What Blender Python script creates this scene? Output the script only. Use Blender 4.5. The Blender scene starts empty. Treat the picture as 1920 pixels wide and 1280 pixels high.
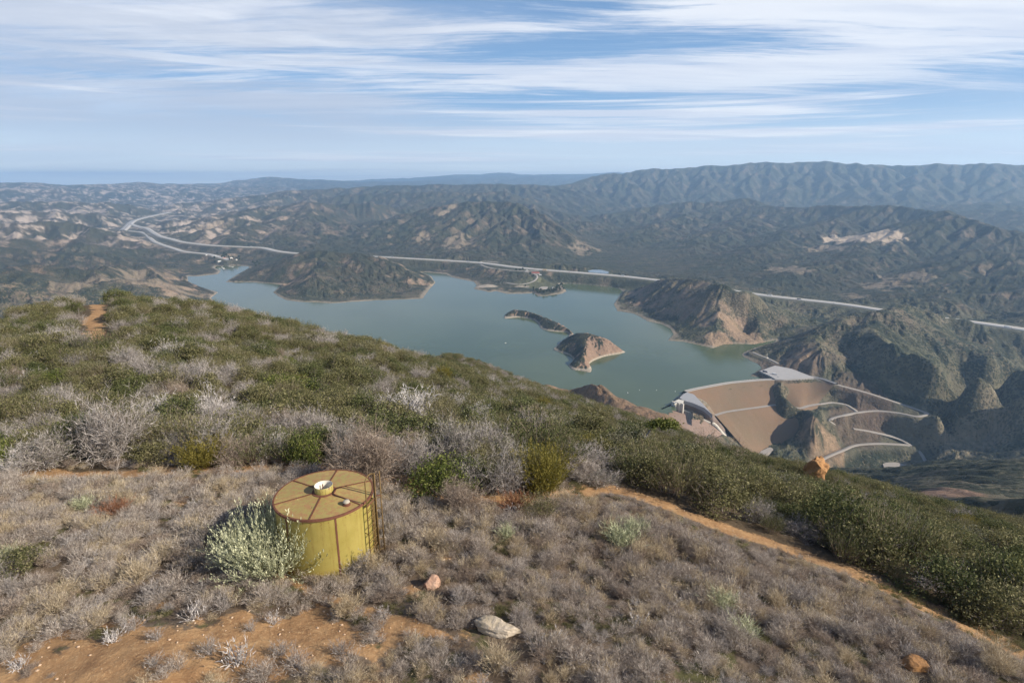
import bpy, bmesh, math, random
import numpy as np
from mathutils import Vector, Matrix
C = bpy.context.scene
COL = C.collection

# ------------------------------------------------------------------ camera
F = 1067.0                      # focal length in pixels of the 1920 px frame (20 mm)
PITCH = math.atan((640 - 340) / F)
cp, sp = math.cos(PITCH), math.sin(PITCH)
cam_data = bpy.data.cameras.new("camera")
cam_data.sensor_width = 36.0
cam_data.lens = 36.0 * F / 1920.0
cam_data.clip_start = 0.5
cam_data.clip_end = 200000
cam = bpy.data.objects.new("camera", cam_data)
cam.location = (0, 0, 0)
cam.rotation_euler = (math.pi / 2 - PITCH, 0, 0)
COL.objects.link(cam)
C.camera = cam

# ------------------------------------------------------------------ view, sun, sky
C.view_settings.view_transform = 'Standard'
C.view_settings.look = 'None'
C.view_settings.gamma = 1.0
C.view_settings.exposure = 0.52
C.cycles.use_denoising = True
C.cycles.max_bounces = 6
C.cycles.volume_bounces = 1
C.cycles.transparent_max_bounces = 12
C.render.use_persistent_data = False

SUN_EL, SUN_AZ = math.radians(30), math.radians(-19)   # az measured from +X towards +Y
sdir = Vector((math.cos(SUN_EL) * math.cos(SUN_AZ), math.cos(SUN_EL) * math.sin(SUN_AZ), math.sin(SUN_EL)))
sun_data = bpy.data.lights.new("sun", 'SUN')
sun_data.energy = 4.9
sun_data.angle = math.radians(0.55)
sun_data.color = (1.0, 0.90, 0.76)
sun = bpy.data.objects.new("sun", sun_data)
sun.rotation_euler = (-sdir).to_track_quat('-Z', 'Y').to_euler()
sun.location = (0, 0, 300)
COL.objects.link(sun)


class NT:
    """small node-tree helper"""
    def __init__(s, tree):
        s.t = tree
        s.n = tree.nodes
        s.l = tree.links

    def new(s, typ, **kw):
        n = s.n.new(typ)
        for k, v in kw.items():
            setattr(n, k, v)
        return n

    def put(s, sock, v):
        if v is None:
            return
        if isinstance(v, bpy.types.NodeSocket):
            s.l.new(v, sock)
        elif isinstance(v, (tuple, list)):
            v = tuple(v)
            if len(sock.default_value) == 4 and len(v) == 3:
                v = v + (1,)
            sock.default_value = v
        else:
            sock.default_value = v

    def math(s, op, a, b=None, c=None, clamp=False):
        n = s.new('ShaderNodeMath', operation=op, use_clamp=clamp)
        s.put(n.inputs[0], a); s.put(n.inputs[1], b); s.put(n.inputs[2], c)
        return n.outputs[0]

    def mix(s, f, a, b, blend='MIX'):
        n = s.new('ShaderNodeMix', data_type='RGBA', blend_type=blend)
        s.put(n.inputs[0], f); s.put(n.inputs[6], a); s.put(n.inputs[7], b)
        return n.outputs[2]

    def ramp(s, v, a, b, lo=0.0, hi=1.0, smooth=True):
        n = s.new('ShaderNodeMapRange', interpolation_type='SMOOTHSTEP' if smooth else 'LINEAR', clamp=True)
        s.put(n.inputs[0], v); s.put(n.inputs[1], a); s.put(n.inputs[2], b); s.put(n.inputs[3], lo); s.put(n.inputs[4], hi)
        return n.outputs[0]

    def noise(s, vec, scale, detail=4, rough=0.55, dist=0.0, dim='3D'):
        n = s.new('ShaderNodeTexNoise', noise_dimensions=dim)
        s.put(n.inputs['Vector'], vec)
        n.inputs['Scale'].default_value = scale
        n.inputs['Detail'].default_value = detail
        n.inputs['Roughness'].default_value = rough
        n.inputs['Distortion'].default_value = dist
        return n.outputs[0]

    def mapping(s, vec, scale=(1, 1, 1), rot=(0, 0, 0), loc=(0, 0, 0)):
        n = s.new('ShaderNodeMapping')
        s.put(n.inputs[0], vec)
        n.inputs['Scale'].default_value = scale
        n.inputs['Rotation'].default_value = rot
        n.inputs['Location'].default_value = loc
        return n.outputs[0]

    def attr(s, name, out='Fac'):
        n = s.new('ShaderNodeAttribute')
        n.attribute_name = name
        return n.outputs[out]


def build_world():
    w = bpy.data.worlds.new("World")
    C.world = w
    w.use_nodes = True
    k = NT(w.node_tree)
    k.n.clear()
    out = k.new('ShaderNodeOutputWorld')
    bg = k.new('ShaderNodeBackground')
    bg.inputs[1].default_value = 0.1
    k.l.new(bg.outputs[0], out.inputs[0])
    sky = k.new('ShaderNodeTexSky', sky_type='NISHITA')
    sky.sun_disc = False
    sky.sun_elevation = SUN_EL
    sky.sun_rotation = math.pi / 2 - SUN_AZ
    sky.altitude = 1300
    sky.air_density = 1.0
    sky.dust_density = 0.6
    sky.ozone_density = 2.5
    tc = k.new('ShaderNodeTexCoord')
    g = tc.outputs['Generated']
    sep = k.new('ShaderNodeSeparateXYZ')
    k.l.new(g, sep.inputs[0])
    z = k.math('MAXIMUM', sep.outputs[2], 0.0)
    zz = k.math('ADD', z, 0.055)
    px = k.math('DIVIDE', sep.outputs[0], zz)
    py = k.math('DIVIDE', sep.outputs[1], zz)
    cmb = k.new('ShaderNodeCombineXYZ')
    k.l.new(px, cmb.inputs[0]); k.l.new(py, cmb.inputs[1])
    v = cmb.outputs[0]
    # long cirrus streamers, fanned, rising to the right
    warp = k.new('ShaderNodeTexNoise'); k.put(warp.inputs['Vector'], v)
    warp.inputs['Scale'].default_value = 0.30; warp.inputs['Detail'].default_value = 4
    wv = k.new('ShaderNodeVectorMath', operation='MULTIPLY_ADD')
    k.l.new(warp.outputs['Color'], wv.inputs[0]); wv.inputs[1].default_value = (1.0, 1.0, 0); k.l.new(v, wv.inputs[2])
    v2 = wv.outputs[0]
    big = k.noise(k.mapping(v2, (0.20, 0.50, 1), (0, 0, -0.22), (9.7, 2.3, 0)), 1.0, 4, 0.5)
    mid = k.noise(k.mapping(v2, (0.42, 2.0, 1), (0, 0, -0.20), (1.3, 6.2, 0)), 1.0, 8, 0.58)
    fine = k.noise(k.mapping(v2, (1.3, 11.0, 1), (0, 0, -0.24), (0.3, 2.2, 0)), 1.0, 10, 0.70)
    wisps = k.noise(k.mapping(v2, (4.5, 7.0, 1), (0, 0, 0.3), (5.3, 1.2, 0)), 1.0, 9, 0.7)
    c1 = k.math('MULTIPLY_ADD', mid, 0.50, k.math('MULTIPLY', big, 1.0))
    c1 = k.math('MULTIPLY_ADD', fine, 0.42, c1)
    c1 = k.math('MULTIPLY_ADD', wisps, 0.10, c1)
    zt = k.math('MULTIPLY_ADD', sep.outputs[0], -0.03, z)     # the bands climb to the right
    band = k.math('MULTIPLY', k.ramp(zt, 0.11, 0.16), k.ramp(zt, 0.30, 0.21))
    c1 = k.math('ADD', c1, k.math('MULTIPLY', k.math('MULTIPLY', band, k.ramp(sep.outputs[0], -0.9, 0.6)), 0.24))
    gap = k.math('MULTIPLY', k.ramp(zt, 0.03, 0.06), k.ramp(zt, 0.13, 0.085))
    c1 = k.math('SUBTRACT', c1, k.math('MULTIPLY', gap, 0.07))
    m1 = k.ramp(c1, 0.955, 1.145)
    # flat streaks low over the horizon, broken up along the azimuth
    azv = k.new('ShaderNodeCombineXYZ')
    k.put(azv.inputs[0], k.math('DIVIDE', sep.outputs[0], k.math('ADD', k.math('ABSOLUTE', sep.outputs[1]), 0.2)))
    k.put(azv.inputs[1], sep.outputs[2])
    low = k.noise(k.mapping(azv.outputs[0], (0.9, 30, 1), (0, 0, -0.04), (4.4, 0.6, 0)), 1.0, 9, 0.64, 0.2)
    m2 = k.math('MULTIPLY', k.ramp(low, 0.47, 0.60), k.ramp(z, 0.27, 0.13))
    mask = k.math('MAXIMUM', k.math('MULTIPLY', m1, k.ramp(z, 0.06, 0.17)), k.math('MULTIPLY', m2, 1.0))
    # grey altostratus veil on the left
    side = k.ramp(sep.outputs[0], 0.10, -0.30)
    grey_n = k.noise(k.mapping(azv.outputs[0], (1.5, 13, 1), (0, 0, 0.02), (9.1, 2.6, 0)), 1.0, 9, 0.66, 0.4)
    grey = k.math('MULTIPLY', k.math('MULTIPLY', k.ramp(grey_n, 0.40, 0.58), side), k.math('MULTIPLY', k.ramp(z, 0.36, 0.22), k.ramp(z, 0.02, 0.10)))
    veil = k.math('MULTIPLY', k.ramp(z, 0.45, 0.06, smooth=False), 0.95)
    base = k.mix(veil, k.mix(1.0, sky.outputs[0], (0.38, 0.56, 0.77), 'MULTIPLY'), k.mix(k.ramp(z, 0.035, 0.0), k.mix(k.ramp(z, 0.13, 0.02), (2.1, 3.6, 5.6), (5.9, 6.7, 7.3)), (11.0, 10.8, 9.8)))
    base = k.mix(k.math('MULTIPLY', k.ramp(big, 0.35, 0.65), 0.30), base, (4.3, 4.8, 5.8))
    thick = k.math('MULTIPLY', mask, 0.88)
    withc = k.mix(thick, base, k.mix(k.ramp(mid, 0.35, 0.65), (5.1, 5.5, 6.4), (6.7, 6.9, 7.3)))
    withg = k.mix(k.math('MULTIPLY', grey, 0.65), withc, (3.7, 4.2, 5.2))
    k.l.new(withg, bg.inputs[0])


build_world()

# ------------------------------------------------------------------ projection helpers (plan positions read off the lake plane)
LAKE = -500.0


def ray(px, py):
    u = (px - 960) / F
    v = (640 - py) / F
    return np.array([u, cp + v * sp, -sp + v * cp])


def PZ(px, py, z):
    r = ray(px, py)
    return r * (z / r[2])


def PH(px, py, h):              # h = metres above the lake
    return PZ(px, py, LAKE + h)


def PD(px, py, D):              # D = horizontal distance
    r = ray(px, py)
    return r * D / math.hypot(r[0], r[1])


def dens(pts, n):
    pts = np.asarray(pts, float)
    out = []
    for a, b in zip(pts[:-1], pts[1:]):
        for t in np.linspace(0, 1, n, endpoint=False):
            out.append(a + (b - a) * t)
    out.append(pts[-1])
    return np.array(out)


def smooth_poly(pts, sub=8, closed=False):
    """Catmull-Rom through pts"""
    P = np.asarray(pts, float)
    n = len(P)
    out = []
    rng = range(n if closed else n - 1)
    for i in rng:
        if closed:
            p0, p1, p2, p3 = P[(i - 1) % n], P[i], P[(i + 1) % n], P[(i + 2) % n]
        else:
            p0, p1, p2, p3 = P[max(i - 1, 0)], P[i], P[i + 1], P[min(i + 2, n - 1)]
        for t in np.linspace(0, 1, sub, endpoint=False):
            out.append(0.5 * ((2 * p1) + (-p0 + p2) * t + (2 * p0 - 5 * p1 + 4 * p2 - p3) * t * t + (-p0 + 3 * p1 - 3 * p2 + p3) * t ** 3))
    if not closed:
        out.append(P[-1])
    return np.array(out)


# ------------------------------------------------------------------ noise in numpy
_rs = np.random.RandomState(7)
_PERM = np.concatenate([_rs.permutation(512)] * 2).astype(np.int32)
_GA = _rs.rand(512) * 2 * np.pi
_GX, _GY = np.cos(_GA), np.sin(_GA)


def hash2(ix, iy, seed=0):
    return _PERM[(_PERM[(ix + seed * 37) & 511] + iy) & 511]


def perlin(x, y, seed=0):
    x0 = np.floor(x); y0 = np.floor(y)
    fx = x - x0; fy = y - y0
    ix = x0.astype(np.int64); iy = y0.astype(np.int64)
    u = fx * fx * fx * (fx * (fx * 6 - 15) + 10)
    v = fy * fy * fy * (fy * (fy * 6 - 15) + 10)

    def g(a, b, dx, dy):
        h = hash2(a, b, seed)
        return _GX[h] * dx + _GY[h] * dy
    n00 = g(ix, iy, fx, fy); n10 = g(ix + 1, iy, fx - 1, fy)
    n01 = g(ix, iy + 1, fx, fy - 1); n11 = g(ix + 1, iy + 1, fx - 1, fy - 1)
    return 1.4 * ((n00 * (1 - u) + n10 * u) * (1 - v) + (n01 * (1 - u) + n11 * u) * v)


def fbm(x, y, oct=4, seed=0, gain=0.5, ridge=False):
    s = 0; a = 1; t = 0
    for i in range(oct):
        n = perlin(x * 2 ** i + 13.7 * i, y * 2 ** i - 7.3 * i, seed + i)
        if ridge:
            n = 1 - 2 * np.abs(n)
        s = s + a * n; t += a; a *= gain
    return s / t


def sstep(x, a, b):
    t = np.clip((x - a) / (b - a), 0, 1)
    return t * t * (3 - 2 * t)


def seg_dist(X, Y, pts, closed=False):
    """distance to polyline, and the interpolated third column"""
    best = np.full(X.shape, 1e18)
    zz = np.zeros(X.shape)
    P = np.asarray(pts, float)
    m = len(P)
    for i in range(m if closed else m - 1):
        a = P[i]; b = P[(i + 1) % m]
        dx, dy = b[0] - a[0], b[1] - a[1]
        L = dx * dx + dy * dy + 1e-9
        t = np.clip(((X - a[0]) * dx + (Y - a[1]) * dy) / L, 0, 1)
        d = (X - a[0] - t * dx) ** 2 + (Y - a[1] - t * dy) ** 2
        w = d < best
        best = np.where(w, d, best)
        if P.shape[1] > 2:
            zz = np.where(w, a[2] + t * (b[2] - a[2]), zz)
    return np.sqrt(best), zz


def inside(X, Y, P):
    r = np.zeros(X.shape, bool)
    m = len(P)
    for i in range(m):
        x1, y1 = P[i][0], P[i][1]
        x2, y2 = P[(i + 1) % m][0], P[(i + 1) % m][1]
        if y1 == y2:
            continue
        c = ((y1 > Y) != (y2 > Y)) & (X < (x2 - x1) * (Y - y1) / (y2 - y1) + x1)
        r ^= c
    return r


class RBF:
    def __init__(s, U, h, c=0.012):
        s.U = U; s.c = c
        n = len(U)
        K = np.sqrt(((U[:, None] - U[None]) ** 2).sum(-1) + c * c)
        K += np.eye(n) * -1e-3
        A = np.zeros((n + 3, n + 3))
        A[:n, :n] = K; A[:n, n] = 1; A[:n, n + 1:] = U
        A[n, :n] = 1; A[n + 1:, :n] = U.T
        s.w = np.linalg.lstsq(A, np.concatenate([h, np.zeros(3)]), rcond=None)[0]

    def __call__(s, V):
        out = np.empty(len(V))
        n = len(s.U)
        for i in range(0, len(V), 20000):
            v = V[i:i + 20000]
            d2 = (v ** 2).sum(1)[:, None] + (s.U ** 2).sum(1)[None] - 2 * v @ s.U.T
            K = np.sqrt(np.maximum(d2, 0) + s.c * s.c)
            out[i:i + 20000] = K @ s.w[:n] + s.w[n] + v @ s.w[n + 1:]
        return out


# ------------------------------------------------------------------ plan of the lake
SH = [(410, 495), (404, 502), (415, 508), (409, 514), (398, 515), (372, 518), (352, 518), (353, 527), (367, 535), (400, 545), (410, 548),
      (397, 558), (402, 568), (417, 575), (437, 585), (447, 594)]
shore = [PH(x, y, 0)[:2] for x, y in SH]
for az, D in [(-22, 2050), (-18, 1560), (-12, 1330), (-6, 1180), (0, 1120), (5, 1130), (9, 1190), (12.5, 1230)]:
    a = math.radians(az)
    shore.append(np.array([D * math.sin(a), D * math.cos(a)]))
SH2 = [(1238, 770), (1257, 754), (1278, 738), (1288, 731), (1330, 721), (1400, 711), (1428, 709), (1403, 704), (1415, 698), (1428, 689), (1420, 682), (1408, 677),
       (1392, 668), (1390, 663), (1400, 657), (1419, 650), (1450, 641), (1457, 638), (1440, 641), (1413, 646), (1385, 645), (1357, 646), (1337, 653), (1300, 645), (1276, 640),
       (1250, 639), (1262, 626), (1256, 616), (1240, 608), (1213, 602), (1200, 594), (1187, 588), (1157, 583), (1150, 570), (1158, 558), (1167, 547), (1160, 541),
       (1147, 537), (1107, 532), (1070, 531), (1053, 533), (1058, 540), (1063, 546), (1053, 551), (1025, 555), (1010, 556), (1000, 550), (975, 551), (950, 551), (930, 546),
       (917, 548), (905, 545), (887, 542), (893, 535), (887, 528), (865, 524), (847, 520), (835, 514), (815, 512), (790, 510), (800, 514), (809, 518),
       (817, 530), (806, 542), (798, 553), (793, 560), (750, 562), (707, 563), (660, 566), (623, 569), (590, 567), (560, 566), (537, 563), (522, 556), (511, 548), (527, 534), (500, 531),
       (473, 529), (450, 529), (421, 529), (440, 517), (463, 504), (467, 500), (445, 498), (423, 494)]
shore += [PH(x, y, 0)[:2] for x, y in SH2]
LAKEP = np.array(shore)

# the dam: three long lines (crest, berm road, toe), h above the lake
DCREST = [(1289, 735), (1310, 730), (1336, 725), (1370, 719), (1400, 716), (1429, 713.5), (1464, 712), (1495, 709), (1527, 708), (1565, 719.5)]
DBERM = [(1340, 778.5), (1351, 775), (1362, 772), (1395, 767), (1425, 763), (1454, 759), (1472, 760), (1500, 765), (1515, 761), (1537, 757)]
DTOE = [(1418, 866), (1421, 858), (1424, 850), (1435, 840), (1460, 835), (1474, 836), (1500, 838), (1515, 838), (1525, 838), (1535, 838)]
HC, HB, HT = 8.0, -32.0, -95.0

# roads (px, py, h)
ROADS = {
 'highway_a': ([(212, 434, 84), (230, 432, 84), (249, 415, 92), (271, 408, 95), (290, 403.5, 98), (318, 398, 105)], 60, 'highway'),
 'highway_b': ([(222, 433, 84), (241, 433, 84), (262, 435, 80), (274, 439, 76), (281, 446, 70), (294, 455, 64), (327, 466, 56), (346, 471.5, 52), (391, 476.5, 46), (412, 482, 38), (430, 487, 30)], 30, 'highway'),
 'highway_c': ([(243, 419, 90), (256, 424, 88), (275, 428, 86), (286, 435, 82), (301, 443, 76), (320, 448, 72), (339, 453, 68), (363, 456.5, 65), (399, 460, 62), (462, 463, 58), (492, 464.5, 56), (519, 470.5, 52), (558, 475, 48), (620, 479, 46),
             (685, 480, 46), (760, 484, 46), (850, 489, 46), (905, 493, 46), (960, 500, 46), (1010, 505, 46), (1100, 512, 46), (1180, 519, 46),
             (1280, 531, 46), (1360, 543, 46), (1430, 553, 46), (1500, 561, 47), (1580, 570, 50), (1680, 585, 56), (1780, 598, 62), (1850, 607, 66), (1925, 618, 68)], 40, 'highway'),
 'ramp': ([(1010, 507, 44), (985, 508, 40), (950, 506, 38), (915, 501, 38), (900, 494, 42), (906, 490, 46), (935, 492, 46)], 12, 'access road'),
 'rec_road': ([(985, 509, 40), (1003, 514, 34), (1007, 520, 26), (998, 528, 16), (975, 533, 10), (950, 530, 8)], 9, 'access road'),
 'crest_road': ([(1527, 708, 8), (1565, 719.5, 4), (1623, 735, -4), (1681, 754, -14), (1727, 769.6, -24), (1738, 775, -27), (1719.5, 780, -30), (1681, 773, -32), (1642.5, 769.6, -34), (1608, 772.6, -36),
                 (1581, 778, -38), (1561, 783, -42), (1556, 788, -46), (1566, 795, -54)], 7, 'gravel road'),
 'berm_road': ([(1537, 757, -32), (1549, 755, -32), (1561.5, 754, -32), (1585, 758, -33), (1598, 765, -35), (1608, 772, -36)], 7, 'gravel road'),
 'canyon_road': ([(1600, 803, -66), (1642, 810, -72), (1681, 820, -80), (1700, 829, -86), (1723, 845, -96), (1737, 866, -106)], 7, 'gravel road'),
 'toe_road': ([(1705, 834, -89), (1680, 832, -88), (1642, 831, -88), (1604, 834, -90), (1581, 843, -93), (1550, 856, -98), (1530, 868, -104)], 8, 'gravel road'),
 'intake_road': ([(1411, 660, 10), (1428, 667, 10), (1445, 674, 9), (1460, 682, 9)], 6, 'gravel road'),
}
RW = {k: np.array([PH(*p) for p in v[0]]) for k, v in ROADS.items()}
RW = {k: smooth_poly(v, 6) for k, v in RW.items()}

# ------------------------------------------------------------------ terrain skeleton: points (x, y, h)
CT = []


def addp(P, n=4):
    for q in dens(P, n):
        CT.append((q[0], q[1], q[2] - LAKE))


def crest(pts, back=None, drop=0.5, n=4, mode='D'):
    P = [PD(x, y, d) if mode == 'D' else PH(x, y, d) for x, y, d in pts]
    addp(P, n)
    if back:
        Q = []
        for q in P:
            Q.append((q[0] * (1 + back), q[1] * (1 + back), LAKE + (q[2] - LAKE) * drop))
        addp(Q, max(2, n // 2))


def flat(pts, n=4):
    addp([PH(*p) for p in pts], n)


def polar(pts, n=1):            # (azimuth deg, distance, h)
    addp([(D * math.sin(math.radians(a)), D * math.cos(math.radians(a)), LAKE + h) for a, D, h in pts], n)


for q in dens(np.vstack([LAKEP, LAKEP[:1]]), 2):
    CT.append((q[0], q[1], 0.0))
for x, y in [(500, 560), (560, 600), (700, 600), (800, 620), (900, 560), (900, 620), (1000, 580), (1100, 560), (1080, 600), (1150, 640), (1200, 700), (1300, 690), (1360, 670), (1200, 740), (430, 510), (1000, 680), (480, 545), (860, 540), (1120, 545)]:
    q = PH(x, y, 0); CT.append((q[0], q[1], -25.0))
for k, R in RW.items():
    for q in R[::4]:
        CT.append((q[0], q[1], q[2] - LAKE))
# A: rocky peninsula right of the lake
crest([(1172, 541, 2640), (1210, 530, 2520), (1262, 525, 2400), (1312, 526, 2300), (1345, 534, 2250), (1362, 537, 2190), (1378, 537, 2130), (1400, 545, 2120), (1422, 552, 2130), (1445, 575, 2150)], 0.11, 0.45)
flat([(1378, 560, 95), (1368, 590, 62), (1352, 620, 34), (1340, 645, 6)])
flat([(1415, 580, 72), (1425, 610, 38), (1440, 632, 8)])
flat([(1190, 560, 30), (1250, 580, 36), (1310, 610, 30)], 3)
# saddle between A and C, behind the cove
flat([(1470, 632, 12), (1500, 615, 30), (1540, 590, 34)], 3)
# C: ridges right of the dam
crest([(1395, 660, 1850), (1440, 645, 1860), (1500, 627, 1850), (1545, 612, 1880), (1585, 600, 1930), (1640, 586, 2050), (1700, 578, 2150), (1760, 586, 2200), (1830, 598, 2250)], 0.10, 0.5)
flat([(1507, 628, 62), (1516, 645, 56), (1528, 675, 38), (1540, 703, 12)], 4)
flat([(1555, 645, 60), (1585, 668, 44)], 1)
flat([(1585, 604, 95), (1642, 623, 92), (1700, 669, 66), (1750, 704, 40), (1797, 739, 12), (1839, 768, -20), (1870, 790, -60)], 4)
flat([(1604, 606, 95), (1690, 640, 102), (1758, 669, 92), (1835, 692, 85), (1912, 727, 60), (1990, 765, 40)], 4)
flat([(1560, 640, 60), (1600, 680, 30), (1650, 720, 5), (1700, 745, -14)], 3)
flat([(1700, 655, 66), (1760, 695, 30), (1830, 745, 0)], 3)
crest([(1700, 578, 2150), (1760, 610, 2130), (1810, 640, 2050), (1850, 665, 1950), (1925, 690, 1850)], 0.06, 0.75, 3)
crest([(1850, 600, 2500), (1925, 590, 2500), (2050, 600, 2500)], 0.1, 0.7, 2)
# valley of the highway on the right
flat([(1620, 560, 46), (1700, 560, 60), (1800, 570, 70)], 2)
# D: broad dark mountain on the right with the pale cliff
crest([(1460, 392, 6800), (1500, 391, 6500), (1560, 391, 6300), (1620, 389, 6100), (1680, 391, 5900), (1740, 396, 5700), (1800, 402, 5400), (1850, 419, 5000), (1925, 437, 4600), (2050, 470, 4200)], 0.16, 0.3)
crest([(1480, 508, 3300), (1530, 480, 3900), (1580, 460, 4300), (1620, 440, 4700), (1650, 428, 5000), (1700, 415, 5300)], 0.05, 0.86, 4)
crest([(1575, 563, 2750), (1620, 545, 3000), (1660, 528, 3200), (1700, 510, 3450), (1750, 490, 3700), (1800, 470, 4000)], 0.05, 0.85, 4)
crest([(1470, 545, 2900), (1520, 520, 3150), (1600, 500, 3500), (1650, 480, 3900)], None, 1, 3)
crest([(1850, 560, 2800), (1870, 520, 3200), (1900, 480, 3900)], 0.05, 0.85, 3)
crest([(1330, 500, 3500), (1390, 470, 4100), (1440, 450, 4600), (1500, 425, 5300), (1540, 410, 5800)], 0.05, 0.85, 4)
crest([(1240, 500, 3600), (1260, 470, 4200), (1300, 440, 5000), (1360, 415, 5800)], 0.05, 0.84, 4)
# O: hills right of centre
crest([(1050, 420, 6300), (1100, 408, 6700), (1150, 399, 7100), (1200, 390, 7400), (1260, 384, 7600), (1330, 383, 7600), (1400, 378, 7700), (1450, 384, 7500)], 0.14, 0.45)
crest([(1130, 480, 4100), (1160, 450, 4800), (1200, 425, 5600), (1250, 405, 6400)], 0.05, 0.82, 4)
# canyon between O and L
crest([(1113, 497, 3650), (1095, 462, 4350), (1075, 430, 5300), (1050, 405, 6600), (1035, 385, 8200)], None, 1, 3)
# L: massive centre hill
crest([(700, 418, 5700), (745, 405, 5750), (800, 393, 5700), (850, 385, 5550), (900, 382, 5400), (960, 384, 5300), (1015, 394, 5150), (1045, 412, 4850), (1075, 436, 4500), (1100, 458, 4200), (1118, 476, 4000)], 0.14, 0.42)
crest([(930, 384, 5350), (935, 410, 4700), (930, 440, 4150), (920, 470, 3800)], None, 1, 4)
crest([(800, 394, 5700), (780, 425, 4900), (760, 455, 4300), (750, 475, 4000)], None, 1, 4)
crest([(1015, 394, 5150), (1030, 440, 4200), (1020, 475, 3750)], None, 1, 3)
crest([(860, 400, 5000), (850, 440, 4250), (845, 470, 3900)], None, 1, 2)
# valley left of L
crest([(690, 472, 4150), (670, 450, 4750), (655, 430, 5400), (640, 412, 6300)], None, 1, 3)
# M: hills left of centre, behind the highway
crest([(390, 408, 6400), (440, 398, 6800), (500, 390, 6900), (540, 385, 6900), (600, 383, 6800), (650, 385, 6700), (700, 385, 6600)], 0.14, 0.45)
crest([(540, 386, 6900), (530, 410, 5900), (510, 435, 5100), (480, 455, 4600)], None, 1, 4)
crest([(440, 398, 6800), (400, 418, 5900), (360, 440, 5200)], None, 1, 3)
crest([(640, 386, 6700), (620, 420, 5500), (590, 450, 4700), (570, 465, 4350)], None, 1, 4)
# N: skyline of the middle distance
crest([(330, 392, 9000), (380, 384, 9500), (450, 372, 9800), (520, 364, 9900), (580, 361, 9800), (640, 358, 9700), (720, 353, 9700), (800, 352, 9600), (860, 350, 9500), (920, 349, 9400), (975, 351, 9300), (1015, 358, 9200), (1060, 362, 9300)], 0.3, 0.55)
crest([(620, 372, 8200), (720, 366, 8200), (850, 363, 8000), (960, 364, 7800)], 0.06, 0.85, 3)
# E: big range on the right
crest([(1025, 358, 11340), (1060, 348, 11592), (1090, 340, 11760), (1120, 334, 11760), (1180, 325, 11928), (1240, 321, 12012), (1320, 321, 12012), (1380, 314, 12012), (1430, 311, 12012), (1500, 310, 11928), (1580, 310, 11760), (1640, 314, 11592), (1690, 319, 11592),
       (1780, 315, 11760), (1870, 312, 11760), (1925, 315, 11760), (2100, 318, 11760)], 0.3, 0.4)
crest([(1160, 372, 9600), (1300, 376, 9800), (1450, 377, 9800), (1560, 383, 9600), (1700, 388, 9000), (1800, 393, 8200), (1925, 408, 7400), (2100, 420, 7000)], None, 1, 3)
for x0, y0, x1, y1 in [(1200, 324, 1180, 365), (1380, 314, 1330, 368), (1500, 311, 1470, 370), (1640, 314, 1600, 372), (1780, 316, 1720, 380), (1870, 313, 1830, 385)]:
    crest([(x0, y0, 11760), ((x0 + x1) / 2 + 6, (y0 + y1) / 2 - 8, 10900), (x1, y1, 9700)], None, 1, 3)
# F: farthest blue ranges
crest([(300, 352, 20500), (400, 346, 21000), (430, 342, 21000), (470, 336, 21000), (490, 333, 21000), (530, 336, 21000), (560, 338, 21000), (600, 338, 20500), (680, 342, 20500)], 0.3, 0.6, 3)
crest([(640, 342, 27500), (700, 338, 27500), (760, 337, 27500), (800, 332, 27500), (860, 329, 27500), (900, 329, 27500), (930, 326, 28000), (965, 325, 28000), (1010, 331, 28000), (1060, 331, 28000), (1100, 329, 28000), (1130, 325, 28000), (1165, 323, 28000), (1220, 330, 28000)], 0.2, 0.6, 3)
# G: ridge on the far left
crest([(-150, 345, 15579), (0, 347, 15579), (80, 345, 15989), (160, 350, 16400), (220, 347, 16810), (260, 345, 17220), (320, 346, 17630), (380, 347, 18040), (450, 352, 18040)], 0.3, 0.6, 3)
# H: badlands on the left
crest([(-100, 366, 12500), (60, 366, 12500), (180, 367, 13000), (300, 368, 13500)], None, 1, 3)
crest([(-100, 384, 8700), (60, 384, 8800), (160, 382, 9000), (250, 386, 8600)], 0.07, 0.7, 4)
crest([(-100, 402, 7000), (40, 400, 7200), (120, 404, 7000), (190, 402, 6900)], 0.07, 0.7, 4)
crest([(-100, 428, 5400), (40, 424, 5600), (110, 420, 5700), (180, 426, 5500), (215, 436, 5200)], 0.07, 0.65, 4)
crest([(-100, 458, 4300), (20, 452, 4500), (90, 448, 4600), (160, 456, 4400), (215, 462, 4300)], 0.07, 0.6, 4)
# I: hills on the left shore
crest([(383, 482, 4100), (350, 476, 4250), (310, 472, 4350), (270, 468, 4350), (235, 470, 4250), (200, 478, 4050)], 0.07, 0.55, 4)
crest([(353, 512, 3500), (320, 506, 3400), (290, 498, 3350), (262, 496, 3350), (235, 492, 3400), (205, 500, 3300), (170, 508, 3200), (120, 500, 3300), (60, 500, 3250), (0, 505, 3200), (-80, 510, 3200)], 0.06, 0.6, 4)
crest([(100, 545, 2500), (43, 529, 2600), (0, 535, 2550), (-80, 530, 2550)], 0.06, 0.7, 3)
crest([(235, 493, 3400), (215, 520, 2950), (195, 548, 2600)], None, 1, 4)
crest([(290, 498, 3350), (300, 525, 2900), (310, 555, 2550)], None, 1, 4)
crest([(340, 510, 3400), (360, 535, 2950), (380, 556, 2700)], None, 1, 4)
crest([(150, 512, 3150), (130, 540, 2700)], None, 1, 4)
flat([(255, 508, 45), (262, 530, 14), (270, 552, 5)], 3)
flat([(325, 520, 28), (345, 545, 8)], 3)
flat([(172, 524, 30), (165, 552, 8)], 3)
flat([(95, 522, 34), (85, 548, 12)], 3)
flat([(20, 520, 40), (10, 548, 15)], 3)
crest([(60, 500, 3250), (50, 525, 2750), (30, 552, 2350)], None, 1, 3)
flat([(120, 484, 40), (200, 488, 30), (270, 484, 36), (330, 488, 30)], 3)
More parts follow.
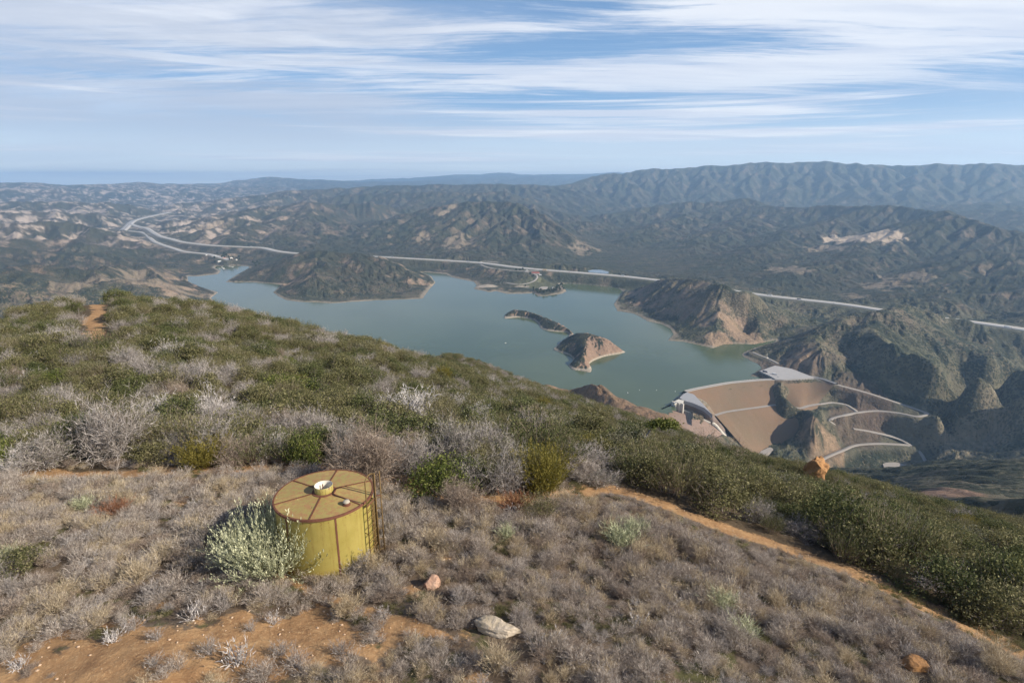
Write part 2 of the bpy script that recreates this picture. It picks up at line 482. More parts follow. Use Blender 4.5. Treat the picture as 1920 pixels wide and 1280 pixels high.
crest([(0, 545, 2300), (60, 556, 2250), (120, 560, 2200), (-80, 550, 2300)], None, 1, 3)
# J: peninsula in the lake, left
crest([(430, 525, 3190), (462, 512, 3350), (505, 495, 3450), (545, 480, 3500), (575, 474, 3500), (610, 472, 3480), (650, 474, 3430), (690, 479, 3350), (725, 485, 3270), (748, 491, 3200), (775, 502, 3080), (800, 517, 2930), (812, 527, 2850)], 0.10, 0.4)
crest([(748, 491, 3200), (760, 520, 2870), (775, 545, 2680), (788, 557, 2610)], None, 1, 4)
crest([(650, 474, 3430), (640, 510, 2960), (628, 545, 2660), (622, 564, 2560)], None, 1, 4)
crest([(575, 474, 3500), (560, 510, 3000), (548, 540, 2750)], None, 1, 3)
crest([(505, 495, 3450), (515, 520, 3050)], None, 1, 3)
# K: the recreation point
crest([(845, 508, 3250), (865, 502, 3250), (900, 501, 3180), (940, 504, 3110), (975, 510, 3020), (1000, 519, 2900)], 0.03, 0.85, 3)
flat([(950, 530, 9), (980, 532, 9), (1015, 535, 9), (1040, 540, 8), (960, 540, 10), (1000, 546, 5)], 2)
flat([(920, 537, 4), (905, 536, 4)], 1)
flat([(1100, 524, 18), (1150, 530, 16), (780, 500, 16), (830, 505, 14)], 1)
# dam valley, spurs
flat([(1362, 803, -62), (1395, 830, -88), (1424, 862, -112)], 3)
flat([(1400, 775, -52), (1450, 770, -52), (1500, 775, -50)], 2)
flat([(1430, 815, -92), (1480, 815, -92)], 1)
flat([(1464, 710, 13), (1467, 722, 17), (1482, 741, 4), (1500, 757, -16)], 4)
flat([(1514, 766, -22), (1519, 778, -22), (1523, 800, -34), (1531, 818, -52), (1540, 836, -80)], 4)
flat([(1560, 800, -62), (1575, 830, -84), (1600, 822, -78)], 2)
flat([(1450, 848, -92), (1480, 838, -82), (1505, 832, -78), (1528, 856, -98)], 2)
flat([(1424, 694, 9), (1454, 686, 10), (1513, 704, 10), (1480, 700, 10), (1460, 706, 9)], 3)
flat([(1285, 745, 7), (1300, 750, 7), (1318, 765, 6)], 2)
# canyon below
flat([(1560, 870, -112), (1620, 870, -118), (1677, 873, -118), (1735, 862, -118), (1781, 822, -118), (1840, 795, -110), (1925, 765, -90)], 3)
flat([(1660, 850, -105), (1620, 850, -100)], 2)
# strata ridge on the far side of the canyon
crest([(1745, 852, 1480), (1790, 826, 1560), (1840, 800, 1600), (1880, 782, 1640), (1925, 765, 1680), (2000, 740, 1750)], 0.06, -0.2, 4)
# near slopes falling to lake and canyon (bluff, dark ridge)
crest([(1020, 724, 880), (1062, 731, 900), (1100, 738, 860), (1140, 750, 820), (1200, 762, 800), (1250, 777, 790), (1290, 805, 760), (1330, 840, 720)], 0.12, 0.6, 4)
crest([(1480, 878, 820), (1560, 880, 860), (1640, 888, 880), (1700, 882, 900), (1760, 878, 900), (1850, 876, 880), (1930, 876, 850), (2100, 876, 850)], 0.15, 0.1, 4)
crest([(1560, 935, 720), (1600, 925, 700), (1640, 920, 640), (1690, 914, 600), (1730, 908, 570), (1765, 910, 545), (1785, 920, 500), (1800, 945, 450)], None, 1, 2)
crest([(1830, 900, 640), (1880, 930, 520), (1930, 970, 430)], None, 1, 2)
polar([(-50, 500, 250), (-40, 500, 230), (-30, 500, 230), (-20, 480, 230), (-10, 470, 230), (0, 450, 240), (6, 450, 245)])
polar([(-50, 1100, 80), (-40, 1200, 60), (-32, 1400, 30), (-24, 1000, 70), (-14, 900, 90), (-5, 800, 110), (2, 800, 110), (7, 850, 90)])
polar([(-45, 2000, 60), (-35, 1900, 40), (-28, 2100, 12)])
polar([(22, 400, 262), (26, 420, 262), (30, 430, 264), (34, 430, 262), (38, 430, 252), (42, 420, 250), (46, 420, 240)])
polar([(13, 560, 170), (18, 600, 150), (24, 650, 110), (30, 600, 150)])
polar([(-62, 300, 330), (-75, 300, 330), (60, 300, 330), (75, 300, 330)])
# far outside the frame
polar([(a, D, h) for a in (-70, -58, 58, 70) for D, h in ((1500, 60), (3500, 120), (8000, 220), (16000, 380), (30000, 480))])
polar([(a, 36000, 380) for a in range(-60, 61, 15)])

# near hill: (px, py, z)
NEAR = [(0, 1270, -12.3), (300, 1270, -12.1), (600, 1270, -12.2), (960, 1270, -12.4), (1300, 1270, -12.9), (1600, 1270, -13.4), (1920, 1270, -14.0),
        (-300, 1100, -12.8), (0, 1100, -13.0), (300, 1100, -13.0), (600, 1100, -13.1), (900, 1100, -13.1), (1200, 1100, -13.8), (1500, 1150, -14.3), (1800, 1240, -14.6),
        (0, 980, -13.4), (300, 980, -13.4), (640, 1000, -13.3), (900, 980, -13.7), (1200, 980, -14.9), (1350, 1030, -15.3),
        (0, 892, -13.9), (200, 884, -13.9), (420, 878, -13.9), (700, 880, -14.2), (900, 880, -14.8), (1080, 880, -15.8),
        # trail
        (1150, 912, -15.6), (1250, 945, -15.9), (1350, 985, -16.1), (1450, 1020, -16.2), (1550, 1058, -16.2), (1650, 1100, -16.1), (1750, 1150, -16.0), (1850, 1200, -15.9), (1960, 1255, -15.8),
        (1200, 880, -17.5), (1350, 930, -18.3), (1500, 985, -18.6), (1650, 1040, -18.5), (1800, 1110, -18.2), (1920, 1170, -18.0),
        (300, 830, -15.6), (0, 830, -16.2), (600, 830, -16), (900, 830, -17.5),
        (-200, 720, -21), (300, 760, -17.4), (600, 760, -18.8), (900, 780, -20.5), (1100, 820, -21)]
NEARD = [(-50, 640, 92), (60, 660, 74), (150, 640, 78), (300, 690, 58), (300, 650, 72), (200, 605, 94), (450, 660, 72), (600, 700, 64), (750, 730, 64), (900, 740, 74), (1000, 780, 66), (1150, 830, 60),
         (20, 588, 118), (80, 570, 124), (170, 556, 128), (250, 560, 130), (340, 575, 132), (450, 600, 134), (530, 622, 136), (600, 640, 138), (680, 660, 140), (750, 682, 142),
         (820, 668, 215), (870, 670, 215), (930, 700, 200), (1000, 722, 185), (1060, 742, 172), (1120, 760, 165), (1180, 780, 158), (1240, 800, 152), (1300, 826, 146), (1370, 848, 142), (1440, 866, 140),
         (1500, 886, 138), (1600, 903, 134), (1700, 926, 128), (1800, 955, 120), (1925, 990, 112), (2100, 1040, 105),
         (1300, 870, 78), (1450, 910, 74), (1600, 950, 70), (1750, 1000, 66), (1900, 1060, 60), (1200, 850, 70)]
for x, y, z in NEAR:
    q = PZ(x, y, z); CT.append((q[0], q[1], z - LAKE))
for x, y, D in NEARD:
    q = PD(x, y, D); CT.append((q[0], q[1], q[2] - LAKE - 1.5 * min(1.0, max(0.0, (D - 60) / 50.0))))
# over the silhouette the hill drops away
for x, y, D in NEARD[12:35]:
    q = PD(x, y, D)
    CT.append((q[0] * 1.18, q[1] * 1.18, q[2] - LAKE - 13)); CT.append((q[0] * 1.7, q[1] * 1.7, q[2] - LAKE - 70))
polar([(a, 6, 487) for a in (-60, -30, 0, 30, 60)])
polar([(-62, 60, 476), (-60, 120, 455), (62, 60, 474), (60, 110, 450)])

CT = np.array(CT)
_r = np.hypot(CT[:, 0], CT[:, 1])
_U = np.stack([np.arctan2(CT[:, 0], CT[:, 1]), np.log(_r)], 1)
# drop near-duplicates
_key = {}
for i, u in enumerate(_U):
    _key.setdefault((round(u[0] / 0.006), round(u[1] / 0.006)), i)
_idx = sorted(_key.values())
_U, _hh = _U[_idx], CT[_idx, 2]
_rbf = RBF(_U, _hh)
AZM, LR0, LR1 = math.radians(66), math.log(4.0), math.log(36000)
NA, NL = 430, 880
_ga = np.linspace(-AZM, AZM, NA); _gl = np.linspace(LR0, LR1, NL)
_A, _L = np.meshgrid(_ga, _gl)
_base = _rbf(np.stack([_A.ravel(), _L.ravel()], 1)).reshape(NL, NA)
print('control points', len(_hh))


def base_h(az, lr):
    """cubic B-spline sample of the skeleton surface"""
    u = np.clip((az + AZM) / (2 * AZM) * (NA - 1), 1, NA - 2.001)
    v = np.clip((lr - LR0) / (LR1 - LR0) * (NL - 1), 1, NL - 2.001)
    i = u.astype(int); j = v.astype(int)

    def w(t):
        return ((1 - t) ** 3 / 6, (3 * t ** 3 - 6 * t ** 2 + 4) / 6, (-3 * t ** 3 + 3 * t ** 2 + 3 * t + 1) / 6, t ** 3 / 6)
    wu, wv = w(u - i), w(v - j)
    out = 0
    for b_ in range(4):
        row = 0
        jj = np.clip(j + b_ - 1, 0, NL - 1)
        for a_ in range(4):
            row = row + wu[a_] * _base[jj, np.clip(i + a_ - 1, 0, NA - 1)]
        out = out + wv[b_] * row
    return out


def gullies(X, Y, GX, GY, lam, seed):
    """stripes running down the slope; returns value in 0..1 (V at 0) and its gradient direction"""
    gl = np.sqrt(GX * GX + GY * GY) + 1e-6
    dx, dy = -GY / gl, GX / gl            # across the slope
    x = X / lam; y = Y / lam
    ix = np.floor(x).astype(np.int64); iy = np.floor(y).astype(np.int64)
    num = np.zeros(X.shape); den = np.zeros(X.shape); s_ = np.zeros(X.shape)
    for a in (-1, 0, 1):
        for b in (-1, 0, 1):
            h = hash2(ix + a, iy + b, seed)
            jx = (h & 31) / 31.0; jy = ((h >> 4) & 31) / 31.0
            qx = x - (ix + a + jx); qy = y - (iy + b + jy)
            w = np.exp(-2.6 * (qx * qx + qy * qy))
            ph = 6.2832 * 1.15 * (qx * dx + qy * dy)
            num += w * np.cos(ph); s_ += w * np.sin(ph); den += w
    c = num / den; s_ = s_ / den
    v = np.sqrt(np.clip((1 - c) * 0.5, 0, 1))
    return v, s_ * dx, s_ * dy


def erode_skeleton():
    """rain-cut valleys: drainage by priority flood on a log-polar grid, then implicit stream incision (a few rounds)"""
    import heapq
    na, l0, l1 = 600, math.log(330.0), math.log(33000.0)
    az = np.linspace(math.radians(-60), math.radians(60), na)
    nl = 850
    lr = np.linspace(l0, l1, nl)
    A_, L_ = np.meshgrid(az, lr)
    R = np.exp(L_); X = R * np.sin(A_); Y = R * np.cos(A_)
    z0 = base_h(A_, L_)
    d = seg_dist(X, Y, LAKEP, True)[0]
    ins = inside(X, Y, LAKEP)
    d = np.where(ins, -d, d)
    k1 = sstep(d, 10, 200)
    z0 = z0 + k1 * (14 * fbm(X / 480, Y / 480, 3, 3) + 6 * fbm(X / 130, Y / 130, 3, 4)) * np.clip(R / 3000, 0.3, 2.2)
    z0 = z0 + k1 * 60 * sstep(R, 8000, 12000) * fbm(X / 2100, Y / 2100, 3, 9)
    z0 = np.where(d > 0, np.maximum(z0, np.where((X > 420) & (Y < 1900), -200, 0.04 * np.clip(d, 0, 80))), -2.0)
    n = na * nl
    ca = (az[1] - az[0]); cl = lr[1] - lr[0]
    Rf = R.ravel()
    area = (ca * cl * R * R).ravel().tolist()
    fixed = (d <= 0).ravel()
    edge = np.zeros((nl, na), bool); edge[0] = edge[-1] = True; edge[:, 0] = edge[:, -1] = True
    fixed |= edge.ravel()
    z = z0.ravel().copy()
    dist8 = [math.hypot(ca * dx, cl * dy) for dx, dy in ((-1, 0), (1, 0), (0, -1), (0, 1), (-1, -1), (1, -1), (-1, 1), (1, 1))]
    off = [-1, 1, -na, na, -na - 1, -na + 1, na - 1, na + 1]
    Rl = Rf.tolist()
    fx = np.where(fixed)[0].tolist()
    edgef = edge.ravel().tolist()
    for it in range(5):
        zl = z.tolist()
        par = [-1] * n; dd = [0.0] * n
        seen = bytearray(n)
        heap = [(zl[i], i) for i in fx]
        for i in fx: seen[i] = 1
        heapq.heapify(heap)
        order = []
        pop, push = heapq.heappop, heapq.heappush
        while heap:
            h, i = pop(heap)
            order.append(i)
            if edgef[i]:
                nb = []
                r_, c_ = divmod(i, na)
                for q in range(8):
                    dc = (-1, 1, 0, 0, -1, 1, -1, 1)[q]; dr = (0, 0, -1, 1, -1, -1, 1, 1)[q]
                    if 0 <= r_ + dr < nl and 0 <= c_ + dc < na: nb.append(q)
            else:
                nb = range(8)
            for q in nb:
                j = i + off[q]
                if not seen[j]:
                    seen[j] = 1
                    par[j] = i
                    dd[j] = dist8[q] * Rl[j]
                    zj = zl[j]
                    if zj < h: zj = h + 1e-4
                    push(heap, (zj, j))
        # steepest receiver among neighbours already lower in the order
        rank = np.empty(n, np.int64); rank[np.array(order)] = np.arange(n)
        zz = z.reshape(nl, na); rk = rank.reshape(nl, na)
        best = np.full((nl, na), 0.0); bj = np.array(par).reshape(nl, na); bd = np.array(dd).reshape(nl, na)
        idx = np.arange(n).reshape(nl, na)
        for q, (dx, dy) in enumerate(((-1, 0), (1, 0), (0, -1), (0, 1), (-1, -1), (1, -1), (-1, 1), (1, 1))):
            src = (slice(max(0, -dy), nl - max(0, dy)), slice(max(0, -dx), na - max(0, dx)))
            dst = (slice(max(0, dy), nl + min(0, dy)), slice(max(0, dx), na + min(0, dx)))
            D_ = dist8[q] * R[src]
            sl = (zz[src] - zz[dst]) / D_
            ok = (sl > best[src]) & (rk[dst] < rk[src])
            best[src] = np.where(ok, sl, best[src])
            bj[src] = np.where(ok, idx[dst], bj[src]); bd[src] = np.where(ok, D_, bd[src])
        par = bj.ravel().tolist(); dd = bd.ravel().tolist()
        for i in fx: par[i] = -1
        acc = area[:]
        for i in reversed(order):
            p_ = par[i]
            if p_ >= 0: acc[p_] += acc[i]
        K = 0.60
        for i in order:
            p_ = par[i]
            if p_ >= 0:
                f_ = K * acc[i] ** 0.45 * 1.6 / dd[i] * 1.0
                zi = zl[i]; zp = zl[p_]
                if zi > zp: zl[i] = (zi + f_ * zp) / (1 + f_)
        z = np.array(zl)
        # hillslope creep
        g = z.reshape(nl, na)
        lap = np.zeros_like(g)
        lap[1:-1, 1:-1] = (g[2:, 1:-1] + g[:-2, 1:-1] + g[1:-1, 2:] + g[1:-1, :-2]) / 4 - g[1:-1, 1:-1]
        lap.ravel()[fixed] = 0
        z = (g + 0.35 * lap).ravel()
    cut = np.maximum(z0 - z.reshape(nl, na), 0)
    cap = 80 + 75 * sstep(R, 3300, 5500) + 120 * sstep(R, 8500, 12000)
    cut = cap * np.tanh(cut / cap) * (0.50 + 0.25 * sstep(R, 1300, 2600) + 0.30 * sstep(R, 3000, 5200))
    # keep the crests where the skeleton puts them: take out the broad part of the lowering
    bl = cut.copy()
    w_ = 14
    for ax in (0, 1):
        cs = np.cumsum(np.pad(bl, [(w_ + 1, w_) if a == ax else (0, 0) for a in (0, 1)], mode='edge'), axis=ax)
        bl = (cs[2 * w_ + 1:] - cs[:-2 * w_ - 1]) / (2 * w_ + 1) if ax == 0 else (cs[:, 2 * w_ + 1:] - cs[:, :-2 * w_ - 1]) / (2 * w_ + 1)
    lift = 0.85 * bl * sstep(d, 20, 220)
    azq = np.degrees(A_)
    quiet = (1 - 0.55 * sstep(azq, 12, 18) * (1 - sstep(R, 2000, 2600))) * (1 - 0.15 * sstep(azq, 14, 22) * sstep(R, 2300, 3000) * (1 - sstep(R, 6500, 9000)))
    cut = (cut - lift) * quiet
    return az, lr, (z0 - base_h(A_, L_)) * (d > 0) - cut, cut


_eaz, _elr, _edelta, _ecut = erode_skeleton()


def sample_e(Gd, az, lr):
    u = np.clip((az - _eaz[0]) / (_eaz[-1] - _eaz[0]) * (len(_eaz) - 1), 1, len(_eaz) - 2.001)
    v = np.clip((lr - _elr[0]) / (_elr[-1] - _elr[0]) * (len(_elr) - 1), 1, len(_elr) - 2.001)
    i = u.astype(int); j = v.astype(int)

    def w(t):       # Catmull-Rom
        return (-0.5 * t + t * t - 0.5 * t ** 3, 1 - 2.5 * t * t + 1.5 * t ** 3, 0.5 * t + 2 * t * t - 1.5 * t ** 3, -0.5 * t * t + 0.5 * t ** 3)
    wu, wv = w(u - i), w(v - j)
    out = 0
    for b_ in range(4):
        row = 0
        for a_ in range(4):
            row = row + wu[a_] * Gd[j + b_ - 1, i + a_ - 1]
        out = out + wv[b_] * row
    return out


def near_mask(R):
    return 1 - sstep(R, 260, 420)


DAMFOOT = np.array([PH(x, y, HC)[:2] for x, y in DCREST] + [PH(x, y, HT)[:2] for x, y in DTOE[::-1]])


PADS = [(np.array([PH(x, y, 11)[:2] for x, y in ((1424, 695.5), (1453, 685), (1484, 691), (1513, 702), (1526, 707.5), (1500, 709.5), (1470, 711), (1454, 710.5), (1443, 704))]), 8.0, 10),
        (np.array([PH(x, y, -115)[:2] for x, y in ((1655, 869), (1680, 866), (1705, 872.5), (1690, 878), (1672, 880))]), -117.0, 12),
        (np.array([PH(x, y, 11)[:2] for x, y in ((1011, 539.5), (1016, 537), (1027, 537.5), (1028, 540.5), (1018, 542), (1010, 541.5))]), 9.0, 15),
        (np.array([PH(x, y, 47)[:2] for x, y in ((1098, 508), (1112, 504.5), (1128, 505), (1146, 509.5), (1142, 513.5), (1118, 512.5), (1102, 511))]), 43.0, 25)]
_R1 = [(1262, 760.5, -6), (1290, 774, -14), (1320, 788, -26), (1345, 805, -44), (1372, 832, -76), (1385, 850, -96)]
_L1 = [(1236, 771, -6), (1236, 800, -14), (1255, 830, -26), (1275, 855, -44), (1300, 880, -76), (1310, 895, -96)]
_R2 = [(1281, 751, -6), (1300, 756, -14), (1320, 765, -26), (1342, 784, -44), (1360, 808, -76), (1385, 835, -96)]
SPILLFOOT = np.array([PH(*p)[:2] for p in _R2] + [PH(*p)[:2] for p in _L1[::-1]])
SPILLMID = np.array([(PH(*a) + PH(*b)) / 2 for a, b in zip(_R1, _L1)])


def terrain(AZ, LR, want_masks=True):
    R = np.exp(LR)
    X = R * np.sin(AZ); Y = R * np.cos(AZ)
    B = base_h(AZ, LR)
    d, _ = seg_dist(X, Y, LAKEP, True)
    ins = inside(X, Y, LAKEP)
    d = np.where(ins, -d, d)
    nr = near_mask(R)
    mid = 1 - nr
    # warp
    land = sstep(d, 0, 160)
    amp = land * mid
    sc = np.clip(R / 3500, 0.35, 6)
    H = B.copy()
    er = sample_e(_edelta, AZ, LR) * sstep(R, 1050, 1400)
    H += er * sstep(d, 0, 40)
    cutv = sample_e(_ecut, AZ, LR)
    dA = AZ[0, 1] - AZ[0, 0]
    cell = R * dA

    def grad(Hh):
        gl = np.gradient(Hh, axis=0) / np.gradient(LR, axis=0) / R
        ga = np.gradient(Hh, axis=1) / dA / R
        sn, cs = np.sin(AZ), np.cos(AZ)
        return gl * sn + ga * cs, gl * cs - ga * sn
    gx, gy = grad(H)
    steep = np.sqrt(gx * gx + gy * gy)
    act = sstep(steep, 0.02, 0.20)
    tot = np.zeros(X.shape)
    for i, (lam, a, r0, r1) in enumerate([(430, 20, 4500, 7000), (215, 11, 1800, 3000), (104, 9, 700, 1200), (50, 6.0, 420, 600), (24, 2.6, 420, 600)]):
        lod = sstep(R, r0, r1) * sstep(lam / cell, 4, 8) * (1 - (0.65 if lam < 500 else 0.0) * sstep(R, 8500, 12500))
        if lod.max() <= 0:
            continue
        rows = np.where(lod.max(axis=1) > 0)[0]
        sl = slice(rows[0], rows[-1] + 1)
        wx = X[sl] + 0.25 * lam * perlin(X[sl] / lam / 1.7, Y[sl] / lam / 1.7, 40 + i)
        wy = Y[sl] + 0.25 * lam * perlin(X[sl] / lam / 1.7, Y[sl] / lam / 1.7, 60 + i)
        v, sx, sy = gullies(wx, wy, gx[sl], gy[sl], lam, 11 + i)
        k = lod[sl] * act[sl] * sstep(d[sl], 0, lam * 0.35 + 20)
        H[sl] += k * a * (v - 0.62)
        tot[sl] += k * v * (0.6 ** max(0, 3 - i))
        gx[sl] += k * sx * 0.9 * a / lam * 3.0
        gy[sl] += k * sy * 0.9 * a / lam * 3.0
    for lam, a in ((30, 1.6), (11, 0.7)):
        H += amp * a * sstep(lam / cell, 2.5, 5) * perlin(X / lam, Y / lam, 77) * sstep(d, 0, 30)
    # near hillside bumps
    H += nr * (0.30 * fbm(X / 6.0, Y / 6.0, 4, 21) + 0.9 * sstep(R, 30, 90) * fbm(X / 22.0, Y / 22.0, 3, 22))
    # the below-dam canyon may lie under the lake level: no shore floor there
    ddam, _ = seg_dist(X, Y, DAMFOOT, True)
    down = inside(X, Y, DAMFOOT) | (ddam < 25) | inside(X, Y, SPILLFOOT)
    down |= (X > 420) & (Y < 1900) & (B < 6) & (d > 45)
    floor_w = np.where(down, 0.0, 1 - sstep(d, 50, 130))
    fl = np.maximum(H, 1.2 + 0.10 * np.clip(d, 0, 60)) * sstep(d, -1, 22)
    H = np.where(d > 0, H * (1 - floor_w) + fl * floor_w, H)
    H = np.where(d <= 0, -6 - 24 * sstep(-d, 0, 150), H)
    # made ground: levelled yards
    for poly, hh, wdt in PADS:
        dp, _ = seg_dist(X, Y, poly, True)
        ip = inside(X, Y, poly)
        t = np.where(ip, 1.0, 1 - sstep(dp, 0, wdt))
        H = H * (1 - t) + hh * t
    ip = inside(X, Y, SPILLFOOT)
    dp, zz = seg_dist(X, Y, SPILLMID)
    t = np.where(ip, 1.0, 0.0)
    H = np.where(ip, np.minimum(H, zz - LAKE - 5), H)
    # roads and their embankments
    roadm = np.full(X.shape, 1e9)
    for k, P in RW.items():
        w = ROADS[k][1]
        x0, x1 = P[:, 0].min() - 150, P[:, 0].max() + 150
        y0, y1 = P[:, 1].min() - 150, P[:, 1].max() + 150
        m = (X > x0) & (X < x1) & (Y > y0) & (Y < y1)
        if not m.any():
            continue
        dd, zz = seg_dist(X[m], Y[m], P)
        ramp_w = 70 if w > 20 else (16 if w > 7.5 else 12)
        t = 1 - sstep(dd, w * 0.5 + 5, w * 0.5 + 5 + ramp_w)
        H[m] = H[m] * (1 - t) + (zz - LAKE - 1.0 - 0.5 * (w > 20)) * t
        rm = roadm[m]
        roadm[m] = np.minimum(rm, dd / (w * 0.5 + 10))
    return X, Y, R, H, d, steep, tot, roadm, B, cutv


def grid_object(name, X, Y, Z, keep=None, attrs=None, mat=None, smooth=True, kind='structure', flip=False):
    nr_, nc = X.shape
    idx = np.arange(nr_ * nc).reshape(nr_, nc)
    q = np.stack([idx[:-1, :-1], idx[:-1, 1:], idx[1:, 1:], idx[1:, :-1]], -1)
    if flip:
        q = q[..., ::-1]
    if keep is not None:
        kf = keep[:-1, :-1] | keep[:-1, 1:] | keep[1:, 1:] | keep[1:, :-1]
        q = q[kf]
    q = q.reshape(-1, 4)
    used = np.unique(q)
    remap = np.full(nr_ * nc, -1, np.int64); remap[used] = np.arange(len(used))
    q = remap[q]
    co = np.stack([X.ravel()[used], Y.ravel()[used], Z.ravel()[used]], 1).astype(np.float32)
    return mesh_obj(name, co, q, attrs={k: v.ravel()[used] for k, v in (attrs or {}).items()}, mat=mat, smooth=smooth, kind=kind)


def mesh_obj(name, co, quads, attrs=None, mat=None, smooth=False, kind=None, parent=None, link=True):
    me = bpy.data.meshes.new(name)
    nv, nf = len(co), len(quads)
    k = quads.shape[1]
    me.vertices.add(nv)
    me.vertices.foreach_set('co', np.asarray(co, np.float32).ravel())
    me.loops.add(nf * k)
    me.loops.foreach_set('vertex_index', np.asarray(quads, np.int32).ravel())
    me.polygons.add(nf)
    me.polygons.foreach_set('loop_start', np.arange(0, nf * k, k, dtype=np.int32))
    if smooth:
        me.polygons.foreach_set('use_smooth', np.ones(nf, bool))
    me.update(calc_edges=True)
    for n, v in (attrs or {}).items():
        if v.ndim == 1:
            a = me.attributes.new(n, 'FLOAT', 'POINT')
            a.data.foreach_set('value', np.asarray(v, np.float32))
        else:
            a = me.attributes.new(n, 'FLOAT_COLOR', 'POINT')
            vv = np.ones((len(v), 4), np.float32); vv[:, :3] = v
            a.data.foreach_set('color', vv.ravel())
    if mat is not None:
        me.materials.append(mat)
    o = bpy.data.objects.new(name, me)
    if link:
        COL.objects.link(o)
    if kind:
        o['kind'] = kind
    if parent is not None:
        o.parent = parent
    return o


def new_mat(name):
    m = bpy.data.materials.new(name)
    m.use_nodes = True
    k = NT(m.node_tree)
    k.n.clear()
    out = k.new('ShaderNodeOutputMaterial')
    b = k.new('ShaderNodeBsdfPrincipled')
    k.l.new(b.outputs[0], out.inputs[0])
    b.inputs['Roughness'].default_value = 0.9
    b.inputs['Specular IOR Level'].default_value = 0.2
    return m, k, b, out


def bump(k, b, h, dist, strength=1.0):
    n = k.new('ShaderNodeBump')
    n.inputs['Strength'].default_value = strength
    n.inputs['Distance'].default_value = dist
    k.put(n.inputs['Height'], h)
    k.l.new(n.outputs[0], b.inputs['Normal'])


# ------------------------------------------------------------------ terrain materials
def hills_material(name, fine=1.0):
    m, k, b, out = new_mat(name)
    geo = k.new('ShaderNodeNewGeometry')
    pos = geo.outputs['Position']
    col = k.attr('tint', 'Color')
    veg = k.attr('veg')            # how bushy
    wide = k.noise(pos, 0.0035, 5, 0.6)
    patch = k.noise(pos, 0.014, 6, 0.62)
    # single dark bushes, dots a few metres wide
    vor = k.new('ShaderNodeTexVoronoi', feature='F1')
    k.l.new(pos, vor.inputs['Vector']); vor.inputs['Scale'].default_value = 0.16
    dots = k.ramp(k.math('ADD', vor.outputs['Distance'], k.math('MULTIPLY', k.math('SUBTRACT', patch, 0.5), 1.9)), 0.56, 0.40)
    vor2 = k.new('ShaderNodeTexVoronoi', feature='F1')
    k.l.new(pos, vor2.inputs['Vector']); vor2.inputs['Scale'].default_value = 0.05
    dots2 = k.ramp(k.math('ADD', vor2.outputs['Distance'], k.math('MULTIPLY', k.math('SUBTRACT', wide, 0.5), 1.8)), 0.55, 0.3)
    bush = k.mix(k.ramp(patch, 0.35, 0.65), (0.024, 0.034, 0.022), (0.052, 0.058, 0.032))
    f = k.math('MULTIPLY', k.math('MAXIMUM', dots, k.math('MULTIPLY', dots2, 0.7)), veg)
    c = k.mix(f, col, bush)
    fine_n = k.noise(pos, 0.11, 5, 0.65)
    c = k.mix(1.0, c, k.mix(fine_n, (0.72, 0.72, 0.72), (1.26, 1.26, 1.26)), 'MULTIPLY')
    k.put(b.inputs['Base Color'], c)
    hh = k.math('ADD', k.math('MULTIPLY', f, 0.6), k.math('MULTIPLY', k.noise(pos, 0.05, 8, 0.7), 2.2))
    bump(k, b, hh, 6.0 * fine, 0.9)
    return m


M_HILLS = hills_material('hills_ground')


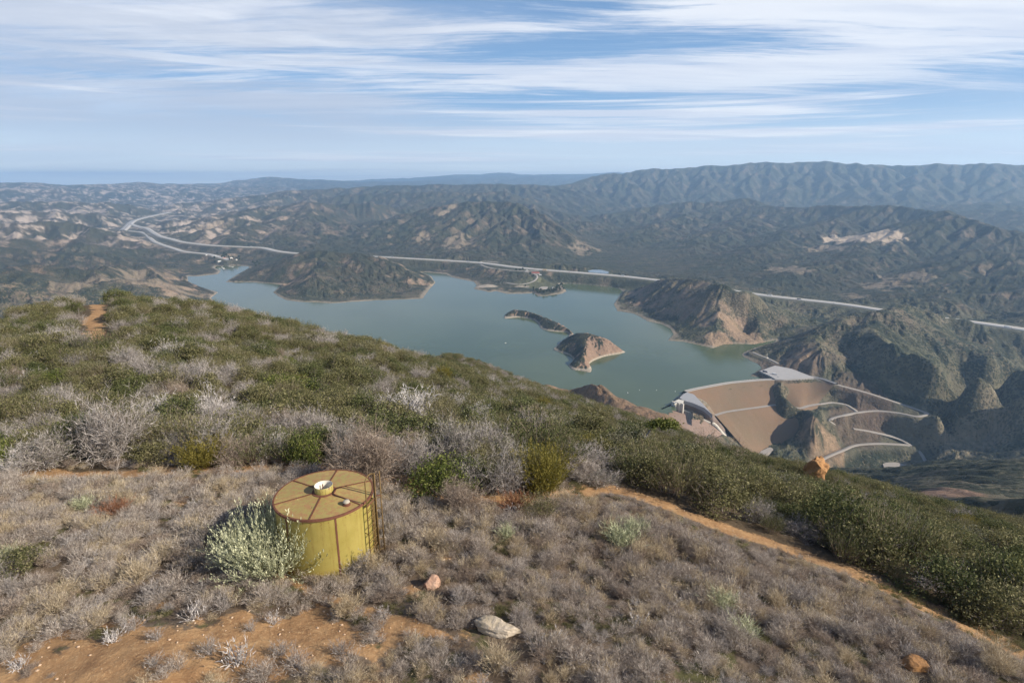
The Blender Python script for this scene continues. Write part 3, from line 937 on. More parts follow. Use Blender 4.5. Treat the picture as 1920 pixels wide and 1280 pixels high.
def tints(X, Y, R, H, d, steep, tot, roadm, B, cutv):
    """base colours of the open land (rock, dry grass, brush) from place and slope"""
    AZd = np.degrees(np.arctan2(X, Y))
    n1 = fbm(X / 700, Y / 700, 4, 51); n2 = fbm(X / 160, Y / 160, 4, 52); n3 = fbm(X / 45, Y / 45, 3, 53)
    brown = np.array([0.135, 0.108, 0.078]); olive = np.array([0.086, 0.086, 0.052]); green = np.array([0.105, 0.118, 0.060])
    tan = np.array([0.34, 0.25, 0.17]); pale = np.array([0.44, 0.36, 0.29]); pink = np.array([0.27, 0.165, 0.12])
    t = sstep(n1 + 0.5 * n2, -0.35, 0.45)[..., None]
    c = olive * (1 - t) + brown * t
    g = (sstep(n1 * 0.8 + n2 * 0.6 - 0.2 * n3, 0.12, 0.5) * (1 - sstep(steep, 0.35, 0.7)))[..., None] * 0.7
    c = c * (1 - g) + green * g
    ridge = sstep(tot, 1.0, 1.9)
    # bare rock on crests of gullies and steep faces, mostly near the shore and in the badlands
    near_shore = (1 - sstep(d, 30, 330)) * (R < 4500)
    bad = sstep(-AZd, 14, 30) * sstep(R, 3800, 5600)
    rk = np.clip(0.55 * sstep(n2 + 0.7 * n3, 0.10, 0.5) * sstep(steep, 0.12, 0.4) + near_shore * sstep(n2 * 0.9 + n3 * 0.5 + steep * 1.0, 0.30, 0.75) * 0.85 + bad * sstep(n2 + 0.5 * n3 + 0.5 * n1, 0.0, 0.32) * 0.85, 0, 1)
    rk = np.maximum(rk, sstep(steep, 0.85, 1.2) * 0.5 * (R < 5000))
    rk = rk * (1 - 0.65 * (AZd > 23) * (R < 2700))
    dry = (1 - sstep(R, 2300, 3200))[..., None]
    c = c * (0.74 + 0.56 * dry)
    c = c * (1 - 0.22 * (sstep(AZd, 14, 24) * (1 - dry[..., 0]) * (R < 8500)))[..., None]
    rk = rk[..., None]
    tanmix = sstep(n3 + n1, -0.4, 0.5)[..., None]
    rock = tan * (1 - tanmix) + (pink * 0.4 + tan * 0.6) * tanmix
    rock = rock * (1 - bad[..., None]) + pale * bad[..., None]
    c = c * (1 - rk) + rock * rk
    veg = (0.8 + 0.15 * dry[..., 0]) * (1 - 0.75 * rk[..., 0]) * (1 - 0.7 * bad)
    # bathtub ring
    ring = ((1 - sstep(H + 2.5 * n3, 2.0, 4.2)) * (d < 60) * (d > -40) * (R < 5000) * (0.75 + 0.25 * n2))[..., None]
    c = c * (1 - ring) + np.array([0.36, 0.30, 0.225]) * ring
    veg = veg * (1 - ring[..., 0])
    rd = (1 - sstep(roadm, 1.0, 1.9))
    rdn = (rd * 0.4)[..., None]
    c = c * (1 - rdn) + np.array([0.20, 0.175, 0.13]) * rdn
    veg = veg * (1 - 0.75 * rd)
    return c, veg


def blob(X, Y, px, py, h, rad, ecc=1.0):
    q = PH(px, py, h)
    dx, dy = (X - q[0]) / rad, (Y - q[1]) / (rad * ecc)
    return np.exp(-(dx * dx + dy * dy))


def build_hills():
    na = 1560
    az = np.linspace(math.radians(-57), math.radians(57), na)
    lr = []
    v = math.log(300.0)
    while v < math.log(34000):
        lr.append(v)
        r = math.exp(v)
        v += 0.0036 if r < 6000 else (0.0060 if r < 20000 else 0.010)
    lr = np.array(lr)
    AZ, LR = np.meshgrid(az, lr)
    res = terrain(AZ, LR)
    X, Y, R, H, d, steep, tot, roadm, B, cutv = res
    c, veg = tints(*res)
    # named patches of the photograph: pale cliff, orange cuts, green embankments, bluff above the lake
    n = fbm(X / 60, Y / 60, 4, 99)

    def paint(w, colr, vg=0.0):
        nonlocal c, veg
        w = np.clip(w, 0, 1)
        c = c * (1 - w[..., None]) + np.array(colr) * w[..., None]
        veg = veg * (1 - w) + vg * w
    q = PD(1612, 445, 4650)
    w = np.exp(-(((X - q[0]) / 170) ** 2 + ((Y - q[1]) / 420) ** 2)) * 1.7
    paint(sstep(w * (1 + 0.9 * n), 0.55, 0.9), (0.46, 0.36, 0.26))
    for px, py, D, rad in [(215, 520, 2950, 90), (300, 530, 2850, 80), (362, 540, 2850, 60), (250, 503, 3250, 80), (130, 535, 2750, 90), (330, 550, 2650, 60), (1100, 455, 4250, 110), (1085, 470, 4050, 100), (860, 455, 4100, 130), (795, 447, 4400, 110), (1480, 500, 3400, 120), (1555, 455, 4300, 140), (835, 400, 5400, 120), (400, 425, 5700, 150), (1660, 530, 3100, 90),
                           (1600, 545, 2850, 60), (1700, 515, 3300, 100)]:
        q = PD(px, py, D)
        w = np.exp(-(((X - q[0]) / rad) ** 2 + ((Y - q[1]) / (rad * 1.6)) ** 2)) * 1.5
        paint(sstep(w * (1 + 2.2 * n), 0.50, 1.05) * 0.70, (0.31, 0.24, 0.165))
    hw = np.vstack([RW['highway_c']])
    m = (X > hw[:, 0].min() - 100) & (X < hw[:, 0].max() + 200) & (Y < 5200) & (Y > 1500)
    dd = np.full(X.shape, 1e9)
    dd[m] = seg_dist(X[m], Y[m], hw)[0]
    fillm = (1 - sstep(dd, 60, 130)) * (X > -900)
    paint(fillm * 0.6 * sstep(n, -0.5, 0.2), (0.092, 0.098, 0.060), 0.15)
    # grassy recreation point
    w = blob(X, Y, 1005, 533, 8, 110, 1.2) * 1.5
    paint(sstep(w, 0.4, 0.9) * 0.8, (0.15, 0.15, 0.075), 0.2)
    w = np.maximum(blob(X, Y, 978, 536, 9, 42, 0.5), blob(X, Y, 912, 537, 4, 62, 0.8)) * 1.4
    paint(sstep(w, 0.5, 0.75), (0.42, 0.35, 0.27))
    # excavated slopes beside the dam: reddish brown
    for px, py, h, rad, e in [(1625, 750, -18, 55, 1.2), (1600, 790, -50, 60, 1.0), (1450, 672, 40, 75, 1.4), (1500, 665, 45, 60, 1.4), (1620, 735, -5, 60, 1.6)]:
        w = blob(X, Y, px, py, h, rad, e) * 1.4
        paint(sstep(w * (1 + 0.5 * n), 0.4, 0.8) * 0.75, (0.155, 0.11, 0.082), 0.25)
    for px, py, h, rad, e in [(1513, 655, 60, 16, 3.6), (1535, 825, -60, 34, 2.0), (1560, 830, -75, 30, 1.5), (1525, 845, -88, 14, 1), (1380, 600, 60, 60, 1.5), (1352, 630, 25, 50, 1.0), (1410, 620, 35, 45, 1.4)]:
        w = blob(X, Y, px, py, h, rad, e) * 1.6
        paint(sstep(w * (1 + 1.2 * n), 0.5, 0.95) * 0.85, (0.37, 0.255, 0.165), 0.25)
    for px, py, D, rad in [(1090, 735, 860, 60), (1140, 748, 810, 45), (1200, 770, 780, 50), (1240, 790, 770, 42)]:
        q = PD(px, py, D)
        w = np.exp(-(((X - q[0]) / rad) ** 2 + ((Y - q[1]) / (rad * 1.3)) ** 2)) * 1.5
        paint(sstep(w * (1 + 0.9 * n), 0.45, 0.9) * 0.85, (0.33, 0.21, 0.13), 0.35)
    # strata wall
    q0, q1 = PD(1745, 852, 1460), PD(1925, 775, 1660)
    dd = seg_dist(X, Y, [q0, q1])[0]
    st = (np.sin((H + 0.06 * X) * 0.9 + 3 * n) > -0.1)
    paint((1 - sstep(dd, 30, 70)) * sstep(n, -0.6, 0.3) * (0.35 + 0.5 * st), (0.36, 0.285, 0.19), 0.3)
    q = PD(1775, 905, 500)
    w = np.exp(-(((X - q[0]) / 22) ** 2 + ((Y - q[1]) / 30) ** 2)) * 1.5
    paint(sstep(w, 0.4, 0.9), (0.30, 0.19, 0.13), 0.2)
    keep = (H > -14) | (d > 0)
    # island-free lake bed is dropped; sheet is built as two objects, hills and far mountains
    for nm, rows in (('hills', LR[:, 0] <= math.log(9700)), ('mountains', LR[:, 0] >= math.log(9600))):
        rows = np.where(rows)[0]
        s = slice(rows[0], rows[-1] + 1)
        nr_, nc = X[s].shape
        idx = np.arange(nr_ * nc).reshape(nr_, nc)
        q = np.stack([idx[:-1, :-1], idx[:-1, 1:], idx[1:, 1:], idx[1:, :-1]], -1)[:, :, ::-1]
        kk = keep[s]
        kf = kk[:-1, :-1] | kk[:-1, 1:] | kk[1:, 1:] | kk[1:, :-1]
        q = q[kf].reshape(-1, 4)
        used = np.unique(q)
        remap = np.full(nr_ * nc, -1, np.int64); remap[used] = np.arange(len(used))
        co = np.stack([X[s].ravel(), Y[s].ravel(), (H[s] + LAKE).ravel()], 1)[used]
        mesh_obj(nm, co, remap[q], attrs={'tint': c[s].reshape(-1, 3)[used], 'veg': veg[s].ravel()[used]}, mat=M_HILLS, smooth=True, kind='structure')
    return res


_terr = build_hills()

# ------------------------------------------------------------------ lake
def build_lake():
    m, k, b, out = new_mat('lake_water')
    geo = k.new('ShaderNodeNewGeometry'); pos = geo.outputs['Position']
    n = k.noise(k.mapping(pos, (1, 1, 1)), 0.004, 4, 0.5)
    c = k.mix(k.ramp(n, 0.4, 0.6), (0.072, 0.096, 0.046), (0.084, 0.110, 0.054))
    k.put(b.inputs['Base Color'], c)
    b.inputs['Roughness'].default_value = 0.12
    b.inputs['IOR'].default_value = 1.333
    b.inputs['Specular IOR Level'].default_value = 0.5
    w = k.noise(pos, 0.35, 5, 0.6)
    bump(k, b, w, 0.25, 0.25)
    X, Y = np.meshgrid(np.arange(-2500, 1000, 12.5), np.arange(1050, 4200, 12.5))
    dd = seg_dist(X, Y, LAKEP, True)[0]
    ins = inside(X, Y, LAKEP)
    keep = ins | ((dd < 45) & ~((inside(X, Y, DAMFOOT) | inside(X, Y, SPILLFOOT)) & (dd > 14)))
    grid_object('lake', X, Y, X * 0 + LAKE, keep=keep, mat=m, smooth=False)


build_lake()


# ------------------------------------------------------------------ shared builders
def tag(o, label=None, cat=None, group=None, kind=None):
    if label: o['label'] = label
    if cat: o['category'] = cat
    if group: o['group'] = group
    if kind: o['kind'] = kind
    return o


def empty(name, loc, rz=0.0, scale=1.0):
    o = bpy.data.objects.new(name, None)
    COL.objects.link(o)
    o.location = loc
    o.rotation_euler = (0, 0, rz)
    o.scale = (scale, scale, scale)
    o.empty_display_size = 0.2
    return o


def copy_tree(o, parent=None):
    c = o.copy(); COL.objects.link(c)
    if parent is not None:
        c.parent = parent
    for ch in [x for x in bpy.data.objects if x.parent == o]:
        copy_tree(ch, c)
    return c


class MB:
    """collects boxes, tubes, lathes into one mesh"""
    def __init__(s):
        s.v = []; s.f = []

    def add(s, v, f):
        n = len(s.v)
        s.v += [tuple(map(float, p)) for p in v]
        s.f += [tuple(i + n for i in q) for q in f]

    def box(s, c, d, rz=0.0, tilt=None):
        v = []
        M = Matrix.Rotation(rz, 3, 'Z')
        if tilt is not None:
            M = tilt
        for z in (-1, 1):
            for y in (-1, 1):
                for x in (-1, 1):
                    p = M @ Vector((x * d[0] / 2, y * d[1] / 2, z * d[2] / 2))
                    v.append((p.x + c[0], p.y + c[1], p.z + c[2]))
        s.add(v, [(0, 2, 3, 1), (4, 5, 7, 6), (0, 1, 5, 4), (2, 6, 7, 3), (0, 4, 6, 2), (1, 3, 7, 5)])

    def tube(s, pts, r, n=8, cap=True):
        P = [Vector(p) for p in pts]
        rr = r if isinstance(r, (list, tuple)) else [r] * len(P)
        up = Vector((0, 0, 1))
        v = []
        prev = None
        for i, p in enumerate(P):
            d = (P[min(i + 1, len(P) - 1)] - P[max(i - 1, 0)]).normalized()
            a = prev if prev is not None else (d.cross(up) if abs(d.z) < 0.95 else d.cross(Vector((1, 0, 0))))
            a = (a - d * a.dot(d)).normalized()
            prev = a
            b = d.cross(a)
            for k in range(n):
                t = 2 * math.pi * k / n
                v.append(p + (a * math.cos(t) + b * math.sin(t)) * rr[i])
        f = []
        for i in range(len(P) - 1):
            for k in range(n):
                k2 = (k + 1) % n
                f.append((i * n + k, i * n + k2, (i + 1) * n + k2, (i + 1) * n + k))
        if cap:
            f.append(tuple(range(n))[::-1]); f.append(tuple((len(P) - 1) * n + k for k in range(n)))
        s.add(v, f)

    def lathe(s, prof, c=(0, 0, 0), n=64, wob=0.0):
        v = []; f = []
        for r, z in prof:
            for k in range(n):
                t = 2 * math.pi * k / n
                rr = r * (1 + wob * math.sin(3 * t + z))
                v.append((c[0] + rr * math.cos(t), c[1] + rr * math.sin(t), c[2] + z))
        for i in range(len(prof) - 1):
            for k in range(n):
                k2 = (k + 1) % n
                f.append((i * n + k, i * n + k2, (i + 1) * n + k2, (i + 1) * n + k))
        s.add(v, f)

    def build(s, name, mat, parent=None, smooth=False, loc=None, bevel=0):
        me = bpy.data.meshes.new(name)
        me.from_pydata(s.v, [], s.f)
        me.materials.append(mat)
        me.validate()
        if smooth:
            me.polygons.foreach_set('use_smooth', np.ones(len(me.polygons), bool))
        o = bpy.data.objects.new(name, me)
        COL.objects.link(o)
        if parent is not None: o.parent = parent
        if loc is not None: o.location = loc
        if bevel:
            m = o.modifiers.new('bevel', 'BEVEL'); m.width = bevel; m.segments = 2; m.limit_method = 'ANGLE'
        return o


def simple_mat(name, col, rough=0.8, var=0.15, scale=1.0, metal=0.0, spec=0.3, bmp=0.0):
    m, k, b, out = new_mat(name)
    tc = k.new('ShaderNodeTexCoord')
    n = k.noise(tc.outputs['Object'], scale, 6, 0.6)
    k.put(b.inputs['Base Color'], k.mix(n, tuple(c * (1 - var) for c in col), tuple(min(1, c * (1 + var)) for c in col)))
    b.inputs['Roughness'].default_value = rough
    b.inputs['Metallic'].default_value = metal
    b.inputs['Specular IOR Level'].default_value = spec
    if bmp:
        bump(k, b, k.noise(tc.outputs['Object'], scale * 3, 6, 0.6), bmp)
    return m


# ------------------------------------------------------------------ near hillside
NRA, NRL = 1000, 900
_naz = np.linspace(math.radians(-64), math.radians(64), NRA)
_nlr = np.linspace(math.log(4.2), math.log(306.0), NRL)
_nAZ, _nLR = np.meshgrid(_naz, _nlr)
_nres = terrain(_nAZ, _nLR)
NX, NY, NR_, NH = _nres[0], _nres[1], _nres[2], _nres[3]


def bil(G, u, v):
    u = np.clip(u, 0, G.shape[1] - 1.001); v = np.clip(v, 0, G.shape[0] - 1.001)
    i = u.astype(int); j = v.astype(int); a = u - i; b = v - j
    return (G[j, i] * (1 - a) + G[j, i + 1] * a) * (1 - b) + (G[j + 1, i] * (1 - a) + G[j + 1, i + 1] * a) * b


def near_z(x, y):
    x = np.asarray(x, float); y = np.asarray(y, float)
    az = np.arctan2(x, y); lr = np.log(np.maximum(np.hypot(x, y), 4.21))
    return bil(NZ, (az - _naz[0]) / (_naz[-1] - _naz[0]) * (NRA - 1), (lr - _nlr[0]) / (_nlr[-1] - _nlr[0]) * (NRL - 1))


_faz = np.array([math.radians(-57), math.radians(57)])
_flr = np.log(_terr[2][:, 0])


def far_z(x, y):
    az = math.atan2(x, y); lr = math.log(math.hypot(x, y))
    j = int(np.searchsorted(_flr, lr)) - 1
    i = int(round((az - _faz[0]) / (_faz[1] - _faz[0]) * (_terr[0].shape[1] - 1)))
    return float(_terr[3][max(0, j), max(0, min(i, _terr[0].shape[1] - 1))]) + LAKE


NZ = NH + LAKE


def G(px, py, tmax=320.0):
    """point of the near hillside seen at a pixel of the photograph (to set plants and rocks where they stand)"""
    r = ray(px, py); rh = math.hypot(r[0], r[1])
    D = np.exp(np.linspace(math.log(6), math.log(tmax), 3000))
    P = r[None] * (D / rh)[:, None]
    g = near_z(P[:, 0], P[:, 1])
    w = np.where(P[:, 2] < g)[0]
    i = w[0] if len(w) else len(D) - 1
    return np.array([P[i, 0], P[i, 1], g[i]])


def npoly(pts):
    return np.array([G(x, y)[:2] for x, y in pts])


CLEAR_BACK = [(-300, 905), (0, 893), (100, 890), (180, 884), (260, 878), (420, 877), (560, 873), (700, 900), (745, 930), (800, 945), (900, 950), (960, 948), (1040, 940), (1070, 905), (1110, 900), (1150, 908)]
TRAIL = [(1130, 905), (1180, 920), (1250, 942), (1330, 975), (1400, 1002), (1480, 1030), (1560, 1060), (1640, 1095), (1720, 1135), (1800, 1175), (1870, 1215), (1960, 1262), (2100, 1330)]
_tr = npoly(TRAIL)
_tn = np.gradient(_tr, axis=0); _tn /= np.linalg.norm(_tn, axis=1, keepdims=True)
_path = _tr + np.stack([-_tn[:, 1], _tn[:, 0]], 1) * (1.1 * np.clip((_tr[:, 0:1] - 10) / 8, 0, 1))
_cb = npoly(CLEAR_BACK)
# field polygon: along the back edge, down the trail, closed behind the camera
FIELD = np.vstack([_cb, _tr[1:], [[30, -6], [-40, -6]]])
BACKTRACK = npoly([(-100, 897), (100, 891), (260, 884), (420, 879), (560, 876), (660, 885), (750, 900), (830, 930), (960, 940), (1080, 925), (1150, 912)])
KNOLLP = npoly([(180, 566), (185, 585), (166, 603), (180, 612), (174, 640), (176, 655)])


def ground_masks(X, Y):
    R = np.hypot(X, Y)
    dT = seg_dist(X, Y, _path)[0]
    dB = seg_dist(X, Y, BACKTRACK)[0]
    dK = seg_dist(X, Y, KNOLLP)[0]
    inf = inside(X, Y, FIELD)
    n = fbm(X / 1.7, Y / 1.7, 4, 61)
    n2 = fbm(X / 5.0, Y / 5.0, 3, 62)
    lowt = sstep(X, 12, 20)
    trail = (1 - sstep(dT + 0.55 * n, 0.25 + 0.65 * lowt, 1.0 + 0.85 * lowt))
    back = (1 - sstep(dB + 0.5 * n, 0.35, 1.1)) * 0.9
    knoll = (1 - sstep(dK + 1.6 * n, 0.3, 1.5))
    # bare ochre soil at the lower left and round the tank
    q = G(420, 1230); q2 = G(640, 1180); q3 = G(250, 1255); q4 = G(1120, 1230); q5 = G(600, 1090)
    bare = np.zeros(X.shape)
    for qq, r, a in ((q, 2.8, 0.85), (q2, 2.0, 0.8), (q3, 2.6, 0.8), (G(60, 1262), 2.2, 0.7), (G(850, 1200), 1.4, 0.5), (q5, 1.3, 0.6), (q4, 1.4, 0.3)):
        bare += a * np.exp(-((X - qq[0]) ** 2 / (r * r * 1.8) + (Y - qq[1]) ** 2 / (r * r * 0.7)))
    streak = fbm((X * 0.6 + Y) / 0.9, (X - Y * 0.5) / 3.2, 4, 65)
    bare = sstep(bare + 0.9 * n + 0.5 * n2 + 0.9 * streak, 0.50, 1.10) * inf
    bare = np.maximum(bare, sstep(n2 * 0.8 + n, 0.38, 0.75) * inf * 0.85)
    open_ = np.maximum.reduce([trail, back, knoll])
    return open_, bare, inf.astype(float), dT, dB, dK, n, n2


def build_near():
    open_, bare, inf, dT, dB, dK, n, n2 = ground_masks(NX, NY)
    global NZ, NH
    # worn trail sits a little lower, with a cut bank on its uphill side
    NH = NH - 0.16 * (1 - sstep(dT, 0.5, 1.4)) - 0.06 * (1 - sstep(dB, 0.2, 0.9))
    NH = NH + 0.05 * fbm(NX / 0.7, NY / 0.7, 3, 63) * (NR_ < 60)
    # tank pad
    dt = np.hypot(NX + 6.80, NY - 18.37)
    NH = NH * sstep(dt, 1.6, 3.2) + (500 - 13.28) * (1 - sstep(dt, 1.6, 3.2))
    NZ = NH + LAKE
    m, k, b, out = new_mat('hillside_ground')
    geo = k.new('ShaderNodeNewGeometry'); pos = geo.outputs['Position']
    soilness = k.attr('soil'); fieldness = k.attr('field')
    nA = k.noise(pos, 1.3, 8, 0.65); nB = k.noise(pos, 9.0, 6, 0.7); nC = k.noise(pos, 45.0, 4, 0.7); nD = k.noise(pos, 0.35, 4, 0.6)
    soil = k.mix(k.ramp(nA, 0.3, 0.7), (0.29, 0.160, 0.075), (0.43, 0.265, 0.130))
    soil = k.mix(k.ramp(nB, 0.5, 0.75), soil, (0.54, 0.36, 0.19))
    soil = k.mix(k.math('MULTIPLY', k.ramp(nC, 0.58, 0.72), 0.6), soil, (0.60, 0.42, 0.26))
    litter = k.mix(k.ramp(nA, 0.35, 0.65), (0.105, 0.075, 0.050), (0.19, 0.145, 0.105))
    moss = k.mix(k.ramp(nB, 0.3, 0.7), (0.060, 0.070, 0.022), (0.10, 0.105, 0.035))
    mossm = k.math('MULTIPLY', k.ramp(k.noise(pos, 0.9, 6, 0.65), 0.52, 0.62), fieldness)
    litter = k.mix(k.math('MULTIPLY', mossm, 0.75), litter, moss)
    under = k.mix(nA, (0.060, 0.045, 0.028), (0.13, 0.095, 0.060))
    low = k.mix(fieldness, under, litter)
    edge = k.ramp(k.math('ADD', k.math('ADD', soilness, k.math('MULTIPLY', k.math('SUBTRACT', nA, 0.5), 0.9)), k.math('MULTIPLY', k.math('SUBTRACT', nB, 0.5), 1.1)), 0.32, 0.80)
    c = k.mix(edge, low, soil)
    k.put(b.inputs['Base Color'], c)
    hh = k.math('ADD', k.math('MULTIPLY', nB, 0.5), k.math('MULTIPLY', nC, 0.14))
    bump(k, b, hh, 0.12, 0.9)
    soil_a = np.clip(np.maximum(open_, bare * 0.9), 0, 1)
    mesh = grid_object('hillside', NX, NY, NZ, attrs={'soil': soil_a, 'field': inf}, mat=m, smooth=True, flip=True)


build_near()


# ------------------------------------------------------------------ plants: prototypes
def seg_quads(P0, P1, w0, w1, rng):
    d = P1 - P0
    L = np.linalg.norm(d, axis=1, keepdims=True) + 1e-9
    d = d / L
    a = rng.normal(size=P0.shape)
    s = np.cross(d, a); s /= np.linalg.norm(s, axis=1, keepdims=True) + 1e-9
    v = np.stack([P0 - s * w0[:, None], P0 + s * w0[:, None], P1 + s * w1[:, None], P1 - s * w1[:, None]], 1)
    return v.reshape(-1, 3)


def grow(P, D, L, W, rng, nseg=3, wig=0.25, lift=0.0):
    """each start grows a bent strand; returns segments and nodes"""
    S0, S1, W0, W1 = [], [], [], []
    nodes, nd, nt = [], [], []
    p = P.copy(); d = D / np.linalg.norm(D, axis=1, keepdims=True)
    for i in range(nseg):
        d = d + wig * rng.normal(size=d.shape) + np.array([0, 0, lift])
        d /= np.linalg.norm(d, axis=1, keepdims=True)
        q = p + d * (L / nseg)[:, None]
        S0.append(p); S1.append(q)
        W0.append(W * (1 - i / nseg * 0.75)); W1.append(W * (1 - (i + 1) / nseg * 0.75))
        p = q
        nodes.append(q); nd.append(d); nt.append(np.full(len(q), (i + 1) / nseg))
    return (np.concatenate(S0), np.concatenate(S1), np.concatenate(W0), np.concatenate(W1)), np.array(nodes), np.array(nd)


def cone_dirs(n, rng, up=1.0, spread=1.0):
    a = rng.uniform(0, 2 * np.pi, n)
    r = spread * np.sqrt(rng.uniform(0.02, 1, n))
    return np.stack([r * np.cos(a), r * np.sin(a), up * np.ones(n) * rng.uniform(0.5, 1.2, n)], 1)


def children(nodes, nd, k, L, W, rng, dev=0.8, skip=1, lift=0.0):
    ns = nodes[skip:].reshape(-1, 3); ds = nd[skip:].reshape(-1, 3)
    P = np.repeat(ns, k, 0); D = np.repeat(ds, k, 0)
    P = P - D * rng.uniform(0, 0.12, (len(P), 1)) * L
    D = D + dev * rng.normal(size=D.shape) + np.array([0, 0, lift])
    return P, D, np.full(len(P), L) * rng.uniform(0.6, 1.25, len(P)), np.full(len(P), W)


def leaf_quads(C_, size, rng, aspect=0.45, up=0.3, dirs=None):
    n = len(C_)
    d = rng.normal(size=(n, 3)) if dirs is None else dirs + 0.5 * rng.normal(size=(n, 3))
    d[:, 2] += up
    d /= np.linalg.norm(d, axis=1, keepdims=True)
    a = rng.normal(size=(n, 3)); s = np.cross(d, a); s /= np.linalg.norm(s, axis=1, keepdims=True) + 1e-9
    L = size * rng.uniform(0.6, 1.3, n)[:, None]
    w = L * aspect * 0.5
    return np.stack([C_ - s * w * 0.5, C_ + d * L * 0.5 - s * w, C_ + d * L, C_ + d * L * 0.5 + s * w], 1).reshape(-1, 3)


def plant_material(name, colA, colB, colC, rough=0.75, trans=0.25, stem=False):
    m, k, b, out = new_mat(name)
    oi = k.new('ShaderNodeObjectInfo')
    rnd = oi.outputs['Random']
    leaf = k.attr('rnd')
    geo = k.new('ShaderNodeNewGeometry')
    patch = k.noise(geo.outputs['Position'], 0.09, 3, 0.5)
    c = k.mix(rnd, colA, colB)
    c = k.mix(k.ramp(k.math('ADD', leaf, k.math('MULTIPLY', k.math('SUBTRACT', patch, 0.5), 0.9)), 0.35, 1.0), c, colC)
    c = k.mix(1.0, c, k.mix(leaf, (0.65, 0.65, 0.65), (1.3, 1.3, 1.3)), 'MULTIPLY')
    k.put(b.inputs['Base Color'], c)
    b.inputs['Roughness'].default_value = rough
    b.inputs['Specular IOR Level'].default_value = 0.15
    if trans:
        tr = k.new('ShaderNodeBsdfTranslucent'); k.put(tr.inputs[0], c)
        mx = k.new('ShaderNodeMixShader'); mx.inputs[0].default_value = trans
        k.l.new(b.outputs[0], mx.inputs[1]); k.l.new(tr.outputs[0], mx.inputs[2]); k.l.new(mx.outputs[0], out.inputs[0])
    return m


PM = {
 'bark': plant_material('bark', (0.12, 0.095, 0.075), (0.17, 0.145, 0.12), (0.20, 0.17, 0.15), trans=0),
 'grey': plant_material('grey_twigs', (0.235, 0.205, 0.18), (0.32, 0.285, 0.26), (0.42, 0.385, 0.36), trans=0),
 'white': plant_material('bleached_twigs', (0.34, 0.31, 0.29), (0.44, 0.41, 0.39), (0.55, 0.52, 0.50), trans=0),
 'mauve': plant_material('dry_mauve_twigs', (0.27, 0.220, 0.183), (0.37, 0.315, 0.27), (0.56, 0.50, 0.435), trans=0.15),
 'rust': plant_material('rusty_twigs', (0.20, 0.085, 0.045), (0.24, 0.11, 0.06), (0.28, 0.15, 0.09), trans=0.1),
 'tan': plant_material('tan_twigs', (0.36, 0.28, 0.17), (0.46, 0.37, 0.25), (0.60, 0.51, 0.37), trans=0.15),
 'brown': plant_material('brown_twigs', (0.22, 0.165, 0.125), (0.30, 0.235, 0.185), (0.40, 0.33, 0.27), trans=0.1),
 'olive': plant_material('olive_leaves', (0.112, 0.118, 0.046), (0.165, 0.158, 0.068), (0.235, 0.212, 0.112), trans=0.28),
 'dark': plant_material('dark_leaves', (0.064, 0.082, 0.030), (0.10, 0.115, 0.042), (0.15, 0.155, 0.066), trans=0.22),
 'bright': plant_material('bright_leaves', (0.095, 0.125, 0.028), (0.13, 0.15, 0.038), (0.19, 0.20, 0.06), trans=0.28),
 'gold': plant_material('golden_green_sprigs', (0.17, 0.15, 0.03), (0.21, 0.18, 0.04), (0.28, 0.23, 0.06), trans=0.3),
 'sage': plant_material('sage_leaves', (0.33, 0.35, 0.21), (0.43, 0.44, 0.28), (0.60, 0.60, 0.41), trans=0.2),
 'greygreen': plant_material('grey_green_leaves', (0.14, 0.145, 0.085), (0.19, 0.185, 0.12), (0.26, 0.245, 0.18), trans=0.2),
}
PROTO = {}


def make_proto(key, stems_v, leaves_v, mat_s, mat_l, rng):
    """stems / leaves as quad soups; keeps two meshes and a joined one for the mass planting"""
    out = {}
    def mk(nm, vs, mats):
        n = sum(len(v) for v in vs) // 4
        co = np.concatenate(vs)
        q = np.arange(n * 4).reshape(-1, 4)
        rnd = np.repeat(rng.uniform(0, 1, n), 4)
        o = mesh_obj(nm, co, q, attrs={'rnd': rnd}, link=False)
        for mt in mats: o.data.materials.append(mt)
        if len(vs) == 2:
            o.data.polygons.foreach_set('material_index', np.concatenate([np.zeros(len(vs[0]) // 4, np.int32), np.ones(len(vs[1]) // 4, np.int32)]))
        return o.data
    if stems_v is not None: out['stems'] = mk('stems', [stems_v], [PM[mat_s]])
    if leaves_v is not None: out['foliage'] = mk('foliage', [leaves_v], [PM[mat_l]])
    vs = [v for v in (stems_v, leaves_v) if v is not None]
    ms = [PM[x] for v, x in ((stems_v, mat_s), (leaves_v, mat_l)) if v is not None]
    out['all'] = mk(key, vs, ms)
    PROTO[key] = out


def proto_twiggy(key, seed, h=1.5, spread=0.9, n=34, k1=3, k2=4, w=0.012, mat='grey', leafmat=None, nleaf=0):
    rng = np.random.RandomState(seed)
    base = rng.normal(size=(n, 3)) * [0.10, 0.10, 0.0]
    D = cone_dirs(n, rng, 1.0, spread)
    L = h * 0.62 * rng.uniform(0.7, 1.15, n)
    s0, nd0, dd0 = grow(base, D, L, np.full(n, w), rng, 4, 0.16, 0.03)
    P, D, L, W = children(nd0, dd0, k1, h * 0.36, w * 0.6, rng, 0.55, 1, 0.05)
    s1, nd1, dd1 = grow(P, D, L, W, rng, 3, 0.2, 0.04)
    P, D, L, W = children(nd1, dd1, k2, h * 0.17, w * 0.42, rng, 0.6, 0, 0.05)
    s2, nd2, dd2 = grow(P, D, L, W, rng, 2, 0.25, 0.03)
    st = np.concatenate([seg_quads(*s, rng) for s in (s0, s1, s2)])
    lv = None
    if leafmat:
        pts = nd2.reshape(-1, 3); i = rng.choice(len(pts), nleaf)
        lv = leaf_quads(pts[i] + rng.normal(size=(nleaf, 3)) * 0.03, 0.05, rng, 0.5, 0.2)
    make_proto(key, st, lv, mat, leafmat, rng)


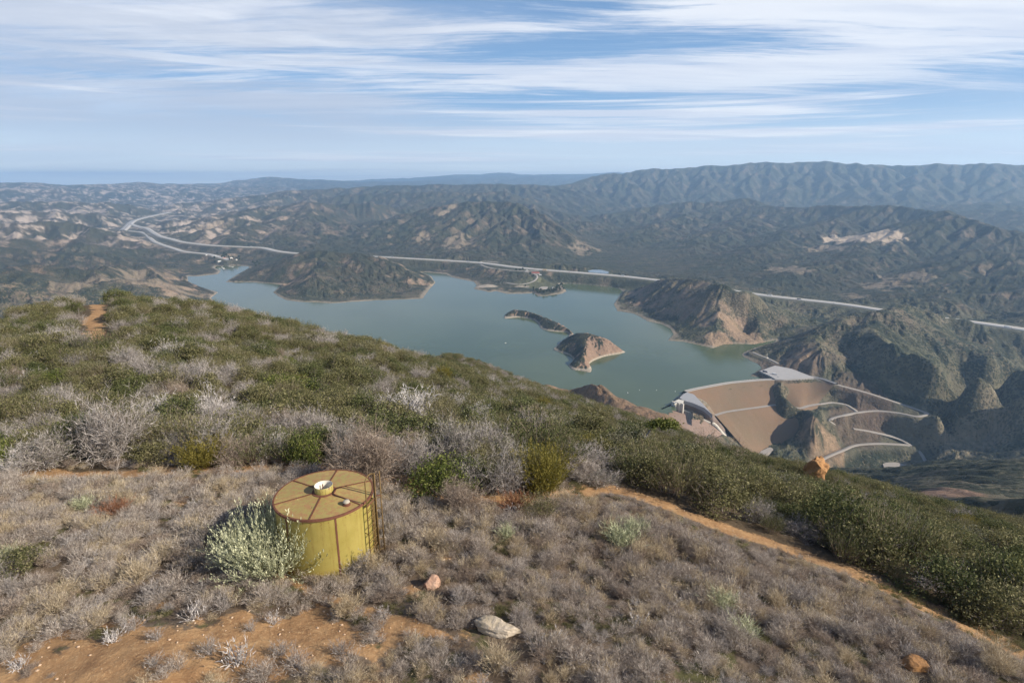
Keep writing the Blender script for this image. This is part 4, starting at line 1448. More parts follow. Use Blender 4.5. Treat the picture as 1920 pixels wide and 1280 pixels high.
def proto_leafy(key, seed, h=1.4, wid=1.0, n=16, nl=3600, size=0.075, mat='olive', clump=0.16, aspect=0.55, nclump=80):
    """rounded leafy bush: leaf clumps spread over an uneven dome on a twig frame"""
    rng = np.random.RandomState(seed)
    base = rng.normal(size=(n, 3)) * [0.12, 0.12, 0]
    D = cone_dirs(n, rng, 1.0, 0.9)
    s0, nd0, dd0 = grow(base, D, np.full(n, h * 0.75), np.full(n, 0.018), rng, 4, 0.18, 0.02)
    P, D, L, W = children(nd0, dd0, 3, h * 0.4, 0.010, rng, 0.7, 1, 0.05)
    s1, nd1, dd1 = grow(P, D, L, W, rng, 3, 0.25, 0.05)
    st = np.concatenate([seg_quads(*s, rng) for s in (s0, s1)])
    # clump centres on lumpy dome
    a = rng.uniform(0, 2 * np.pi, nclump); u = rng.uniform(0.05, 1, nclump) ** 0.8
    rr = np.sqrt(1 - u * u * 0.92)
    lob = 1 + 0.22 * np.sin(3 * a + seed) + 0.16 * np.sin(5 * a + 2 * seed)
    rad = rng.uniform(0.62, 1.0, nclump)
    cc = np.stack([wid * rr * lob * np.cos(a) * rad, wid * rr * lob * np.sin(a) * rad, h * (0.10 + 0.85 * u * (0.75 + 0.25 * lob) * rng.uniform(0.8, 1.08, nclump))], 1)
    i = rng.randint(0, nclump, nl)
    c = cc[i] + rng.normal(size=(nl, 3)) * clump * np.array([1, 1, 0.75]) * (0.6 + 0.7 * rng.uniform(0, 1, nclump))[i][:, None]
    c[:, 2] = np.maximum(c[:, 2], 0.03)
    lv = leaf_quads(c, size, rng, aspect, 0.35)
    make_proto(key, st, lv, 'bark', mat, rng)


def proto_sprigs(key, seed, h=1.3, wid=0.7, n=260, mat='olive', per=12, size=0.06, w=0.006, stemmat='brown', up=1.1):
    """upright feathery sprigs (chamise, broom)"""
    rng = np.random.RandomState(seed)
    a = rng.uniform(0, 2 * np.pi, n); r = wid * 0.55 * np.sqrt(rng.uniform(0, 1, n))
    base = np.stack([r * np.cos(a), r * np.sin(a), rng.uniform(0, 0.25, n) * h], 1)
    D = np.stack([r * np.cos(a) * 1.3 / max(wid, .1), r * np.sin(a) * 1.3 / max(wid, .1), np.full(n, up)], 1) + 0.22 * rng.normal(size=(n, 3))
    L = h * rng.uniform(0.55, 0.95, n)
    s0, nd0, dd0 = grow(base, D, L, np.full(n, w), rng, 5, 0.10, 0.03)
    st = seg_quads(*s0, rng)
    ns = nd0[1:].reshape(-1, 3); ds = dd0[1:].reshape(-1, 3)
    c = np.repeat(ns, per, 0) + np.repeat(ds, per, 0) * rng.uniform(-0.2, 0.05, (len(ns) * per, 1)) * h * 0.6 + rng.normal(size=(len(ns) * per, 3)) * 0.018
    lv = leaf_quads(c, size, rng, 0.28, 0.5, dirs=np.repeat(ds, per, 0) * 0.8)
    make_proto(key, st, lv, stemmat, mat, rng)


def proto_tuft(key, seed, h=0.38, spread=0.9, n=46, k=4, w=0.0045, mat='mauve', lift=0.06):
    rng = np.random.RandomState(seed)
    base = rng.normal(size=(n, 3)) * [0.05, 0.05, 0]
    D = cone_dirs(n, rng, 1.0, spread)
    s0, nd0, dd0 = grow(base, D, h * rng.uniform(0.5, 1.0, n), np.full(n, w), rng, 3, 0.14, lift)
    P, D, L, W = children(nd0, dd0, k, h * 0.32, w * 0.7, rng, 0.42, 1, 0.1)
    s1, nd1, dd1 = grow(P, D, L, W, rng, 2, 0.2, 0.05)
    st = np.concatenate([seg_quads(*s0, rng), seg_quads(*s1, rng)])
    make_proto(key, st, None, mat, None, rng)


for i in range(3):
    proto_tuft('tuft_mauve_%d' % i, 100 + i, 0.38 + 0.05 * i, 0.85, 74, 4, 0.0034, 'mauve')
proto_tuft('tuft_brown', 110, 0.40, 0.75, 76, 4, 0.0036, 'brown')
proto_tuft('tuft_grey', 111, 0.38, 0.95, 56, 4, 0.0042, 'grey')
proto_tuft('tuft_tan', 112, 0.38, 0.6, 80, 3, 0.0032, 'tan')
for i in range(2):
    proto_tuft('clump_tan_%d' % i, 120 + i, 0.56, 0.75, 120, 5, 0.0038, ['tan', 'mauve'][i])
proto_tuft('clump_grey', 123, 0.52, 0.95, 90, 5, 0.0042, 'grey')
proto_tuft('straw', 124, 0.5, 0.45, 40, 1, 0.0040, 'tan', 0.15)
proto_tuft('tuft_white', 113, 0.36, 1.1, 22, 4, 0.0080, 'white')
proto_tuft('tuft_rust', 114, 0.45, 0.9, 90, 5, 0.0055, 'rust')
proto_tuft('tuft_sage', 115, 0.50, 0.55, 110, 3, 0.0060, 'sage', 0.12)
proto_tuft('grass_green', 116, 0.12, 1.0, 46, 1, 0.0045, 'olive', 0.1)
for i in range(3):
    proto_leafy('leafy_olive_%d' % i, 200 + i, 1.15 + 0.15 * i, 0.95, 16, 3400, 0.085, 'olive')
    proto_leafy('leafy_dark_%d' % i, 210 + i, 1.3, 1.0, 16, 3600, 0.085, 'dark')
proto_leafy('leafy_bright', 220, 1.0, 1.0, 14, 3400, 0.085, 'bright')
proto_leafy('leafy_greygreen', 221, 1.1, 0.95, 18, 2200, 0.075, 'greygreen', 0.2)
for i in range(3):
    proto_sprigs('sprig_olive_%d' % i, 230 + i, 1.35, 0.85, 210, 'olive', 4, 0.085)
proto_sprigs('sprig_dark', 235, 1.4, 0.9, 220, 'dark', 4, 0.085)
proto_sprigs('sprig_gold', 236, 1.35, 0.75, 420, 'gold', 5, 0.075, 0.007, 'gold')
for i in range(3):
    proto_twiggy('twiggy_grey_%d' % i, 240 + i, 1.5, 0.95, 30, 3, 4, 0.011, 'grey')
proto_twiggy('twiggy_white', 245, 1.3, 1.3, 16, 3, 3, 0.016, 'white')
proto_twiggy('twiggy_brown', 246, 1.2, 0.8, 44, 4, 4, 0.008, 'brown')
proto_twiggy('twiggy_mixed', 247, 1.35, 0.95, 30, 3, 4, 0.010, 'grey', 'greygreen', 1500)
proto_twiggy('twiggy_mauve', 248, 0.9, 0.9, 50, 4, 4, 0.007, 'mauve')
proto_sprigs('saltbush', 249, 1.35, 1.35, 420, 'sage', 9, 0.075, 0.007, 'sage', 0.62)


# ------------------------------------------------------------------ mass planting (ground cover and the far chaparral): one object each
def scatter_object(name, pts, scl, rot, idx, keys, label, extra_scale=None):
    me = bpy.data.meshes.new(name)
    me.vertices.add(len(pts)); me.vertices.foreach_set('co', pts.astype(np.float32).ravel())
    a = me.attributes.new('scl', 'FLOAT_VECTOR', 'POINT'); a.data.foreach_set('vector', scl.astype(np.float32).ravel())
    a = me.attributes.new('rot', 'FLOAT_VECTOR', 'POINT'); a.data.foreach_set('vector', rot.astype(np.float32).ravel())
    a = me.attributes.new('idx', 'INT', 'POINT'); a.data.foreach_set('value', idx.astype(np.int32))
    o = bpy.data.objects.new(name, me); COL.objects.link(o)
    o['kind'] = 'stuff'; o['label'] = label
    col = bpy.data.collections.new(name + '_kinds')
    for i, key in enumerate(keys):
        po = bpy.data.objects.new('%s_kind_%02d' % (name, i), PROTO[key]['all']); col.objects.link(po)
    ng = bpy.data.node_groups.new(name + '_planting', 'GeometryNodeTree')
    ng.interface.new_socket('Geometry', in_out='INPUT', socket_type='NodeSocketGeometry')
    ng.interface.new_socket('Geometry', in_out='OUTPUT', socket_type='NodeSocketGeometry')
    gi = ng.nodes.new('NodeGroupInput'); go = ng.nodes.new('NodeGroupOutput')
    ci = ng.nodes.new('GeometryNodeCollectionInfo'); ci.inputs['Collection'].default_value = col
    ci.inputs['Separate Children'].default_value = True; ci.inputs['Reset Children'].default_value = True
    ip = ng.nodes.new('GeometryNodeInstanceOnPoints'); ip.inputs['Pick Instance'].default_value = True

    def na(nm, typ):
        n = ng.nodes.new('GeometryNodeInputNamedAttribute'); n.data_type = typ; n.inputs['Name'].default_value = nm
        return n.outputs[0]
    ng.links.new(gi.outputs[0], ip.inputs['Points']); ng.links.new(ci.outputs[0], ip.inputs['Instance'])
    ng.links.new(na('idx', 'INT'), ip.inputs['Instance Index'])
    e = ng.nodes.new('FunctionNodeEulerToRotation'); ng.links.new(na('rot', 'FLOAT_VECTOR'), e.inputs[0]); ng.links.new(e.outputs[0], ip.inputs['Rotation'])
    ng.links.new(na('scl', 'FLOAT_VECTOR'), ip.inputs['Scale'])
    ng.links.new(ip.outputs[0], go.inputs[0])
    md = o.modifiers.new('planting', 'NODES'); md.node_group = ng
    return o


NAMED = []      # (x, y, radius) kept free for the single plants and things


def visible_near(X, Y, Z, margin=1.12):
    d = Y * cp - Z * sp; up = Y * sp + Z * cp
    u = X / np.maximum(d, 0.1); v = up / np.maximum(d, 0.1)
    return (d > 0) & (np.abs(u) < 0.9 * margin + 0.6 / np.maximum(d, 1) * 3) & (v > -0.6 * margin - 2.0 / np.maximum(d, 1)) & (v < 0.62)


def poisson_polar(r0, r1, spacing, rng, azmax=60):
    """jittered hex grid"""
    xs = np.arange(-r1, r1, spacing); ys = np.arange(-4, r1, spacing * 0.866)
    X, Y = np.meshgrid(xs, ys)
    X = X + (np.arange(len(ys)) % 2)[:, None] * spacing / 2
    X = X + rng.uniform(-0.42, 0.42, X.shape) * spacing; Y = Y + rng.uniform(-0.42, 0.42, X.shape) * spacing
    X = X.ravel(); Y = Y.ravel()
    R = np.hypot(X, Y); az = np.degrees(np.arctan2(X, Y))
    m = (R > r0) & (R < r1) & (np.abs(az) < azmax)
    return X[m], Y[m]


def free_of(X, Y, f=1.0):
    m = np.ones(len(X), bool)
    for x, y, r in NAMED:
        m &= (X - x) ** 2 + (Y - y) ** 2 > (r * f) ** 2
    return m


# ------------------------------------------------------------------ single plants
def plant(name, key, px, py, wpx, hpx, label, cat, group=None, depth=1.0, lean=(0, 0), base_dz=0.0, keep=0.85, parts=True):
    """px, py = foot of the plant; wpx, hpx = its size in photograph pixels"""
    g = G(px, py)
    dist = float(np.dot(g, [0, cp, -sp]))
    w = wpx * dist / F; h = hpx * dist / F
    pm = PROTO[key]
    co = np.empty(len(pm['all'].vertices) * 3, np.float32); pm['all'].vertices.foreach_get('co', co); co = co.reshape(-1, 3)
    pw = np.percentile(np.abs(co[:, :2]), 97) * 2; ph = np.percentile(co[:, 2], 98)
    dep = 0.55 + 0.45 * math.sin(math.atan2(-g[2], math.hypot(g[0], g[1])))
    sx = w / pw; sz = h / ph
    yb = g[1] + w * 0.35 * depth; xb = g[0] * yb / g[1]
    rng = np.random.RandomState(int(px * 7 + py) % 9973)
    e = empty(name, (xb, yb, float(near_z(xb, yb)) - 0.03 + base_dz), rng.uniform(0, 6.28))
    e.scale = (sx, sx * depth, sz)
    e.rotation_euler = (lean[0], lean[1], e.rotation_euler[2])
    tag(e, label, cat, group)
    for part in ('stems', 'foliage'):
        if part in pm:
            if part == 'stems' and 'foliage' not in pm: nm = 'branches'
            else: nm = part
            o = bpy.data.objects.new(nm, pm[part]); COL.objects.link(o); o.parent = e
    NAMED.append((xb, yb, w * 0.5 * keep))
    return e


PLANTS = [
 ('saltbush', 'saltbush', 516, 1106, 176, 122, 'pale sage green spiky bush growing against the shaded side of the yellow tank', 'bush'),
 ('leafy_shrub', 'leafy_bright', 826, 938, 122, 62, 'bright green leafy bush behind the tank, in front of grey bushes', 'bush'),
 ('twiggy_shrub', 'twiggy_grey_0', 942, 936, 84, 74, 'round grey twiggy bush right between the bright green and the golden green bush', 'bush'),
 ('broom_shrub', 'sprig_gold', 1016, 938, 98, 92, 'upright golden green broom bush, the yellowest bush beside the clearing', 'bush'),
 ('dry_shrub', 'twiggy_brown', 866, 972, 76, 60, 'low dark brown dry bush at the foot of the bright green bush', 'bush'),
 ('dry_shrub', 'tuft_rust', 965, 968, 60, 38, 'low reddish dry bush below the round grey twiggy bush', 'bush'),
 ('dry_shrub', 'sprig_olive_0', 1012, 982, 66, 46, 'small brown and green bush just below the golden green broom bush', 'bush'),
 ('twiggy_shrub', 'twiggy_brown', 690, 930, 118, 118, 'large brownish grey twiggy bush standing right behind the tank ladder', 'bush'),
 ('twiggy_shrub', 'twiggy_grey_1', 775, 905, 90, 80, 'grey twiggy bush upslope of the bright green bush', 'bush'),
 ('twiggy_shrub', 'twiggy_mixed', 852, 890, 84, 100, 'tall brownish bush with bare upper twigs behind the bright green bush', 'bush'),
 ('twiggy_shrub', 'twiggy_grey_2', 918, 872, 92, 76, 'pale grey bare bush uphill of the golden green broom bush', 'bush'),
 ('olive_shrub', 'sprig_dark', 1002, 868, 128, 92, 'wide dark olive bush right behind the golden green broom bush', 'bush'),
 ('olive_shrub', 'sprig_olive_1', 930, 925, 60, 62, 'olive bush crowded behind the round grey twiggy bush', 'bush'),
 ('leafy_shrub', 'leafy_dark_0', 722, 842, 120, 66, 'dark green glossy bush uphill of the tank under bleached branches', 'bush'),
 ('leafy_shrub', 'leafy_dark_1', 792, 842, 100, 62, 'dark green bush beside the tall brownish bush, under pale twigs', 'bush'),
 ('bleached_shrub', 'twiggy_white', 770, 800, 130, 62, 'bleached white dead branches spread over the dark green bushes uphill of the tank', 'dead bush'),
 ('bleached_shrub', 'twiggy_white', 860, 776, 66, 34, 'whitish dead branches low on the slope toward the lake', 'dead bush'),
 ('dry_shrub', 'twiggy_grey_0', 1112, 882, 96, 40, 'flat heap of dead grey branches at the bend of the dirt track', 'dead bush'),
 ('dry_shrub', 'twiggy_mauve', 1090, 906, 80, 34, 'low mauve grey bush at the upper end of the dirt trail', 'bush'),
 ('dry_shrub', 'twiggy_mixed', 1122, 920, 74, 36, 'low grey green bush where the dirt trail starts downhill', 'bush'),
 ('bleached_shrub', 'tuft_white', 876, 966, 28, 32, 'small bleached white dead plant in front of the low dark brown bush', 'dead plant'),
 ('sage_tuft', 'tuft_sage', 1163, 1034, 62, 46, 'largest pale silvery sage plant in the dry scrub right of the tank', 'sagebrush'),
 ('sage_tuft', 'tuft_sage', 1192, 1014, 44, 38, 'silvery sage plant just behind the largest silvery one', 'sagebrush'),
 ('sage_tuft', 'tuft_sage', 949, 1018, 34, 30, 'small silvery sage plant below the round grey twiggy bush', 'sagebrush'),
 ('sage_tuft', 'tuft_sage', 1392, 1206, 50, 40, 'silvery sage plant low in the scrub toward the trail', 'sagebrush'),
 ('sage_tuft', 'tuft_sage', 1350, 1150, 52, 36, 'faint grey green sage plant halfway down the dry scrub', 'sagebrush'),
 ('sage_tuft', 'tuft_sage', 158, 962, 34, 30, 'pale sage plant in the dry scrub left of the rusty bush', 'sagebrush'),
 ('sage_tuft', 'tuft_sage', 14, 1062, 36, 34, 'pale tuft behind the flat green bush at the left edge', 'sagebrush'),
 ('rusty_shrub', 'tuft_rust', 217, 978, 58, 32, 'low rusty red bush in the dry scrub left of the tank shadow', 'bush'),
 ('low_green_shrub', 'leafy_olive_0', 40, 1090, 96, 42, 'flat moss green bush in the dry scrub at the left edge', 'bush'),
 ('low_green_shrub', 'leafy_bright', 2, 896, 56, 74, 'yellowish green bush at the left end of the clearing edge', 'bush'),
 ('twiggy_shrub', 'twiggy_white', 36, 896, 66, 56, 'pale bluish grey bare bush beside the yellowish green bush', 'bush'),
 ('twiggy_shrub', 'twiggy_mixed', 96, 890, 100, 70, 'grey green half bare bush near the left end of the clearing edge', 'bush'),
 ('twiggy_shrub', 'twiggy_grey_1', 228, 876, 130, 128, 'tallest grey twiggy bush at the back of the clearing', 'bush'),
 ('olive_shrub', 'leafy_dark_2', 150, 868, 88, 84, 'dark green bush left of the tallest grey twiggy bush', 'bush'),
 ('leafy_shrub', 'leafy_olive_1', 300, 874, 62, 44, 'small olive green bush right of the tallest grey bush', 'bush'),
 ('olive_shrub', 'sprig_gold', 388, 884, 90, 56, 'broad yellowish olive bush at the middle of the clearing edge', 'bush'),
 ('twiggy_shrub', 'twiggy_brown', 446, 882, 64, 54, 'brown dry bush beside the broad yellowish olive bush', 'bush'),
 ('olive_shrub', 'sprig_dark', 480, 880, 84, 62, 'dark olive bush at the clearing edge left of the pale skeleton bush', 'bush'),
 ('bleached_shrub', 'twiggy_white', 522, 874, 56, 60, 'pale skeleton bush at the clearing edge, behind and left of the tank', 'dead bush'),
 ('leafy_shrub', 'leafy_bright', 578, 878, 72, 62, 'fresh green bush at the clearing edge behind the tank', 'bush'),
 ('leafy_shrub', 'leafy_dark_1', 335, 812, 80, 60, 'dark green bush behind the fallen pale branches', 'bush'),
 ('fallen_branches', 'twiggy_white', 306, 806, 76, 62, 'fallen pale forked branches uphill of the clearing', 'dead branches'),
 ('bleached_shrub', 'twiggy_white', 402, 800, 80, 66, 'bleached white bare bush right of the fallen pale branches', 'dead bush'),
 ('bleached_shrub', 'twiggy_grey_2', 382, 742, 66, 56, 'light grey bare bush in the middle of the left slope', 'dead bush'),
 ('bleached_shrub', 'twiggy_grey_1', 112, 655, 70, 38, 'feathery white dead bush left of the orange path on the knoll', 'dead bush'),
 ('bleached_shrub', 'twiggy_grey_0', 140, 618, 44, 30, 'round grey bare bush left of the orange path near the hilltop', 'dead bush'),
 ('bleached_shrub', 'twiggy_white', 322, 680, 60, 40, 'pale bare bush in the green slope right of the orange path', 'dead bush'),
 ('leafy_shrub', 'leafy_bright', 535, 752, 110, 36, 'wide flat bright green bush on the middle slope', 'bush'),
 ('leafy_shrub', 'leafy_bright', 538, 696, 44, 24, 'small round green bush above the wide flat one', 'bush'),
 ('leafy_shrub', 'leafy_bright', 112, 734, 60, 30, 'yellow green bush on the slope at far left', 'bush'),
 ('olive_shrub', 'sprig_dark', 1185, 905, 90, 60, 'dark olive bush at the upper edge of the dirt trail, the first one downhill', 'bush'),
 ('olive_shrub', 'sprig_olive_2', 1262, 940, 110, 82, 'grey olive bush overhanging the upper dirt trail', 'bush'),
 ('olive_shrub', 'leafy_olive_2', 1345, 968, 110, 80, 'olive bush with dense top beside the dirt trail, before the dead heap', 'bush'),
 ('dry_shrub', 'twiggy_grey_1', 1490, 1008, 78, 34, 'heap of dead grey sticks under the bushes beside the trail', 'dead branches'),
 ('olive_shrub', 'leafy_dark_0', 1560, 1030, 120, 110, 'tall dark bush beside the trail right of the dead sticks', 'bush'),
 ('olive_shrub', 'sprig_dark', 1660, 1070, 140, 120, 'largest dark olive bush along the dirt trail', 'bush'),
 ('olive_shrub', 'leafy_olive_0', 1735, 1090, 90, 96, 'olive bush where the trail turns mossy, above white dead sticks', 'bush'),
 ('bleached_shrub', 'twiggy_white', 1750, 1112, 70, 36, 'bright white dead sticks beside the mossy part of the trail', 'dead branches'),
 ('bleached_shrub', 'twiggy_white', 1838, 1150, 80, 36, 'white dead sticks farther down the mossy trail', 'dead branches'),
 ('leafy_shrub', 'leafy_dark_2', 1860, 1150, 120, 110, 'green bush above the farther white sticks near the right edge', 'bush'),
]
for a in PLANTS:
    plant(*a)


# a small gnarled tree with a bare trunk, and two leafless saplings on the skyline before the dam
def skyline_tree():
    g = G(1198, 858)
    s = float(np.dot(g, [0, cp, -sp])) / F
    t = empty('gnarled_tree', g)
    tag(t, 'crooked small tree with pale bare trunk and green tufts at its top', 'tree')
    mb = MB()
    H_ = 64 * s
    mb.tube([(0, 0, -0.2), (0.08 * H_, 0, 0.3 * H_), (0.14 * H_, 0.05, 0.6 * H_), (0.32 * H_, 0.0, H_)], [0.13, 0.10, 0.08, 0.05], 7)
    mb.tube([(0.32 * H_, 0, H_), (0.6 * H_, 0.1, 1.12 * H_), (0.85 * H_, 0, 1.1 * H_)], [0.05, 0.04, 0.02], 6)
    mb.tube([(0.14 * H_, 0.05, 0.6 * H_), (0.02 * H_, -0.1, 0.8 * H_)], [0.05, 0.02], 6)
    mb.build('trunk', PM['white'], t, True)
    rng = np.random.RandomState(5)
    cl = []
    for cx, cz, r, n in ((0.36, 1.05, 0.16, 420), (0.55, 1.14, 0.13, 300), (0.80, 1.1, 0.18, 420), (0.95, 1.02, 0.14, 300), (0.62, 0.98, 0.10, 160)):
        c = rng.normal(size=(n, 3)) * r * H_ * np.array([1, 1, 0.5]) * 0.55 + np.array([cx * H_, 0, cz * H_]); cl.append(c)
    lv = leaf_quads(np.concatenate(cl), 0.16, rng, 0.6, 0.3)
    mesh_obj('crown', lv, np.arange(len(lv)).reshape(-1, 4), attrs={'rnd': np.repeat(rng.uniform(0, 1, len(lv) // 4), 4)}, mat=PM['bright'], parent=t)
    for px, py, hp, lab, sd in ((1336, 862, 62, 'leafless dark sapling standing against the spillway, the straighter of two', 3), (1316, 860, 54, 'thin leafless sapling just left of the darker one before the spillway', 8), (1396, 872, 52, 'spreading leafless bush leaning right before the dam face', 12)):
        g = G(px, py); s2 = float(np.dot(g, [0, cp, -sp])) / F
        t2 = empty('bare_sapling', g); tag(t2, lab, 'bare tree')
        rng = np.random.RandomState(sd)
        h = hp * s2
        n = 5
        s0, n0, d0 = grow(rng.normal(size=(n, 3)) * [0.1, 0.1, 0], cone_dirs(n, rng, 1.2, 0.55 if sd < 12 else 1.2), np.full(n, h * 0.9), np.full(n, 0.035), rng, 5, 0.14, 0.05)
        P_, D_, L_, W_ = children(n0, d0, 3, h * 0.3, 0.02, rng, 0.6, 1)
        s1, n1, d1 = grow(P_, D_, L_, W_, rng, 3, 0.2, 0.05)
        P_, D_, L_, W_ = children(n1, d1, 3, h * 0.13, 0.012, rng, 0.6, 0)
        s2_, _, _ = grow(P_, D_, L_, W_, rng, 2, 0.2)
        v = np.concatenate([seg_quads(*q, rng) for q in (s0, s1, s2_)])
        mesh_obj('branches', v, np.arange(len(v)).reshape(-1, 4), attrs={'rnd': np.repeat(rng.uniform(0, 1, len(v) // 4), 4)}, mat=PM['brown'], parent=t2)


skyline_tree()

# dead tufts standing on the bare ochre soil, one by one
TUFTS = [(215, 1212, 40), (250, 1190, 44), (150, 1185, 40), (295, 1205, 34), (365, 1170, 46), (290, 1255, 34), (335, 1265, 44), (420, 1150, 36), (515, 1178, 36), (470, 1190, 28), (330, 1118, 60), (395, 1235, 44), (450, 1262, 70), (530, 1235, 40), (70, 1225, 26), (560, 1262, 50), (40, 1262, 40),
         (640, 1235, 40), (780, 1255, 44), (860, 1262, 40), (720, 1165, 34), (1010, 1235, 50), (1080, 1262, 60), (500, 1142, 34)]
for i, (x, y, w) in enumerate(TUFTS):
    plant('dead_tuft', ['tuft_white', 'tuft_grey', 'tuft_mauve_1', 'tuft_grey'][i % 4], x, y, w, w * 0.72, 'pale grey dead tuft standing alone on the bare ochre soil', 'tuft', 'grey tufts on the bare ochre soil', keep=0.4)
for x, y, h, lab in ((677, 1075, 52, 'pale dry flower stalk before the tank, the one nearer its riveted seam'), (689, 1078, 58, 'pale dry flower stalk rising beside the inner ladder')):
    g = G(x, y); s = float(np.dot(g, [0, cp, -sp])) / F
    t = empty('dry_stalk', g); tag(t, lab, 'dry plant')
    rng = np.random.RandomState(x)
    s0, n0, d0 = grow(rng.normal(size=(3, 3)) * 0.03, np.tile([0.05, 0, 1.0], (3, 1)) + rng.normal(size=(3, 3)) * 0.08, np.full(3, h * s), np.full(3, 0.012), rng, 7, 0.05)
    P_, D_, L_, W_ = children(n0, d0, 5, 0.07, 0.008, rng, 1.0, 1)
    s1, _, _ = grow(P_, D_, L_, W_, rng, 2, 0.3)
    v = np.concatenate([seg_quads(*q, rng) for q in (s0, s1)])
    mesh_obj('stalk', v, np.arange(len(v)).reshape(-1, 4), attrs={'rnd': np.repeat(rng.uniform(0, 1, len(v) // 4), 4)}, mat=PM['grey'], parent=t)

# ------------------------------------------------------------------ the slope: chaparral bushes
TANK = (-6.80369369, 18.36809014)
NAMED.append((TANK[0], TANK[1], 1.95))
NAMED.append((TANK[0] + 1.9, TANK[1] - 0.6, 0.6))
for _x, _y, _r in ((809, 1104, 0.5), (809, 1118, 0.5), (934, 1196, 0.75), (900, 1190, 0.6), (965, 1200, 0.6), (925, 1212, 0.7), (960, 1216, 0.6), (1722, 1258, 0.5), (1722, 1275, 0.5), (1530, 912, 3.0), (1522, 920, 2.5), (1518, 935, 2.0)):
    _g = G(_x, _y); NAMED.append((_g[0], _g[1], _r))


def plant_slope():
    rng = np.random.RandomState(11)
    keysA = ['leafy_dark_0', 'leafy_dark_1', 'leafy_dark_2', 'leafy_bright', 'leafy_olive_0', 'leafy_olive_1', 'leafy_olive_2', 'sprig_olive_0', 'sprig_olive_1', 'sprig_olive_2', 'sprig_dark', 'leafy_greygreen', 'twiggy_mixed',
             'twiggy_grey_0', 'twiggy_grey_1', 'twiggy_grey_2', 'twiggy_white', 'twiggy_brown', 'sprig_gold']
    X1, Y1 = poisson_polar(15, 110, 1.28, rng)
    X2, Y2 = poisson_polar(110, 300, 1.9, rng, 54)
    X = np.concatenate([X1, X2]); Y = np.concatenate([Y1, Y2])
    Z = near_z(X, Y)
    open_, bare, inf, dT, dB, dK, n, n2 = ground_masks(X, Y)
    R = np.hypot(X, Y)
    dF = seg_dist(X, Y, FIELD, True)[0]
    m = visible_near(X, Y, Z, 1.15) & (inf < 0.5) & (open_ < 0.25) & (dT > 1.35 + 0.9 * sstep(X, 17, 22)) & (dK > 1.3 + 1.2 * (Y < 105)) & (dF > 0.75)
    X, Y, Z, R, dF = X[m], Y[m], Z[m], R[m], dF[m]
    f = free_of(X, Y, 0.95)
    X, Y, Z, R, dF = X[f], Y[f], Z[f], R[f], dF[f]
    # hidden beyond the skyline: drop what the eye cannot reach
    prof = np.maximum.accumulate((NZ + 1.4) / NR_, axis=0)
    az = np.arctan2(X, Y); lr = np.log(R)
    vis = bil(prof, (az - _naz[0]) / (_naz[-1] - _naz[0]) * (NRA - 1), (lr - 0.03 - _nlr[0]) / (_nlr[-1] - _nlr[0]) * (NRL - 1))
    f = (Z + 3.6) / R > vis
    X, Y, Z, R, dF, az = X[f], Y[f], Z[f], R[f], dF[f], az[f]
    N = len(X)
    g1 = fbm(X / 5, Y / 5, 3, 81); g2 = fbm(X / 4, Y / 4, 3, 82); g3 = fbm(X / 11, Y / 11, 2, 83)
    azd = np.degrees(az)
    # grey bare bushes crowd the near left of the slope; the right-hand slope is olive
    greyness = g1 * 0.9 + 0.17 * sstep(-azd, -10, 25) * (1 - sstep(R, 38, 60)) - 0.22 * sstep(azd, 12, 26) - 0.07
    u = rng.uniform(0, 1, N)
    idx = np.zeros(N, int)
    gm = greyness + 0.50 * (u - 0.5) > 0.17
    idx[gm] = rng.choice([12, 13, 14, 15, 16, 17, 11], N, p=[.20, .20, .17, .16, .07, .10, .10])[gm]
    dk = (~gm) & (g2 + 0.35 * (u - .5) > 0.12)
    idx[dk] = rng.choice([0, 1, 2, 10, 3], N, p=[.26, .24, .24, .18, .08])[dk]
    ol = (~gm) & (~dk)
    idx[ol] = rng.choice([4, 5, 6, 7, 8, 9, 11, 18, 13], N, p=[.22, .21, .19, .09, .08, .07, .10, .01, .03])[ol]
    s = (0.62 + 0.95 * rng.uniform(0, 1, N) ** 1.6) * (1.0 + 0.25 * g3)
    s *= np.where(dF < 3, 1.05, 1.0)
    s = s * np.where(R > 110, 1.3, 1.0)
    sz = s * rng.uniform(0.75, 1.2, N) * np.where(idx == 3, 0.7, 1.0) * np.where(R > 110, 0.8, 1)
    rot = np.stack([rng.normal(0, 0.10, N), rng.normal(0, 0.10, N), rng.uniform(0, 6.28, N)], 1)
    # the bushes that show largest: objects of their own
    size = s / R
    order = np.argsort(-size)
    on = order[:280]
    rest = np.setdiff1d(np.arange(N), on)
    fam = {}
    for i in range(19):
        k_ = keysA[i]
        fam[i] = (('leafy_shrub', 'dark green leafy bush in the unbroken chaparral beyond the clearing', 'dark green bushes of the chaparral') if 'dark' in k_ and 'leafy' in k_ else
                  ('leafy_shrub', 'bright green leafy bush scattered in the chaparral', 'bright green bushes of the chaparral') if 'bright' in k_ else
                  ('leafy_shrub', 'olive leafy bush in the unbroken chaparral beyond the clearing', 'olive bushes of the chaparral') if 'leafy_olive' in k_ else
                  ('needle_shrub', 'feathery olive bush of upright sprigs in the chaparral', 'feathery olive bushes of the chaparral') if 'sprig_olive' in k_ or 'sprig_dark' in k_ else
                  ('needle_shrub', 'yellowish sprig bush in the chaparral', 'yellowish bushes of the chaparral') if 'gold' in k_ else
                  ('half_bare_shrub', 'grey green half bare bush in the chaparral', 'half bare bushes of the chaparral') if 'mixed' in k_ or 'greygreen' in k_ else
                  ('bleached_shrub', 'bleached white bare bush in the chaparral', 'white bare bushes of the chaparral') if 'white' in k_ else
                  ('twiggy_shrub', 'brown bare twiggy bush in the chaparral', 'brown twiggy bushes of the chaparral') if 'brown' in k_ else
                  ('twiggy_shrub', 'grey bare twiggy bush in the chaparral', 'grey twiggy bushes of the chaparral'))
